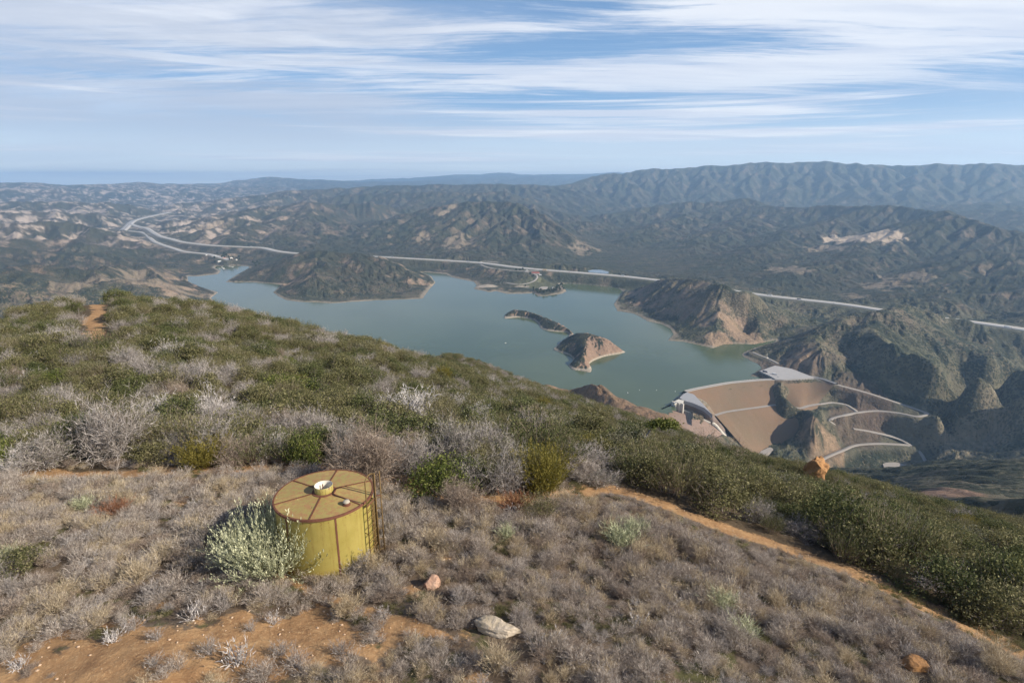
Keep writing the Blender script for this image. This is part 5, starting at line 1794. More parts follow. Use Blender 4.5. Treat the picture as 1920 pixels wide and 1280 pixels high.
    for i in on:
        nm, lab, grp = fam[idx[i]]
        e = empty(nm, (X[i], Y[i], Z[i] - 0.05))
        e.rotation_euler = tuple(rot[i]); e.scale = (s[i], s[i], sz[i])
        tag(e, lab, 'bush', grp)
        pm = PROTO[keysA[idx[i]]]
        for part in ('stems', 'foliage'):
            if part in pm:
                o = bpy.data.objects.new(part if 'foliage' in pm else 'branches', pm[part]); COL.objects.link(o); o.parent = e
    scatter_object('chaparral', np.stack([X, Y, Z - 0.05], 1)[rest], np.stack([s, s, sz], 1)[rest], rot[rest], idx[rest], keysA, 'dense olive and grey chaparral covering the hillside down to the skyline')
    print('chaparral', N)


plant_slope()


def plant_field():
    rng = np.random.RandomState(12)
    keys = ['tuft_mauve_0', 'tuft_mauve_1', 'tuft_mauve_2', 'tuft_brown', 'tuft_grey', 'tuft_tan', 'tuft_white', 'twiggy_mauve', 'clump_tan_0', 'clump_tan_1', 'clump_grey', 'straw']
    X, Y = poisson_polar(7, 75, 0.235, rng, 62)
    Z = near_z(X, Y)
    m = visible_near(X, Y, Z, 1.1)
    X, Y, Z = X[m], Y[m], Z[m]
    open_, bare, inf, dT, dB, dK, n, n2 = ground_masks(X, Y)
    dF = seg_dist(X, Y, FIELD, True)[0]
    R = np.hypot(X, Y)
    m = ((inf > 0.5) | ((dF < 1.2) & (dT > 2.5))) & (open_ < 0.22) & (dT > 1.15 + 1.5 * sstep(X, 14, 18))
    q = G(330, 1200)
    # tufts thin out on the bare ground at the lower left
    dens_ = 0.88 - 0.84 * bare
    left = np.exp(-((X - q[0]) ** 2 / 30 + (Y - q[1]) ** 2 / 8))
    dens_ = dens_ * (1 - 0.55 * left)
    dens_ *= np.where(fbm(X / 0.9, Y / 0.9, 2, 70) > -0.06, 1, 0.12)
    m &= rng.uniform(0, 1, len(X)) < dens_
    m &= free_of(X, Y, 0.8)
    X, Y, Z, R, bare, n2 = X[m], Y[m], Z[m], R[m], bare[m], n2[m]
    N = len(X)
    g = 1.3 * fbm(X / 2.2, Y / 2.2, 4, 71)
    idx = rng.choice([0, 1, 2, 3, 4, 5, 6, 8, 9, 10, 11], N, p=[.16, .15, .15, .11, .09, .11, .02, .03, .05, .04, .09])
    idx = np.where((g > 0.25) & (rng.uniform(0, 1, N) < 0.5), 5, idx)
    idx = np.where((g < -0.25) & (rng.uniform(0, 1, N) < 0.5), 3, idx)
    s = (0.45 + 1.05 * rng.uniform(0, 1, N) ** 1.5) * (1 + 0.35 * g)
    s *= 0.82 + 0.28 * sstep(R, 12, 22)
    s *= 0.50 + 0.50 * sstep(seg_dist(X, Y, _path)[0], 1.5, 4.5)
    sz = s * rng.uniform(0.55, 1.0, N)
    rot = np.stack([rng.normal(0, 0.12, N), rng.normal(0, 0.12, N), rng.uniform(0, 6.28, N)], 1)
    scatter_object('dry_scrub', np.stack([X, Y, Z - 0.02], 1), np.stack([s, s, sz], 1), rot, idx, keys, 'low mauve grey dry scrub covering the clearing around the tank')
    print('scrub', N)
    # short green grass in places
    X, Y = poisson_polar(7, 60, 0.22, rng, 62)
    Z = near_z(X, Y)
    open_, bare, inf, dT, dB, dK, n, n2 = ground_masks(X, Y)
    gg = fbm(X / 2.2, Y / 2.2, 3, 72)
    T = _path[8:]
    dE = seg_dist(X, Y, T)[0]
    m = visible_near(X, Y, Z, 1.1) & ((inf > 0.5) & (gg > 0.24) & (bare < 0.5) | ((dE < 2.3) & (dE > 0.45) & (inf < 0.5) & (fbm(X / 0.7, Y / 0.7, 2, 74) > -0.05)))
    X, Y, Z = X[m], Y[m], Z[m]; N = len(X)
    s = rng.uniform(0.6, 1.5, N)
    scatter_object('grass', np.stack([X, Y, Z - 0.01], 1), np.stack([s, s, s], 1), np.stack([np.zeros(N), np.zeros(N), rng.uniform(0, 6.28, N)], 1), np.zeros(N, int), ['grass_green'], 'short green grass in patches between the scrub')
    print('grass', N)


plant_field()


# ------------------------------------------------------------------ rocks
def rock_mat(name, a, b_, c):
    m, k, b, out = new_mat(name)
    tc = k.new('ShaderNodeTexCoord'); p = tc.outputs['Object']
    n1 = k.noise(p, 1.6, 8, 0.65); n2 = k.noise(p, 7.0, 8, 0.7)
    col = k.mix(k.ramp(n1, 0.35, 0.65), a, b_)
    col = k.mix(k.math('MULTIPLY', k.ramp(n2, 0.55, 0.72), 0.8), col, c)
    k.put(b.inputs['Base Color'], col)
    bump(k, b, k.math('ADD', n1, k.math('MULTIPLY', n2, 0.5)), 0.10, 1.0)
    return m


def rock(name, px, py, wpx, hpx, label, mat, seed, depth=0.7, rz=0.0, ax=(1, 1, 1), sink=0.25, rough=0.35):
    g = G(px, py)
    d = float(np.dot(g, [0, cp, -sp])); w = wpx * d / F; h = hpx * d / F
    bm = bmesh.new()
    bmesh.ops.create_icosphere(bm, subdivisions=5, radius=1.0)
    co = np.array([v.co[:] for v in bm.verts])
    rng = np.random.RandomState(seed)
    # planar cuts give facets
    for i in range(12):
        nrm = rng.normal(size=3); nrm /= np.linalg.norm(nrm); t = rng.uniform(0.62, 0.92)
        dd = co @ nrm
        co -= np.maximum(dd - t, 0)[:, None] * nrm[None] * 0.92
    n = fbm(co[:, 0] * 1.7 + seed, co[:, 1] * 1.7 + co[:, 2] * 2.1, 4, seed)
    n2 = fbm(co[:, 0] * 5 + seed, co[:, 2] * 5 - co[:, 1] * 3, 3, seed + 3)
    co *= (1 + rough * 0.5 * n + rough * 0.12 * n2)[:, None]
    co = co * [w / 2, w / 2 * depth, h * 0.62]
    for v, c_ in zip(bm.verts, co): v.co = c_
    me = bpy.data.meshes.new(name); bm.to_mesh(me); bm.free()
    me.materials.append(mat)
    me.polygons.foreach_set('use_smooth', np.ones(len(me.polygons), bool))
    o = bpy.data.objects.new(name, me); COL.objects.link(o)
    o.location = (g[0], g[1] + w * 0.2, g[2] + h * (0.5 - sink)); o.rotation_euler = (0, 0, rz)
    tag(o, label, 'rock')
    return o


M_ROCKP = rock_mat('pink_rock', (0.42, 0.25, 0.17), (0.50, 0.33, 0.24), (0.60, 0.46, 0.36))
M_ROCKW = rock_mat('pale_rock', (0.44, 0.36, 0.25), (0.58, 0.50, 0.40), (0.36, 0.24, 0.12))
M_ROCKO = rock_mat('orange_rock', (0.30, 0.16, 0.07), (0.42, 0.23, 0.10), (0.20, 0.12, 0.06))
rock('rock', 809, 1104, 36, 26, 'small pinkish rounded rock in the scrub below the tank ladder', M_ROCKP, 3, 0.9, 0.3)
rock('boulder', 934, 1196, 96, 30, 'long pale boulder lying in the scrub, largest near rock', M_ROCKW, 17, 0.42, -0.32, sink=0.3)
rock('rock', 1722, 1256, 50, 22, 'flat orange rock in the scrub at the lower right', M_ROCKO, 5, 0.9, 0.2, sink=0.35)
rock('outcrop', 1530, 912, 50, 52, 'orange rock outcrop standing on the skyline before the canyon', M_ROCKO, 29, 0.8, 0.4, sink=-0.05, rough=0.75)


def stones():
    rng = np.random.RandomState(4)
    X, Y = poisson_polar(7, 40, 0.42, rng, 60)
    Z = near_z(X, Y)
    open_, bare, inf, dT, dB, dK, n, n2 = ground_masks(X, Y)
    m = visible_near(X, Y, Z) & ((open_ + bare) * (inf + (dT < 1.5)) > 0.3) & (rng.uniform(0, 1, len(X)) < 0.55)
    X, Y, Z = X[m], Y[m], Z[m]
    vs, fs = [], []
    base = np.array([(1, 0, 0), (-1, 0, 0), (0, 1, 0), (0, -1, 0), (0, 0, 1), (0, 0, -0.6), (0.6, 0.6, 0.5), (-0.6, 0.5, 0.5), (0.5, -0.6, 0.55), (-0.6, -0.6, 0.4)], float)
    F_ = [(0, 6, 8), (6, 4, 8), (6, 2, 4), (2, 7, 4), (7, 1, 4), (1, 9, 4), (9, 3, 4), (3, 8, 4), (3, 0, 8), (0, 2, 6), (2, 1, 7), (1, 3, 9), (0, 3, 5), (3, 1, 5), (1, 2, 5), (2, 0, 5)]
    for i in range(len(X)):
        s = rng.uniform(0.012, 0.045) * (2.2 if rng.rand() < 0.04 else 1)
        a = rng.uniform(0, 6.28); c, s_ = math.cos(a), math.sin(a)
        b = (base + rng.normal(size=base.shape) * 0.12) * s * [1.3, 0.9, 0.7]
        b = b @ np.array([[c, s_, 0], [-s_, c, 0], [0, 0, 1]])
        n0 = len(vs) * 10
        vs.append(b + [X[i], Y[i], Z[i] + s * 0.1]); fs += [(p + n0, q + n0, r + n0) for p, q, r in F_]
    o = mesh_obj('gravel', np.concatenate(vs), np.array(fs), mat=simple_mat('gravel_stone', (0.52, 0.38, 0.26), 0.9, 0.35, 3), kind='stuff')
    o['label'] = 'small pale stones strewn over the bare ochre soil'


stones()


# ------------------------------------------------------------------ the water tank
def tank():
    TR, TH = 1.70, 2.41
    zt = -10.86660097
    t = empty('water_tank', (TANK[0], TANK[1], zt - TH))
    tag(t, 'rusty yellow riveted steel water tank with ladder, standing in the dry clearing', 'water tank')
    bx, by, bz = TANK[0], TANK[1], zt - TH

    def ang(px, py, z=zt):
        q = PZ(px, py, z)
        return math.atan2(q[1] - by, q[0] - bx)
    # paint: yellow with streaks, rust at foot and rim
    m, k, b, out = new_mat('yellow_tank_paint')
    tc = k.new('ShaderNodeTexCoord'); p = tc.outputs['Object']
    sep = k.new('ShaderNodeSeparateXYZ'); k.l.new(p, sep.inputs[0])
    n1 = k.noise(p, 1.2, 6, 0.6); streak = k.noise(k.mapping(p, (7, 7, 0.5)), 1.0, 6, 0.65); spot = k.noise(p, 14, 7, 0.7)
    c = k.mix(k.ramp(n1, 0.3, 0.7), (0.29, 0.235, 0.058), (0.345, 0.28, 0.08))
    c = k.mix(k.math('MULTIPLY', k.ramp(streak, 0.46, 0.70), 0.55), c, (0.24, 0.175, 0.045))
    lowz = k.ramp(sep.outputs[2], 0.6, -0.1)
    c = k.mix(k.math('MULTIPLY', lowz, k.ramp(n1, 0.35, 0.7)), c, (0.33, 0.22, 0.05))
    topz = k.ramp(sep.outputs[2], 1.9, 2.4)
    rust = k.math('MULTIPLY', k.ramp(k.math('ADD', spot, k.math('MULTIPLY', k.math('SUBTRACT', streak, 0.5), 0.5)), 0.57, 0.68), k.math('ADD', k.math('MULTIPLY', k.math('MAXIMUM', lowz, topz), 0.75), 0.30))
    c = k.mix(rust, c, (0.16, 0.055, 0.022))
    k.put(b.inputs['Base Color'], c); b.inputs['Roughness'].default_value = 0.48; b.inputs['Specular IOR Level'].default_value = 0.4
    bump(k, b, k.math('ADD', k.math('MULTIPLY', n1, 0.8), k.math('MULTIPLY', spot, 0.05)), 0.05, 0.35)
    M_Y = m
    m, k, b, out = new_mat('tank_roof_paint')
    tc = k.new('ShaderNodeTexCoord'); p = tc.outputs['Object']
    n1 = k.noise(p, 1.1, 7, 0.65); n2 = k.noise(p, 6, 7, 0.7); n3 = k.noise(p, 22, 6, 0.7)
    ln = k.new('ShaderNodeVectorMath', operation='LENGTH'); k.l.new(p, ln.inputs[0]); rad = ln.outputs[1]
    c = k.mix(k.ramp(n1, 0.35, 0.65), (0.355, 0.295, 0.09), (0.395, 0.30, 0.105))
    c = k.mix(k.math('MULTIPLY', k.ramp(n1, 0.62, 0.44), 0.5), c, (0.27, 0.235, 0.085))
    edge = k.math('MAXIMUM', k.ramp(rad, 1.1, 1.68), k.ramp(rad, 0.75, 0.3))
    c = k.mix(k.math('MULTIPLY', edge, k.ramp(n2, 0.38, 0.66)), c, (0.34, 0.185, 0.085))
    c = k.mix(k.math('MULTIPLY', k.ramp(n3, 0.54, 0.66), 0.65), c, (0.24, 0.12, 0.065))
    k.put(b.inputs['Base Color'], c); b.inputs['Roughness'].default_value = 0.6
    bump(k, b, n2, 0.01, 0.5)
    M_R = m
    M_RUST = simple_mat('rust', (0.15, 0.062, 0.038), 0.9, 0.5, 9, bmp=0.01)
    M_W = simple_mat('white_lining', (0.62, 0.58, 0.50), 0.7, 0.25, 6)
    M_D = simple_mat('painted_neck_shade', (0.03, 0.025, 0.02), 0.9, 0.2, 5)
    M_LAD = simple_mat('ladder_paint', (0.15, 0.095, 0.035), 0.7, 0.55, 12)
    mb = MB()
    prof = [(TR, -0.12), (TR, 0.30), (TR, TH - 0.02)]
    mb.lathe(prof, n=160, wob=0.0012)
    mb.build('wall', M_Y, t, True)
    # roof: very flat cone with an opening for the neck
    mb = MB()
    mb.lathe([(TR + 0.030, TH - 0.045), (TR + 0.030, TH), (TR * 0.7, TH + 0.035), (0.31, TH + 0.075)], n=128)
    roof = mb.build('roof', M_R, t, False)
    rz = lambda r: TH + 0.075 * (1 - (r - 0.31) / (TR + 0.03 - 0.31))
    # rust rim
    mb = MB(); mb.lathe([(TR + 0.032, TH - 0.075), (TR + 0.045, TH - 0.07), (TR + 0.045, TH + 0.012), (TR - 0.012, TH + 0.016), (TR - 0.012, TH + 0.004)], n=128)
    mb.build('rim', M_RUST, t)
    # roof seams (angle-iron ribs) with rivets
    for (x, y) in ((550, 901), (515, 946), (581, 972), (675, 946), (692, 902), (632, 882)):
        a = ang(x, y)
        mb = MB()
        ca, sa = math.cos(a), math.sin(a)
        n = 14
        for i in range(n):
            r0 = 0.33 + (TR - 0.33) * i / n; r1 = 0.33 + (TR - 0.33) * (i + 1) / n
            w = 0.026
            v = []
            for r in (r0, r1):
                for sgn in (-1, 1):
                    for dz in (0.0, 0.022):
                        v.append((r * ca - sgn * w * sa, r * sa + sgn * w * ca, rz(r) + dz))
            mb.add(v, [(0, 1, 3, 2), (4, 6, 7, 5), (1, 5, 7, 3), (0, 4, 5, 1), (2, 3, 7, 6)])
        for i in range(22):
            r = 0.38 + (TR - 0.42) * i / 21
            for sgn in (-1, 1):
                cx, cy = r * ca - sgn * 0.013 * sa, r * sa + sgn * 0.013 * ca
                mb.lathe([(0.010, 0), (0.008, 0.010), (0.0, 0.012)], (cx, cy, rz(r) + 0.022), 6)
        mb.build('roof_seam', M_RUST, t)
    # vertical riveted seams
    a0 = ang(628, 967); a1 = ang(535, 968)
    for a in (a0, a1, a0 + math.radians(60), a0 + math.radians(120), a0 + math.radians(180), a1 - math.radians(60)):
        mb = MB()
        w = 0.030 / TR
        pts = []
        for j in range(5):
            aa = a - w + 2 * w * j / 4
            pts.append((math.cos(aa), math.sin(aa)))
        v = []; f = []
        for z in (-0.1, TH - 0.05):
            for (cx, cy) in pts: v.append(((TR + 0.008) * cx, (TR + 0.008) * cy, z))
            for (cx, cy) in pts[::-1]: v.append((TR * cx, TR * cy, z))
        for j in range(10): f.append((j, (j + 1) % 10, 10 + (j + 1) % 10, 10 + j))
        mb.add(v, f)
        for i in range(46):
            z = 0.02 + (TH - 0.12) * i / 45
            for s_ in (-0.5, 0.5):
                aa = a + s_ * w
                c0 = Vector((TR * math.cos(aa), TR * math.sin(aa), z)); n_ = Vector((math.cos(aa), math.sin(aa), 0))
                mb.tube([c0 + n_ * 0.006, c0 + n_ * 0.018], [0.012, 0.007], 6)
        mb.build('wall_seam', M_RUST, t)
    # neck (open collar)
    nk = MB()
    nk.lathe([(0.325, TH + 0.06), (0.325, TH + 0.33), (0.318, TH + 0.335)], n=56)
    neck = nk.build('neck', M_Y, t, True)
    li = MB(); li.lathe([(0.318, TH + 0.335), (0.306, TH + 0.335), (0.304, TH + 0.02), (0.304, TH - 0.1)], n=56)
    li.build('neck_lining', M_W, neck, True)
    dark_disc = MB(); dark_disc.lathe([(0.304, TH - 0.02), (0.2, TH - 0.025), (0.0, TH - 0.03)], n=40); dark_disc.build('neck_dark_disc', M_D, neck)  # near-black disc across the neck stands in for the shade inside
    nb = MB(); nb.tube([(-0.10, 0.18, TH + 0.02), (-0.10, 0.18, TH + 0.26)], 0.018, 6); nb.build('neck_bracket', M_RUST, neck)
    nr = MB(); nr.lathe([(0.327, TH + 0.063), (0.42, TH + 0.072), (0.42, TH + 0.085), (0.327, TH + 0.10)], n=56); nr.build('neck_flange', M_RUST, neck)
    sb = MB()
    for aa in (ang(612, 930, zt + .1), ang(600, 930, zt + .1), ang(624, 922, zt + .1)):
        for i in range(6):
            z = TH + 0.10 + 0.038 * i
            c0 = Vector((0.325 * math.cos(aa), 0.325 * math.sin(aa), z)); sb.tube([c0, c0 * 1.0 + Vector((math.cos(aa), math.sin(aa), 0)) * 0.012], [0.010, 0.006], 6)
    sb.build('neck_rivets', M_RUST, neck)
    # vent cap
    q = PZ(650, 947, zt); vx, vy = q[0] - bx, q[1] - by
    vz = rz(math.hypot(vx, vy))
    vb = MB(); vb.lathe([(0.135, vz - 0.01), (0.135, vz + 0.03), (0.10, vz + 0.035), (0.095, vz + 0.11)], (vx, vy, 0), 28); ven = vb.build('vent', M_RUST, t, False)
    vc = MB(); vc.lathe([(0.115, vz + 0.10), (0.118, vz + 0.125), (0.10, vz + 0.165), (0.05, vz + 0.185), (0.0, vz + 0.188)], (vx, vy, 0), 28); vc.build('vent_cap', simple_mat('weathered_cap', (0.40, 0.36, 0.29), 0.8, 0.35, 12), ven, True)
    # ladders: an inner one bracketed to the wall with an arched top, an outer one standing off it
    P1 = PZ(681, 943, zt) - [bx, by, 0]; P2 = PZ(697, 928, zt) - [bx, by, 0]; P3 = PZ(714, 927, zt) - [bx, by, 0]
    P1 = P1[:2]; P2 = P2[:2]; P3 = P3[:2]
    P1 = P1 * (TR + 0.16) / np.linalg.norm(P1); P2 = P2 * (TR + 0.16) / np.linalg.norm(P2)

    def ladder(A, B, z0, z1, n, arch, nm):
        mb = MB()
        if arch:
            mid = (A + B) / 2
            pts = [(A[0], A[1], z0), (A[0], A[1], z1)]
            for i in range(1, 10):
                th = math.pi * i / 10
                q = mid + (A - mid) * math.cos(th)
                pts.append((q[0], q[1], z1 + 0.17 * math.sin(th)))
            pts += [(B[0], B[1], z1), (B[0], B[1], z0)]
            mb.tube(pts, 0.023, 8)
        else:
            mb.tube([(A[0], A[1], z0), (A[0], A[1], z1 * 0.99)], 0.025, 8)
            mb.tube([(B[0], B[1], z0), (B[0], B[1], z1)], 0.023, 8)
        rails = mb.build(nm, M_LAD, t, True)
        for i in range(n):
            z = z0 + 0.22 + (TH - 0.3 - z0) * i / (n - 1)
            rb = MB(); rb.tube([(A[0], A[1], z), (B[0], B[1], z)], 0.017, 6); rb.build('rung', M_LAD, rails)
        return rails
    ladder(P1, P2, -0.03, TH + 0.80, 8, True, 'inner_ladder')
    P2b = P2 + (P2 / np.linalg.norm(P2)) * 0.05 + np.array([0.0, -0.03])
    ladder(P2b, P3, -0.03, TH + 0.95, 6, False, 'outer_ladder')
    br = MB()
    for z in (TH - 0.12, 1.2, 0.35):
        for Pq in (P1, P2):
            u = Pq / np.linalg.norm(Pq)
            br.tube([(u[0] * TR * 0.99, u[1] * TR * 0.99, z), (Pq[0], Pq[1], z)], 0.014, 6)
    br.tube([(P2[0], P2[1], TH - 0.02), (P3[0], P3[1], TH - 0.02)], 0.024, 6)
    br.tube([(P1[0], P1[1], TH - 0.13), (P2[0], P2[1], TH - 0.13)], 0.022, 6)
    br.build('ladder_bracket', M_RUST, t, True)
    pp = MB(); a = P2 / np.linalg.norm(P2)
    for dz_, o_ in ((0.0, 0.03), (0.0, 0.075)):
        q = np.array([a[0] * (TR + 0.05) + o_ * 1.0, a[1] * (TR + 0.05) - 0.05])
        pp.tube([(q[0], q[1], -0.05), (q[0], q[1], TH - 0.1)], 0.018, 8)
    pp.build('drain_pipe', M_LAD, t, True)


tank()


# ------------------------------------------------------------------ island
def island():
    front = [(946, 597), (958, 596), (973, 595), (988, 597), (1000, 600), (1008, 606), (1013, 615), (1022, 619), (1033, 621), (1048, 622), (1060, 623), (1066, 626), (1064, 632), (1052, 640), (1044, 648), (1037, 655), (1048, 660), (1060, 664), (1070, 668), (1074, 674), (1070, 680), (1065, 685), (1073, 693), (1088, 695), (1107, 698), (1109, 688), (1104, 684), (1112, 677), (1126, 671), (1140, 667), (1158, 664), (1173, 660)]
    back = [(1165, 655), (1150, 646), (1130, 640), (1108, 631), (1092, 629), (1080, 627), (1074, 624), (1060, 615), (1040, 605), (1020, 597), (1003, 591), (985, 585), (965, 583), (950, 586), (945, 591)]
    SHR = np.array([PH(x, y, 0)[:2] for x, y in front] + [PH(x, y + 1.5, 0)[:2] for x, y in back])
    SHR = smooth_poly(SHR, 3, True)
    pts = []
    for q in SHR[::2]: pts.append((q[0], q[1], 0))

    def cr(L):
        for q in dens([PH(*p) for p in L], 4): pts.append((q[0], q[1], q[2] - LAKE))
    cr([(952, 588, 9), (965, 581, 15), (985, 583, 17), (1003, 589, 17), (1020, 595, 16), (1040, 603, 16), (1058, 612, 13), (1072, 622, 8)])
    cr([(1076, 627, 16), (1084, 625, 34), (1097, 625, 44), (1108, 627, 46), (1120, 633, 42), (1132, 637, 37), (1145, 642, 28), (1158, 651, 14)])
    cr([(1097, 626, 44), (1098, 640, 38), (1098, 655, 28), (1101, 665, 20), (1100, 675, 18), (1098, 684, 9)])
    cr([(1110, 645, 30), (1135, 650, 22)])
    x0, x1, y0, y1 = SHR[:, 0].min() - 40, SHR[:, 0].max() + 40, SHR[:, 1].min() - 40, SHR[:, 1].max() + 40
    st = 2.0
    X, Y = np.meshgrid(np.arange(x0, x1, st), np.arange(y0, y1, st))
    d = seg_dist(X, Y, SHR, True)[0]; ins = inside(X, Y, SHR); d = np.where(ins, d, -d)
    P = np.array(pts)
    f = RBF(P[:, :2] / 400.0, P[:, 2], 0.02)
    H = f(np.stack([X.ravel(), Y.ravel()], 1) / 400.0).reshape(X.shape)
    gy, gx = np.gradient(H, st)
    for lam, a in ((70, 5), (34, 4), (16, 2.0)):
        v, sx, sy = gullies(X + 8 * perlin(X / 40, Y / 40, 5), Y + 8 * perlin(X / 40, Y / 40, 6), gx, gy, lam, 91)
        H += a * (v - 0.62) * sstep(np.hypot(gx, gy), 0.05, 0.4) * sstep(d, 0, 14)
        gx = gx + sx * 0.5; gy = gy + sy * 0.5
    H += 0.8 * perlin(X / 9, Y / 9, 8) * sstep(d, 2, 12)
    H = np.where(d > 0, np.maximum(H, 1.5 + 0.12 * np.minimum(d, 30)) * sstep(d, -1, 5), -8.0)
    gy, gx = np.gradient(H, st); steep = np.hypot(gx, gy)
    n = fbm(X / 40, Y / 40, 4, 3); n2 = fbm(X / 12, Y / 12, 3, 4)
    gx_sign = np.tanh(gx * 4)
    c = np.array([0.070, 0.068, 0.045]) + 0 * X[..., None]
    # right-facing faces shift to a paler pinkish tone
    big = sstep(X, PH(1080, 640, 0)[0], PH(1095, 640, 0)[0])
    rk = sstep(n * 0.9 + 0.5 * n2 + steep * 0.7 + 0.15 * big - 0.35 * gx_sign, 0.30, 0.75)[..., None]
    col = np.array([0.30, 0.20, 0.14]) + 0 * X[..., None]
    col = col * (1 + 0.22 * n2[..., None] + 0.15 * n[..., None])
    c = c * (1 - rk) + col * rk
    ring = (1 - sstep(H, 2.5, 5.0))[..., None]
    c = c * (1 - ring) + np.array([0.40, 0.34, 0.26]) * ring
    veg = 0.85 * (1 - rk[..., 0] * 0.8) * (1 - ring[..., 0])
    keep = H > -7.5
    nr_, nc = X.shape
    idx = np.arange(nr_ * nc).reshape(nr_, nc)
    q = np.stack([idx[:-1, :-1], idx[:-1, 1:], idx[1:, 1:], idx[1:, :-1]], -1)
    kf = keep[:-1, :-1] | keep[:-1, 1:] | keep[1:, 1:] | keep[1:, :-1]
    q = q[kf].reshape(-1, 4); used = np.unique(q); remap = np.full(nr_ * nc, -1, np.int64); remap[used] = np.arange(len(used))
    co = np.stack([X.ravel(), Y.ravel(), H.ravel() + LAKE], 1)[used]
    o = mesh_obj('island', co, remap[q], attrs={'tint': c.reshape(-1, 3)[used], 'veg': veg.ravel()[used]}, mat=M_HILLS, smooth=True, kind='structure')
    o['label'] = 'rocky island with a long low tail in the middle of the lake'


island()


# ------------------------------------------------------------------ roads
def road_ribbon(name, P, w, mat, dz=0.35, skirt=2.2):
    P = np.asarray(P)
    T = np.gradient(P[:, :2], axis=0); T /= np.linalg.norm(T, axis=1, keepdims=True) + 1e-9
    Nn = np.stack([-T[:, 1], T[:, 0]], 1)
    u = [(-w / 2 - 1.2, -skirt), (-w / 2, 0), (-w * 0.06, 0.02), (w * 0.06, 0.02), (w / 2, 0), (w / 2 + 1.2, -skirt)]
    co = []
    for i in range(len(P)):
        for a, z in u: co.append((P[i, 0] + Nn[i, 0] * a, P[i, 1] + Nn[i, 1] * a, P[i, 2] + dz + z))
    n = len(u)
    q = [(i * n + j, i * n + j + 1, (i + 1) * n + j + 1, (i + 1) * n + j) for i in range(len(P) - 1) for j in range(n - 1)]
    q = np.array(q)[:, ::-1]
    uu = np.tile([a for a, z in u], len(P))
    return mesh_obj(name, np.array(co), q, attrs={'across': uu / (w / 2)}, mat=mat, kind='structure')


def road_mats():
    m, k, b, out = new_mat('highway_concrete')
    geo = k.new('ShaderNodeNewGeometry'); n = k.noise(geo.outputs['Position'], 0.03, 5, 0.6)
    a = k.math('ABSOLUTE', k.attr('across'))
    c = k.mix(n, (0.40, 0.38, 0.35), (0.52, 0.50, 0.47))
    c = k.mix(k.ramp(a, 0.16, 0.08), c, (0.24, 0.22, 0.18))
    c = k.mix(k.ramp(a, 0.86, 0.96), c, (0.42, 0.38, 0.30))
    k.put(b.inputs['Base Color'], c)
    m2, k, b, out = new_mat('gravel_track')
    geo = k.new('ShaderNodeNewGeometry'); n = k.noise(geo.outputs['Position'], 0.12, 6, 0.65)
    k.put(b.inputs['Base Color'], k.mix(n, (0.28, 0.25, 0.215), (0.41, 0.37, 0.325)))
    return m, m2


M_HW, M_GR = road_mats()
for kx, (pts, w, cat) in ROADS.items():
    road_ribbon('highway' if cat == 'highway' else 'road', RW[kx], w, M_HW if cat == 'highway' else M_GR, 0.5 if w > 20 else 0.2)


# ------------------------------------------------------------------ the dam, its abutment pad and the spillway
M_CONC = simple_mat('concrete', (0.33, 0.315, 0.295), 0.9, 0.18, 0.15)
M_CONCP = simple_mat('pale_concrete', (0.62, 0.58, 0.50), 0.9, 0.15, 0.2)


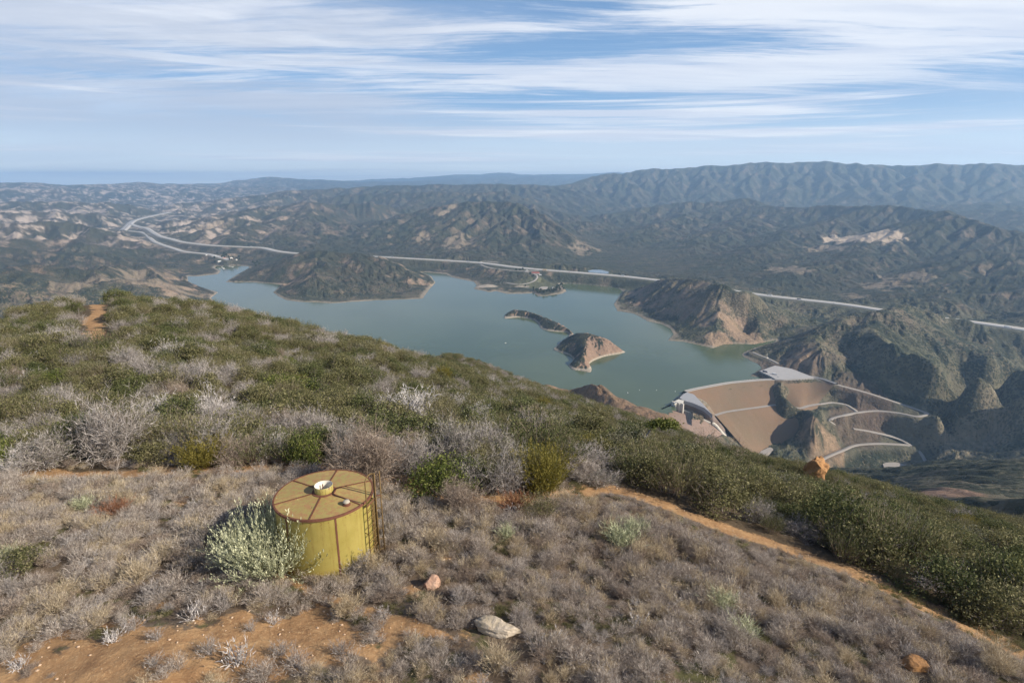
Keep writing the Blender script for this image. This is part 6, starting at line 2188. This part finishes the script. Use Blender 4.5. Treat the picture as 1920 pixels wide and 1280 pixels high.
def dam():
    Pc = smooth_poly([PH(x, y, HC) for x, y in DCREST], 8)
    Pb = smooth_poly([PH(x, y, HB) for x, y in DBERM], 8)
    Pt = smooth_poly([PH(x, y, HT) for x, y in DTOE], 8)
    t = empty('dam', tuple(Pc[len(Pc) // 2] - [0, 0, HC]))
    tag(t, 'curved earth embankment dam with reddish brown face crossed by a pale berm road', 'dam')
    o_ = np.array(t.location[:])
    m, k, b, out = new_mat('dam_fill')
    geo = k.new('ShaderNodeNewGeometry'); pos = geo.outputs['Position']
    n1 = k.noise(pos, 0.012, 5, 0.6); n2 = k.noise(pos, 0.25, 6, 0.7); n3 = k.noise(k.mapping(pos, (0.01, 0.01, 0.5)), 1.0, 4, 0.6)
    c = k.mix(k.ramp(n1, 0.35, 0.65), (0.205, 0.132, 0.080), (0.180, 0.132, 0.082))
    c = k.mix(k.math('MULTIPLY', k.ramp(n2, 0.5, 0.8), 0.4), c, (0.31, 0.23, 0.17))
    c = k.mix(k.math('MULTIPLY', k.ramp(n3, 0.45, 0.6), 0.35), c, (0.19, 0.13, 0.09))
    k.put(b.inputs['Base Color'], c)
    bump(k, b, n2, 1.2, 0.7)
    M_FILL = m

    def loft(name, A, B, n, mat, noise=0.5):
        m_ = 90
        sA = np.stack([np.interp(np.linspace(0, len(A) - 1, m_), np.arange(len(A)), A[:, c_]) for c_ in range(3)], 1)
        sB = np.stack([np.interp(np.linspace(0, len(B) - 1, m_), np.arange(len(B)), B[:, c_]) for c_ in range(3)], 1)
        V = np.array([sA + (sB - sA) * j / n for j in range(n + 1)])
        V[1:-1, :, 2] += noise * perlin(V[1:-1, :, 0] / 14, V[1:-1, :, 1] / 14, 5)
        co = (V - o_).reshape(-1, 3)
        q = np.array([(j * m_ + i, (j + 1) * m_ + i, (j + 1) * m_ + i + 1, j * m_ + i + 1) for j in range(n) for i in range(m_ - 1)])
        return mesh_obj(name, co, q, mat=mat, smooth=True, parent=t)

    def shift(P, d):     # move a line along plan normal (towards downstream = smaller distance)
        T = np.gradient(P[:, :2], axis=0); T /= np.linalg.norm(T, axis=1, keepdims=True)
        N_ = np.stack([T[:, 1], -T[:, 0]], 1)
        Q = P.copy(); Q[:, :2] += N_ * d
        return Q
    Pu = shift(Pc, -11)                       # upstream edge of the crest
    Pw = shift(Pc, -28); Pw[:, 2] = LAKE - 8  # below the water
    Pb1 = shift(Pb, -4.5); Pb2 = shift(Pb, 4.5)
    loft('upper_face', Pc, Pb1, 14, M_FILL)
    loft('lower_face', Pb2, Pt, 18, M_FILL)
    loft('berm_road', Pb1 + [0, 0, 0.3], Pb2 + [0, 0, 0.3], 2, M_GR, 0)
    loft('crest_road', Pu, Pc, 2, M_CONC, 0)
    loft('upstream_face', Pw, Pu, 4, simple_mat('riprap', (0.30, 0.27, 0.23), 0.95, 0.3, 0.4), 0.6)
    for d_, nm in ((-10.4, 'parapet'), (-0.8, 'parapet')):
        Q = shift(Pc, d_)
        co = []
        for q in Q:
            for a in (0, 1.3): co.append(q + [0, 0, a])
        Q2 = shift(Pc, d_ + 0.5)
        for q in Q2:
            for a in (0, 1.3): co.append(q + [0, 0, a])
        n = len(Q)
        f = [(2 * i, 2 * i + 1, 2 * i + 3, 2 * i + 2) for i in range(n - 1)] + [(2 * n + 2 * i, 2 * n + 2 * i + 2, 2 * n + 2 * i + 3, 2 * n + 2 * i + 1) for i in range(n - 1)] + [(2 * i + 1, 2 * n + 2 * i + 1, 2 * n + 2 * i + 3, 2 * i + 3) for i in range(n - 1)]
        mesh_obj(nm, np.array(co) - o_, np.array(f), mat=M_CONC, parent=t)
    return Pc, Pb, Pt


def slab(name, pts, thick, mat, parent=None, kind=None, origin=(0, 0, 0)):
    """flat plate from plan points with z"""
    P = [np.array(p) - origin for p in pts]
    n = len(P)
    v = [tuple(p) for p in P] + [tuple(p - [0, 0, thick]) for p in P]
    me = bpy.data.meshes.new(name)
    me.from_pydata(v, [], [tuple(range(n)), tuple(range(n, 2 * n))[::-1]] + [(i, n + i, n + (i + 1) % n, (i + 1) % n) for i in range(n)])
    bm = bmesh.new(); bm.from_mesh(me); bmesh.ops.recalc_face_normals(bm, faces=bm.faces); bm.to_mesh(me); bm.free()
    me.materials.append(mat)
    o = bpy.data.objects.new(name, me); COL.objects.link(o)
    if parent is not None: o.parent = parent
    if kind: o['kind'] = kind
    return o


dam()
slab('forecourt', [PH(x, y, 11) for x, y in ((1424, 695.5), (1453, 685), (1484, 691), (1513, 702), (1526, 707.5), (1500, 709.5), (1470, 711), (1454, 710.5), (1443, 704))], 8, simple_mat('pad_paving', (0.38, 0.365, 0.35), 0.9, 0.15, 0.06), kind='structure')
slab('turnaround', [PH(x, y, -115) for x, y in ((1655, 869), (1663, 866.5), (1680, 866), (1692, 869), (1705, 872.5), (1690, 878), (1672, 880), (1658, 876))], 8, M_GR, kind='structure')
slab('toe_yard', [PH(x, y, -94) for x, y in ((1421, 853), (1427, 845), (1440, 839), (1460, 835), (1477, 836), (1470, 840), (1452, 845), (1436, 852))], 10, M_GR, kind='structure')
slab('car_park', [PH(x, y, 11) for x, y in ((1011, 539.5), (1016, 537), (1027, 537.5), (1028, 540.5), (1018, 542), (1010, 541.5))], 6, M_GR, kind='structure')


def spillway():
    H0 = 7.0
    o_ = PH(1275, 755, H0)
    t = empty('spillway', tuple(o_)); tag(t, 'concrete spillway with pale piers and a long chute running down beside the dam', 'spillway')

    def prism(nm, line, w, hgt, mat, par=t, zb=0.0):
        """wall along a line of (px,py,h)"""
        P = np.array([PH(*p) for p in line]); P = smooth_poly(P, 4) if len(P) > 2 else P
        T = np.gradient(P[:, :2], axis=0); T /= np.linalg.norm(T, axis=1, keepdims=True)
        Nn = np.stack([-T[:, 1], T[:, 0]], 1) * w / 2
        co = []
        for i, q in enumerate(P):
            for s_, z in ((-1, zb), (-1, hgt), (1, hgt), (1, zb)): co.append((q[0] + s_ * Nn[i, 0], q[1] + s_ * Nn[i, 1], q[2] + z))
        f = [(4 * i + j, 4 * i + (j + 1) % 4, 4 * i + 4 + (j + 1) % 4, 4 * i + 4 + j) for i in range(len(P) - 1) for j in range(4)]
        f += [(0, 1, 2, 3), tuple(4 * (len(P) - 1) + j for j in (3, 2, 1, 0))]
        return mesh_obj(nm, np.array(co) - o_, np.array(f), mat=mat, parent=par)
    M_RF = simple_mat('chute_floor', (0.26, 0.185, 0.145), 0.92, 0.25, 0.12)
    # broad sloping channel floor
    R1 = [(1262, 760.5, -6), (1290, 774, -14), (1320, 788, -26), (1345, 805, -44), (1372, 832, -76), (1385, 850, -96)]
    L1 = [(1236, 771, -6), (1236, 800, -14), (1255, 830, -26), (1275, 855, -44), (1300, 880, -76), (1310, 895, -96)]
    A = smooth_poly([PH(*p) for p in L1], 5); B = smooth_poly([PH(*p) for p in R1], 5)
    n = 12
    V = np.array([A + (B - A) * j / n for j in range(n + 1)])
    V[1:-1, :, 2] += 1.2 * perlin(V[1:-1, :, 0] / 11, V[1:-1, :, 1] / 11, 6)
    m_ = len(A)
    q = np.array([(j * m_ + i, j * m_ + i + 1, (j + 1) * m_ + i + 1, (j + 1) * m_ + i) for j in range(n) for i in range(m_ - 1)])
    mesh_obj('channel_floor', (V - o_).reshape(-1, 3), q, mat=M_RF, parent=t)
    prism('weir', [(1240, 769.5, -4), (1262, 760, -4)], 5, 4.0, M_CONCP, zb=-12)
    prism('channel_wall', [(1264, 761, -6), (1290, 773, -14), (1320, 787, -26), (1333, 794, -32)], 3, 2.5, M_CONCP, zb=-8)
    prism('channel_wall', [(1333, 792, -32), (1346, 802, -42), (1358, 816, -60), (1371, 831, -78)], 5, 5, M_CONCP, zb=-8)
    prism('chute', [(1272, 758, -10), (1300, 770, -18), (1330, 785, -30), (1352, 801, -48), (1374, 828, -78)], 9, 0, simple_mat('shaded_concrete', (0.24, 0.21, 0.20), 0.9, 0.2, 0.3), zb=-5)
    # tall retaining wall below the deck
    prism('retaining_wall', [(1281, 751, 6), (1300, 756, 5), (1320, 765, 0), (1334, 776, -10), (1342, 784, -22), (1352, 796, -38), (1360, 808, -58)], 4, 0.5, simple_mat('rock_cut', (0.20, 0.155, 0.13), 0.95, 0.3, 0.2), zb=-24)
    dk = slab('deck', [PH(x, y, 8.4) for x, y in ((1288, 735), (1301, 739), (1318, 757), (1336, 777), (1320, 764), (1300, 755.5), (1281, 750), (1274, 745), (1282, 738))], 9, simple_mat('deck_paving', (0.33, 0.33, 0.335), 0.9, 0.12, 0.08), t)
    dk.location = tuple(-o_)
    dk2 = slab('gate_slab', [PH(x, y, 9) for x, y in ((1263, 753), (1272, 748), (1282, 750.5), (1281, 756), (1272, 754), (1265, 757))], 3, M_CONCP, t)
    dk2.location = tuple(-o_)
    for x, y in ((1264, 755), (1271, 755.5), (1278, 757)):
        P0 = PH(x, y, 8) - o_
        mb = MB(); mb.box((P0[0], P0[1], -8), (3.2, 14, 22), 0.45); mb.build('pier', M_CONCP, t, bevel=0.3)
    return


spillway()


def vehicles():
    M = {'white': simple_mat('white_paint', (0.78, 0.78, 0.76), 0.35, 0.04, 2, spec=0.5), 'dark': simple_mat('dark_blue_paint', (0.05, 0.055, 0.09), 0.4, 0.1, 2, spec=0.5), 'grey': simple_mat('silver_paint', (0.38, 0.38, 0.40), 0.35, 0.08, 2, spec=0.5),
         'red': simple_mat('red_paint', (0.35, 0.05, 0.04), 0.4, 0.1, 2), 'glass': simple_mat('vehicle_glass', (0.03, 0.04, 0.05), 0.1, 0.1, 2, spec=0.6), 'tyre': simple_mat('tyre', (0.02, 0.02, 0.02), 0.9, 0.1, 2)}

    def wheels(t, xs, w, r):
        for x in xs:
            for s in (-1, 1):
                mb = MB(); mb.tube([(x, s * w / 2 - 0.12, r), (x, s * w / 2 + 0.12, r)], r, 14); mb.build('wheel', M['tyre'], t)

    def truck(loc, rz, colr, L, label, name='truck', cat='truck', scale=1.0):
        t = empty(name, loc, rz, scale); tag(t, label, cat)
        mb = MB(); mb.box((-0.10 * L, 0, 2.35), (0.76 * L, 2.5, 2.7)); mb.build('trailer', M[colr], t, bevel=0.08)
        mb = MB()
        x = 0.5 * L - 1.0
        prof = [(-1.1, 0.8), (1.1, 0.8), (1.15, 1.7), (0.85, 2.75), (-1.1, 2.95)]
        v = [(x + a, s * 1.2, z) for s in (-1, 1) for a, z in prof]
        mb.add(v, [(0, 1, 2, 3, 4), (9, 8, 7, 6, 5)] + [(i, 5 + i, 5 + (i + 1) % 5, (i + 1) % 5) for i in range(5)])
        mb.build('cab', M['white' if colr != 'white' else 'grey'], t)
        mb = MB(); mb.box((x + 1.03, 0, 2.2), (0.08, 2.0, 0.8)); mb.build('windscreen', M['glass'], t)
        mb = MB(); mb.box((0, 0, 0.85), (L * 0.96, 1.0, 0.25)); mb.build('chassis', M['tyre'], t)
        wheels(t, (x, -0.18 * L, -0.30 * L, -0.38 * L), 2.2, 0.5)
        return t

    def car(loc, rz, colr, label, group=None):
        t = empty('car', loc, rz); tag(t, label, 'car', group)
        prof = [(-2.2, 0.35), (2.2, 0.35), (2.25, 0.75), (1.3, 0.95), (0.6, 1.45), (-1.2, 1.48), (-2.0, 1.0), (-2.25, 0.85)]
        n = len(prof)
        v = [(a, s * 0.9, z) for s in (-1, 1) for a, z in prof]
        mb = MB(); mb.add(v, [tuple(range(n)), tuple(range(n, 2 * n))[::-1]] + [(i, n + i, n + (i + 1) % n, (i + 1) % n) for i in range(n)]); mb.build('body', M[colr], t)
        mb = MB()
        for s in (-1, 1): mb.box((-0.3, s * 0.91, 1.2), (1.6, 0.02, 0.36))
        mb.build('side_window', M['glass'], t)
        wheels(t, (1.35, -1.4), 1.7, 0.33)
        return t
    g = PH(1435, 697.5, 11); truck(tuple(g + [0, 0, 0.02]), -0.75, 'dark', 15, 'long dark blue truck parked at the water side of the paved yard by the dam')
    g = PH(1452, 702.0, 11); truck(tuple(g + [0, 0, 0.02]), -0.70, 'white', 13, 'white truck parked in the middle of the paved yard by the dam')
    g = PH(1459, 706.5, 11); car(tuple(g + [0, 0, 0.02]), 0.4, 'grey', 'silver car parked beside the white truck at the dam')
    hw = RW['highway_c']
    T = np.gradient(hw[:, :2], axis=0)

    def on_hw(px, side, colr, kindv, label):
        xs = [(960 + F * p[0] / (p[1] * cp - p[2] * sp)) for p in hw]
        i = int(np.argmin(np.abs(np.array(xs) - px)))
        f = T[i] / np.linalg.norm(T[i]); nn = np.array([-f[1], f[0]])
        q = hw[i, :2] + nn * side
        a = math.atan2(f[1], f[0]) + (math.pi if side > 0 else 0)
        loc = (q[0], q[1], hw[i, 2] + 0.55)
        if kindv == 'truck': truck(loc, a, colr, 19, label)
        else: car(loc, a, colr, label)
    on_hw(1172, 9, 'white', 'truck', 'white truck on the highway just right of the small blue pond')
    on_hw(1445, 9, 'white', 'truck', 'white truck at the upper end of the open highway stretch behind the rocky peninsula')
    on_hw(1502, -9, 'dark', 'truck', 'dark truck in the middle of the open highway stretch behind the rocky peninsula')
    on_hw(1566, -12, 'grey', 'car', 'grey car at the lower end of the open highway stretch behind the rocky peninsula')
    on_hw(880, -9, 'white', 'truck', 'white truck on the highway above the wooded point, near the ramp')
    on_hw(740, 9, 'grey', 'truck', 'grey truck on the highway just right of the left peninsula')
    on_hw(1888, -9, 'white', 'truck', 'white truck on the highway at the right edge of the view')
    on_hw(1068, -12, 'red', 'car', 'red car on the highway right of the red roofed building')
    on_hw(470, 9, 'white', 'truck', 'white truck on the highway above the marina')


vehicles()


def buildings():
    MW = simple_mat('pale_wall', (0.58, 0.53, 0.45), 0.85, 0.1, 0.5); MT = simple_mat('tan_wall', (0.42, 0.32, 0.2), 0.85, 0.1, 0.5)
    MRr = simple_mat('red_roof', (0.36, 0.10, 0.07), 0.7, 0.15, 0.8); MG = simple_mat('grey_roof', (0.42, 0.42, 0.42), 0.7, 0.15, 0.8); MWR = simple_mat('white_roof', (0.72, 0.71, 0.68), 0.6, 0.08, 0.8)
    MGl = simple_mat('window_glass', (0.05, 0.06, 0.08), 0.2, 0.1, 1, spec=0.6)

    def house(px, py, h, L, W, Hh, rz, wall, roof, label, name='building'):
        g = PH(px, py, h)
        z = far_z(g[0], g[1])
        t = empty(name, (g[0], g[1], z), rz); tag(t, label, 'building')
        mb = MB(); mb.box((0, 0, Hh / 2 - 1), (L, W, Hh + 2)); mb.build('wall', wall, t)
        rh = 0.3 * W; e = 0.8
        v = [(-L / 2 - e, -W / 2 - e, Hh), (L / 2 + e, -W / 2 - e, Hh), (L / 2 + e, W / 2 + e, Hh), (-L / 2 - e, W / 2 + e, Hh), (-L / 2 + W * 0.2, 0, Hh + rh), (L / 2 - W * 0.2, 0, Hh + rh)]
        mb = MB(); mb.add(v, [(0, 1, 5, 4), (2, 3, 4, 5), (1, 2, 5), (3, 0, 4), (3, 2, 1, 0)]); mb.build('roof', roof, t)
        for i in range(max(2, int(L / 8))):
            x = -L / 2 + L * (i + 0.5) / max(2, int(L / 8))
            mb = MB(); mb.box((x, -W / 2 - 0.03, Hh * 0.5), (1.6, 0.1, 1.4)); mb.build('window', MGl, t)
        mb = MB(); mb.box((L * 0.05, -W / 2 - 0.05, 1.1), (1.2, 0.12, 2.2)); mb.build('door', MGl, t)
        return t
    house(1004, 509.5, 44, 40, 16, 5, -0.15, MW, MRr, 'long red roofed building beside the highway above the recreation point')
    house(1013, 511, 42, 12, 9, 4, -0.15, MW, MWR, 'small white roofed building at the right end of the red roofed one')
    house(1021, 507.5, 45, 22, 12, 5, -0.15, MT, MT, 'tan building right of the red roofed building')
    house(988, 507.5, 42, 12, 8, 4, -0.1, MW, MWR, 'small white building left of the red roofed building')
    house(1037.5, 540.5, 9, 10, 9, 5, 0.2, MW, MWR, 'small white building near the tip of the recreation point')
    for i, (x, y, L, W, rf, lab) in enumerate([(402, 486, 26, 12, MG, 'grey roofed marina building nearest the highway end'), (412, 490, 22, 12, MWR, 'white roofed marina building at the head of the inlet'), (421, 488, 20, 10, MRr, 'reddish roofed marina building behind the inlet head'),
                                  (388, 485, 10, 8, MWR, 'small white marina building highest on the left bank'), (433, 487.5, 24, 9, MWR, 'long white marina building right of the inlet head'), (443, 488.5, 14, 8, MG, 'small grey marina building on the right bank')]):
        house(x, y, 22, L, W, 4.5, 0.3 * i, MW, rf, lab)
    # docks and boats in the inlet
    MD = simple_mat('dock_boards', (0.50, 0.48, 0.45), 0.8, 0.15, 0.5); MBt = simple_mat('boat_hull', (0.75, 0.75, 0.73), 0.4, 0.05, 1)
    for i, (x, y, L, a, lab) in enumerate([(418, 503, 70, -1.0, 'floating dock nearest the left bank of the inlet'), (432, 500, 60, -0.6, 'floating dock in the middle of the inlet head')]):
        g = PH(x, y, 0)
        t = empty('dock', (g[0], g[1], LAKE), a); tag(t, lab, 'dock')
        mb = MB(); mb.box((0, 0, 0.3), (L, 3, 0.6))
        for j in range(6): mb.box((-L / 2 + L * (j + 0.5) / 6, 5, 0.3), (1.6, 8, 0.59))
        mb.build('deck', MD, t)
        for j in range(3):
            mb = MB(); mb.tube([(-L / 2 + L * j / 2, -1.7, -3), (-L / 2 + L * j / 2, -1.7, 2.2)], 0.25, 8); mb.build('pile', MD, t)
    def boat(x, y, a, lab, s=1.0, name='boat'):
        g = PH(x, y, 0)
        t = empty(name, (g[0], g[1], LAKE), a, s); tag(t, lab, 'boat')
        v = [(-4, -1.3, 0.9), (2, -1.3, 1.0), (4.6, 0, 1.3), (2, 1.3, 1.0), (-4, 1.3, 0.9), (-3.8, -0.8, -0.3), (1.8, -0.7, -0.3), (3.6, 0, -0.1), (1.8, 0.7, -0.3), (-3.8, 0.8, -0.3)]
        mb = MB(); mb.add(v, [(0, 1, 2, 3, 4), (9, 8, 7, 6, 5)] + [(i, 5 + i, 5 + (i + 1) % 5, (i + 1) % 5) for i in range(5)]); mb.build('hull', MBt, t)
        mb = MB(); mb.box((-0.3, 0, 1.6), (2.6, 1.9, 1.3)); mb.build('cabin', MBt, t, bevel=0.1)
        return t
    boat(948, 643, 0.3, 'small white boat alone on the open lake left of the island', 0.7)
    for i, (x, y) in enumerate(((416, 501), (420, 504), (430, 498.5), (436, 501))):
        boat(x, y, 0.4 + i, 'small white boat moored at the docks of the inlet', 1.0)['group'] = 'boats moored at the docks'
    # marker buoys before the dam
    MBy = simple_mat('buoy_white', (0.8, 0.8, 0.78), 0.5, 0.03, 1)
    for i, (x, y, s, lab) in enumerate([(1177, 736.5, 1.5, 'white buoy, brightest and nearest of the row before the dam'), (1161, 746.5, 1.0, 'faint white buoy close to the near bluff'), (1199, 731.5, 1.0, 'faint white buoy, first of the three toward the dam'), (1231, 731.5, 1.0, 'faint white buoy, middle one of the three toward the dam'), (1266, 734, 1.2, 'white buoy closest to the dam')]):
        g = PH(x, y, 0)
        t = empty('buoy', (g[0], g[1], LAKE), 0, s * 0.75); tag(t, lab, 'buoy')
        mb = MB(); mb.lathe([(0, -0.6), (1.0, -0.4), (1.0, 0.5), (0.7, 0.8), (0.35, 0.9)], n=20); mb.build('float', MBy, t, True)
        mb = MB(); mb.lathe([(0.3, 0.88), (0.22, 2.2), (0, 2.3)], n=12); mb.build('marker', MBy, t, True)
    # intake tower gear on the shelf right of the dam
    g = PH(1438, 671, 10)
    z = g[2]
    t = empty('hoist', (g[0], g[1], z), 0.4); tag(t, 'thin pale hoist mast standing on the dark shelf above the intake', 'mast')
    mb = MB(); mb.tube([(0, 0, 0), (0, 0, 15)], [0.5, 0.3], 8); mb.build('mast', M_CONCP, t)
    mb = MB(); mb.box((0, 0, 0.6), (7, 5, 1.6)); mb.build('base', M_CONCP, t)
    mb = MB(); mb.tube([(0, 0, 13), (-5, 0, 9)], 0.25, 6); mb.build('arm', M_CONCP, t)


buildings()


def far_trees():
    rng = np.random.RandomState(9)
    MT = plant_material('far_tree_leaves', (0.035, 0.05, 0.022), (0.05, 0.065, 0.03), (0.07, 0.085, 0.04), trans=0.1)
    protos = []
    for v in range(3):
        H_ = 1.0
        n = 700
        a = rng.uniform(0, 6.28, n); u = rng.uniform(0, 1, n)
        if v == 2:
            r = 0.26 * (1 - u) ** 0.8 * rng.uniform(0.5, 1, n); z = 0.15 + 0.85 * u
        else:
            lob = 1 + 0.25 * np.sin(3 * a + v)
            r = 0.42 * lob * np.sqrt(np.clip(1 - (2 * u - 1) ** 2, 0, 1)) * rng.uniform(0.55, 1, n); z = 0.28 + 0.70 * u
        c = np.stack([r * np.cos(a), r * np.sin(a), z], 1)
        lv = leaf_quads(c, 0.14, rng, 0.7, 0.1)
        o = mesh_obj('crown', lv, np.arange(len(lv)).reshape(-1, 4), attrs={'rnd': np.repeat(rng.uniform(0, 1, n), 4)}, mat=MT, link=False)
        mb = MB(); mb.tube([(0, 0, -0.1), (0.01, 0, 0.3), (0.02, 0.01, 0.7)], [0.035, 0.028, 0.012], 7)
        me = bpy.data.meshes.new('trunk'); me.from_pydata(mb.v, [], mb.f); me.materials.append(PM['bark'])
        protos.append((o.data, me))

    def tree(px, py, h, kind_, hgt, label, group):
        g = PH(px, py, h); z = far_z(g[0], g[1])
        t = empty('tree', (g[0], g[1], z - 0.3), rng.uniform(0, 6.28), hgt); tag(t, label, 'tree', group)
        o = bpy.data.objects.new('crown', protos[kind_][0]); COL.objects.link(o); o.parent = t
        o = bpy.data.objects.new('trunk', protos[kind_][1]); COL.objects.link(o); o.parent = t
    spots = [(1000, 541), (1000, 544), (1008, 547), (1012, 548), (1016, 547), (1020, 546), (1025, 547), (1030, 546), (1035, 546), (1040, 545), (1043, 545), (1045, 537), (1048, 536), (1051, 534), (1053, 533), (1054, 537), (1049, 540), (1044, 541), (1038, 543), (1028, 544), (1014, 544), (1006, 545), (1057, 541), (1050, 543), (985, 536), (1019, 549), (1037, 547.5)]
    for i, (x, y) in enumerate(spots):
        tree(x, y, 7, 2 if i in (1, 24) else i % 2, rng.uniform(8, 15), 'dark green tree on the grassy recreation point', 'trees on the recreation point')
    for i in range(26):
        x = rng.uniform(394, 450); y = 487 + rng.uniform(-4, 5) - 0.02 * (x - 420)
        tree(x, y, 16, i % 3, rng.uniform(9, 16), 'dark tree among the marina buildings at the end of the inlet', 'trees at the marina')
    for i, (x, y) in enumerate(((482, 491), (478, 493), (486, 494), (474, 491), (480, 497), (975, 506), (980, 505.5), (968, 506), (994, 511), (1000, 512))):
        h = 14 if x < 600 else 42
        tree(x, y, h, i % 2, rng.uniform(10, 15), 'dark tree on the right bank of the inlet' if x < 600 else 'dark tree beside the highway buildings', 'trees on the right bank of the inlet' if x < 600 else 'trees beside the highway buildings')


far_trees()

# small pond held behind the highway fill
pts = [PH(x, y, 47) for x, y in ((1102, 507.5), (1112, 505.5), (1128, 506), (1142, 509.5), (1140, 513), (1118, 511.5), (1104, 510))]
m, k, b, out = new_mat('pond_water')
b.inputs['Base Color'].default_value = (0.03, 0.07, 0.09, 1); b.inputs['Roughness'].default_value = 0.05; b.inputs['Specular IOR Level'].default_value = 0.5
slab('pond', pts, 2, m, kind='structure')
def build_haze():
    m = bpy.data.materials.new('haze_air'); m.use_nodes = True
    k = NT(m.node_tree); k.n.clear()
    out = k.new('ShaderNodeOutputMaterial')
    v = k.new('ShaderNodeVolumePrincipled')
    v.inputs['Color'].default_value = (0.43, 0.68, 1.0, 1)
    v.inputs['Density'].default_value = 5.4e-5
    v.inputs['Anisotropy'].default_value = 0.2
    k.l.new(v.outputs[0], out.inputs['Volume'])
    x0, x1, y0, y1, z0, z1 = -33000, 33000, -300, 35000, -760, 470
    co = [(x, y, z) for z in (z0, z1) for y in (y0, y1) for x in (x0, x1)]
    q = np.array([(0, 2, 3, 1), (4, 5, 7, 6), (0, 1, 5, 4), (2, 6, 7, 3), (0, 4, 6, 2), (1, 3, 7, 5)])
    mesh_obj('haze', np.array(co, float), q, mat=m, kind='stuff')


build_haze()
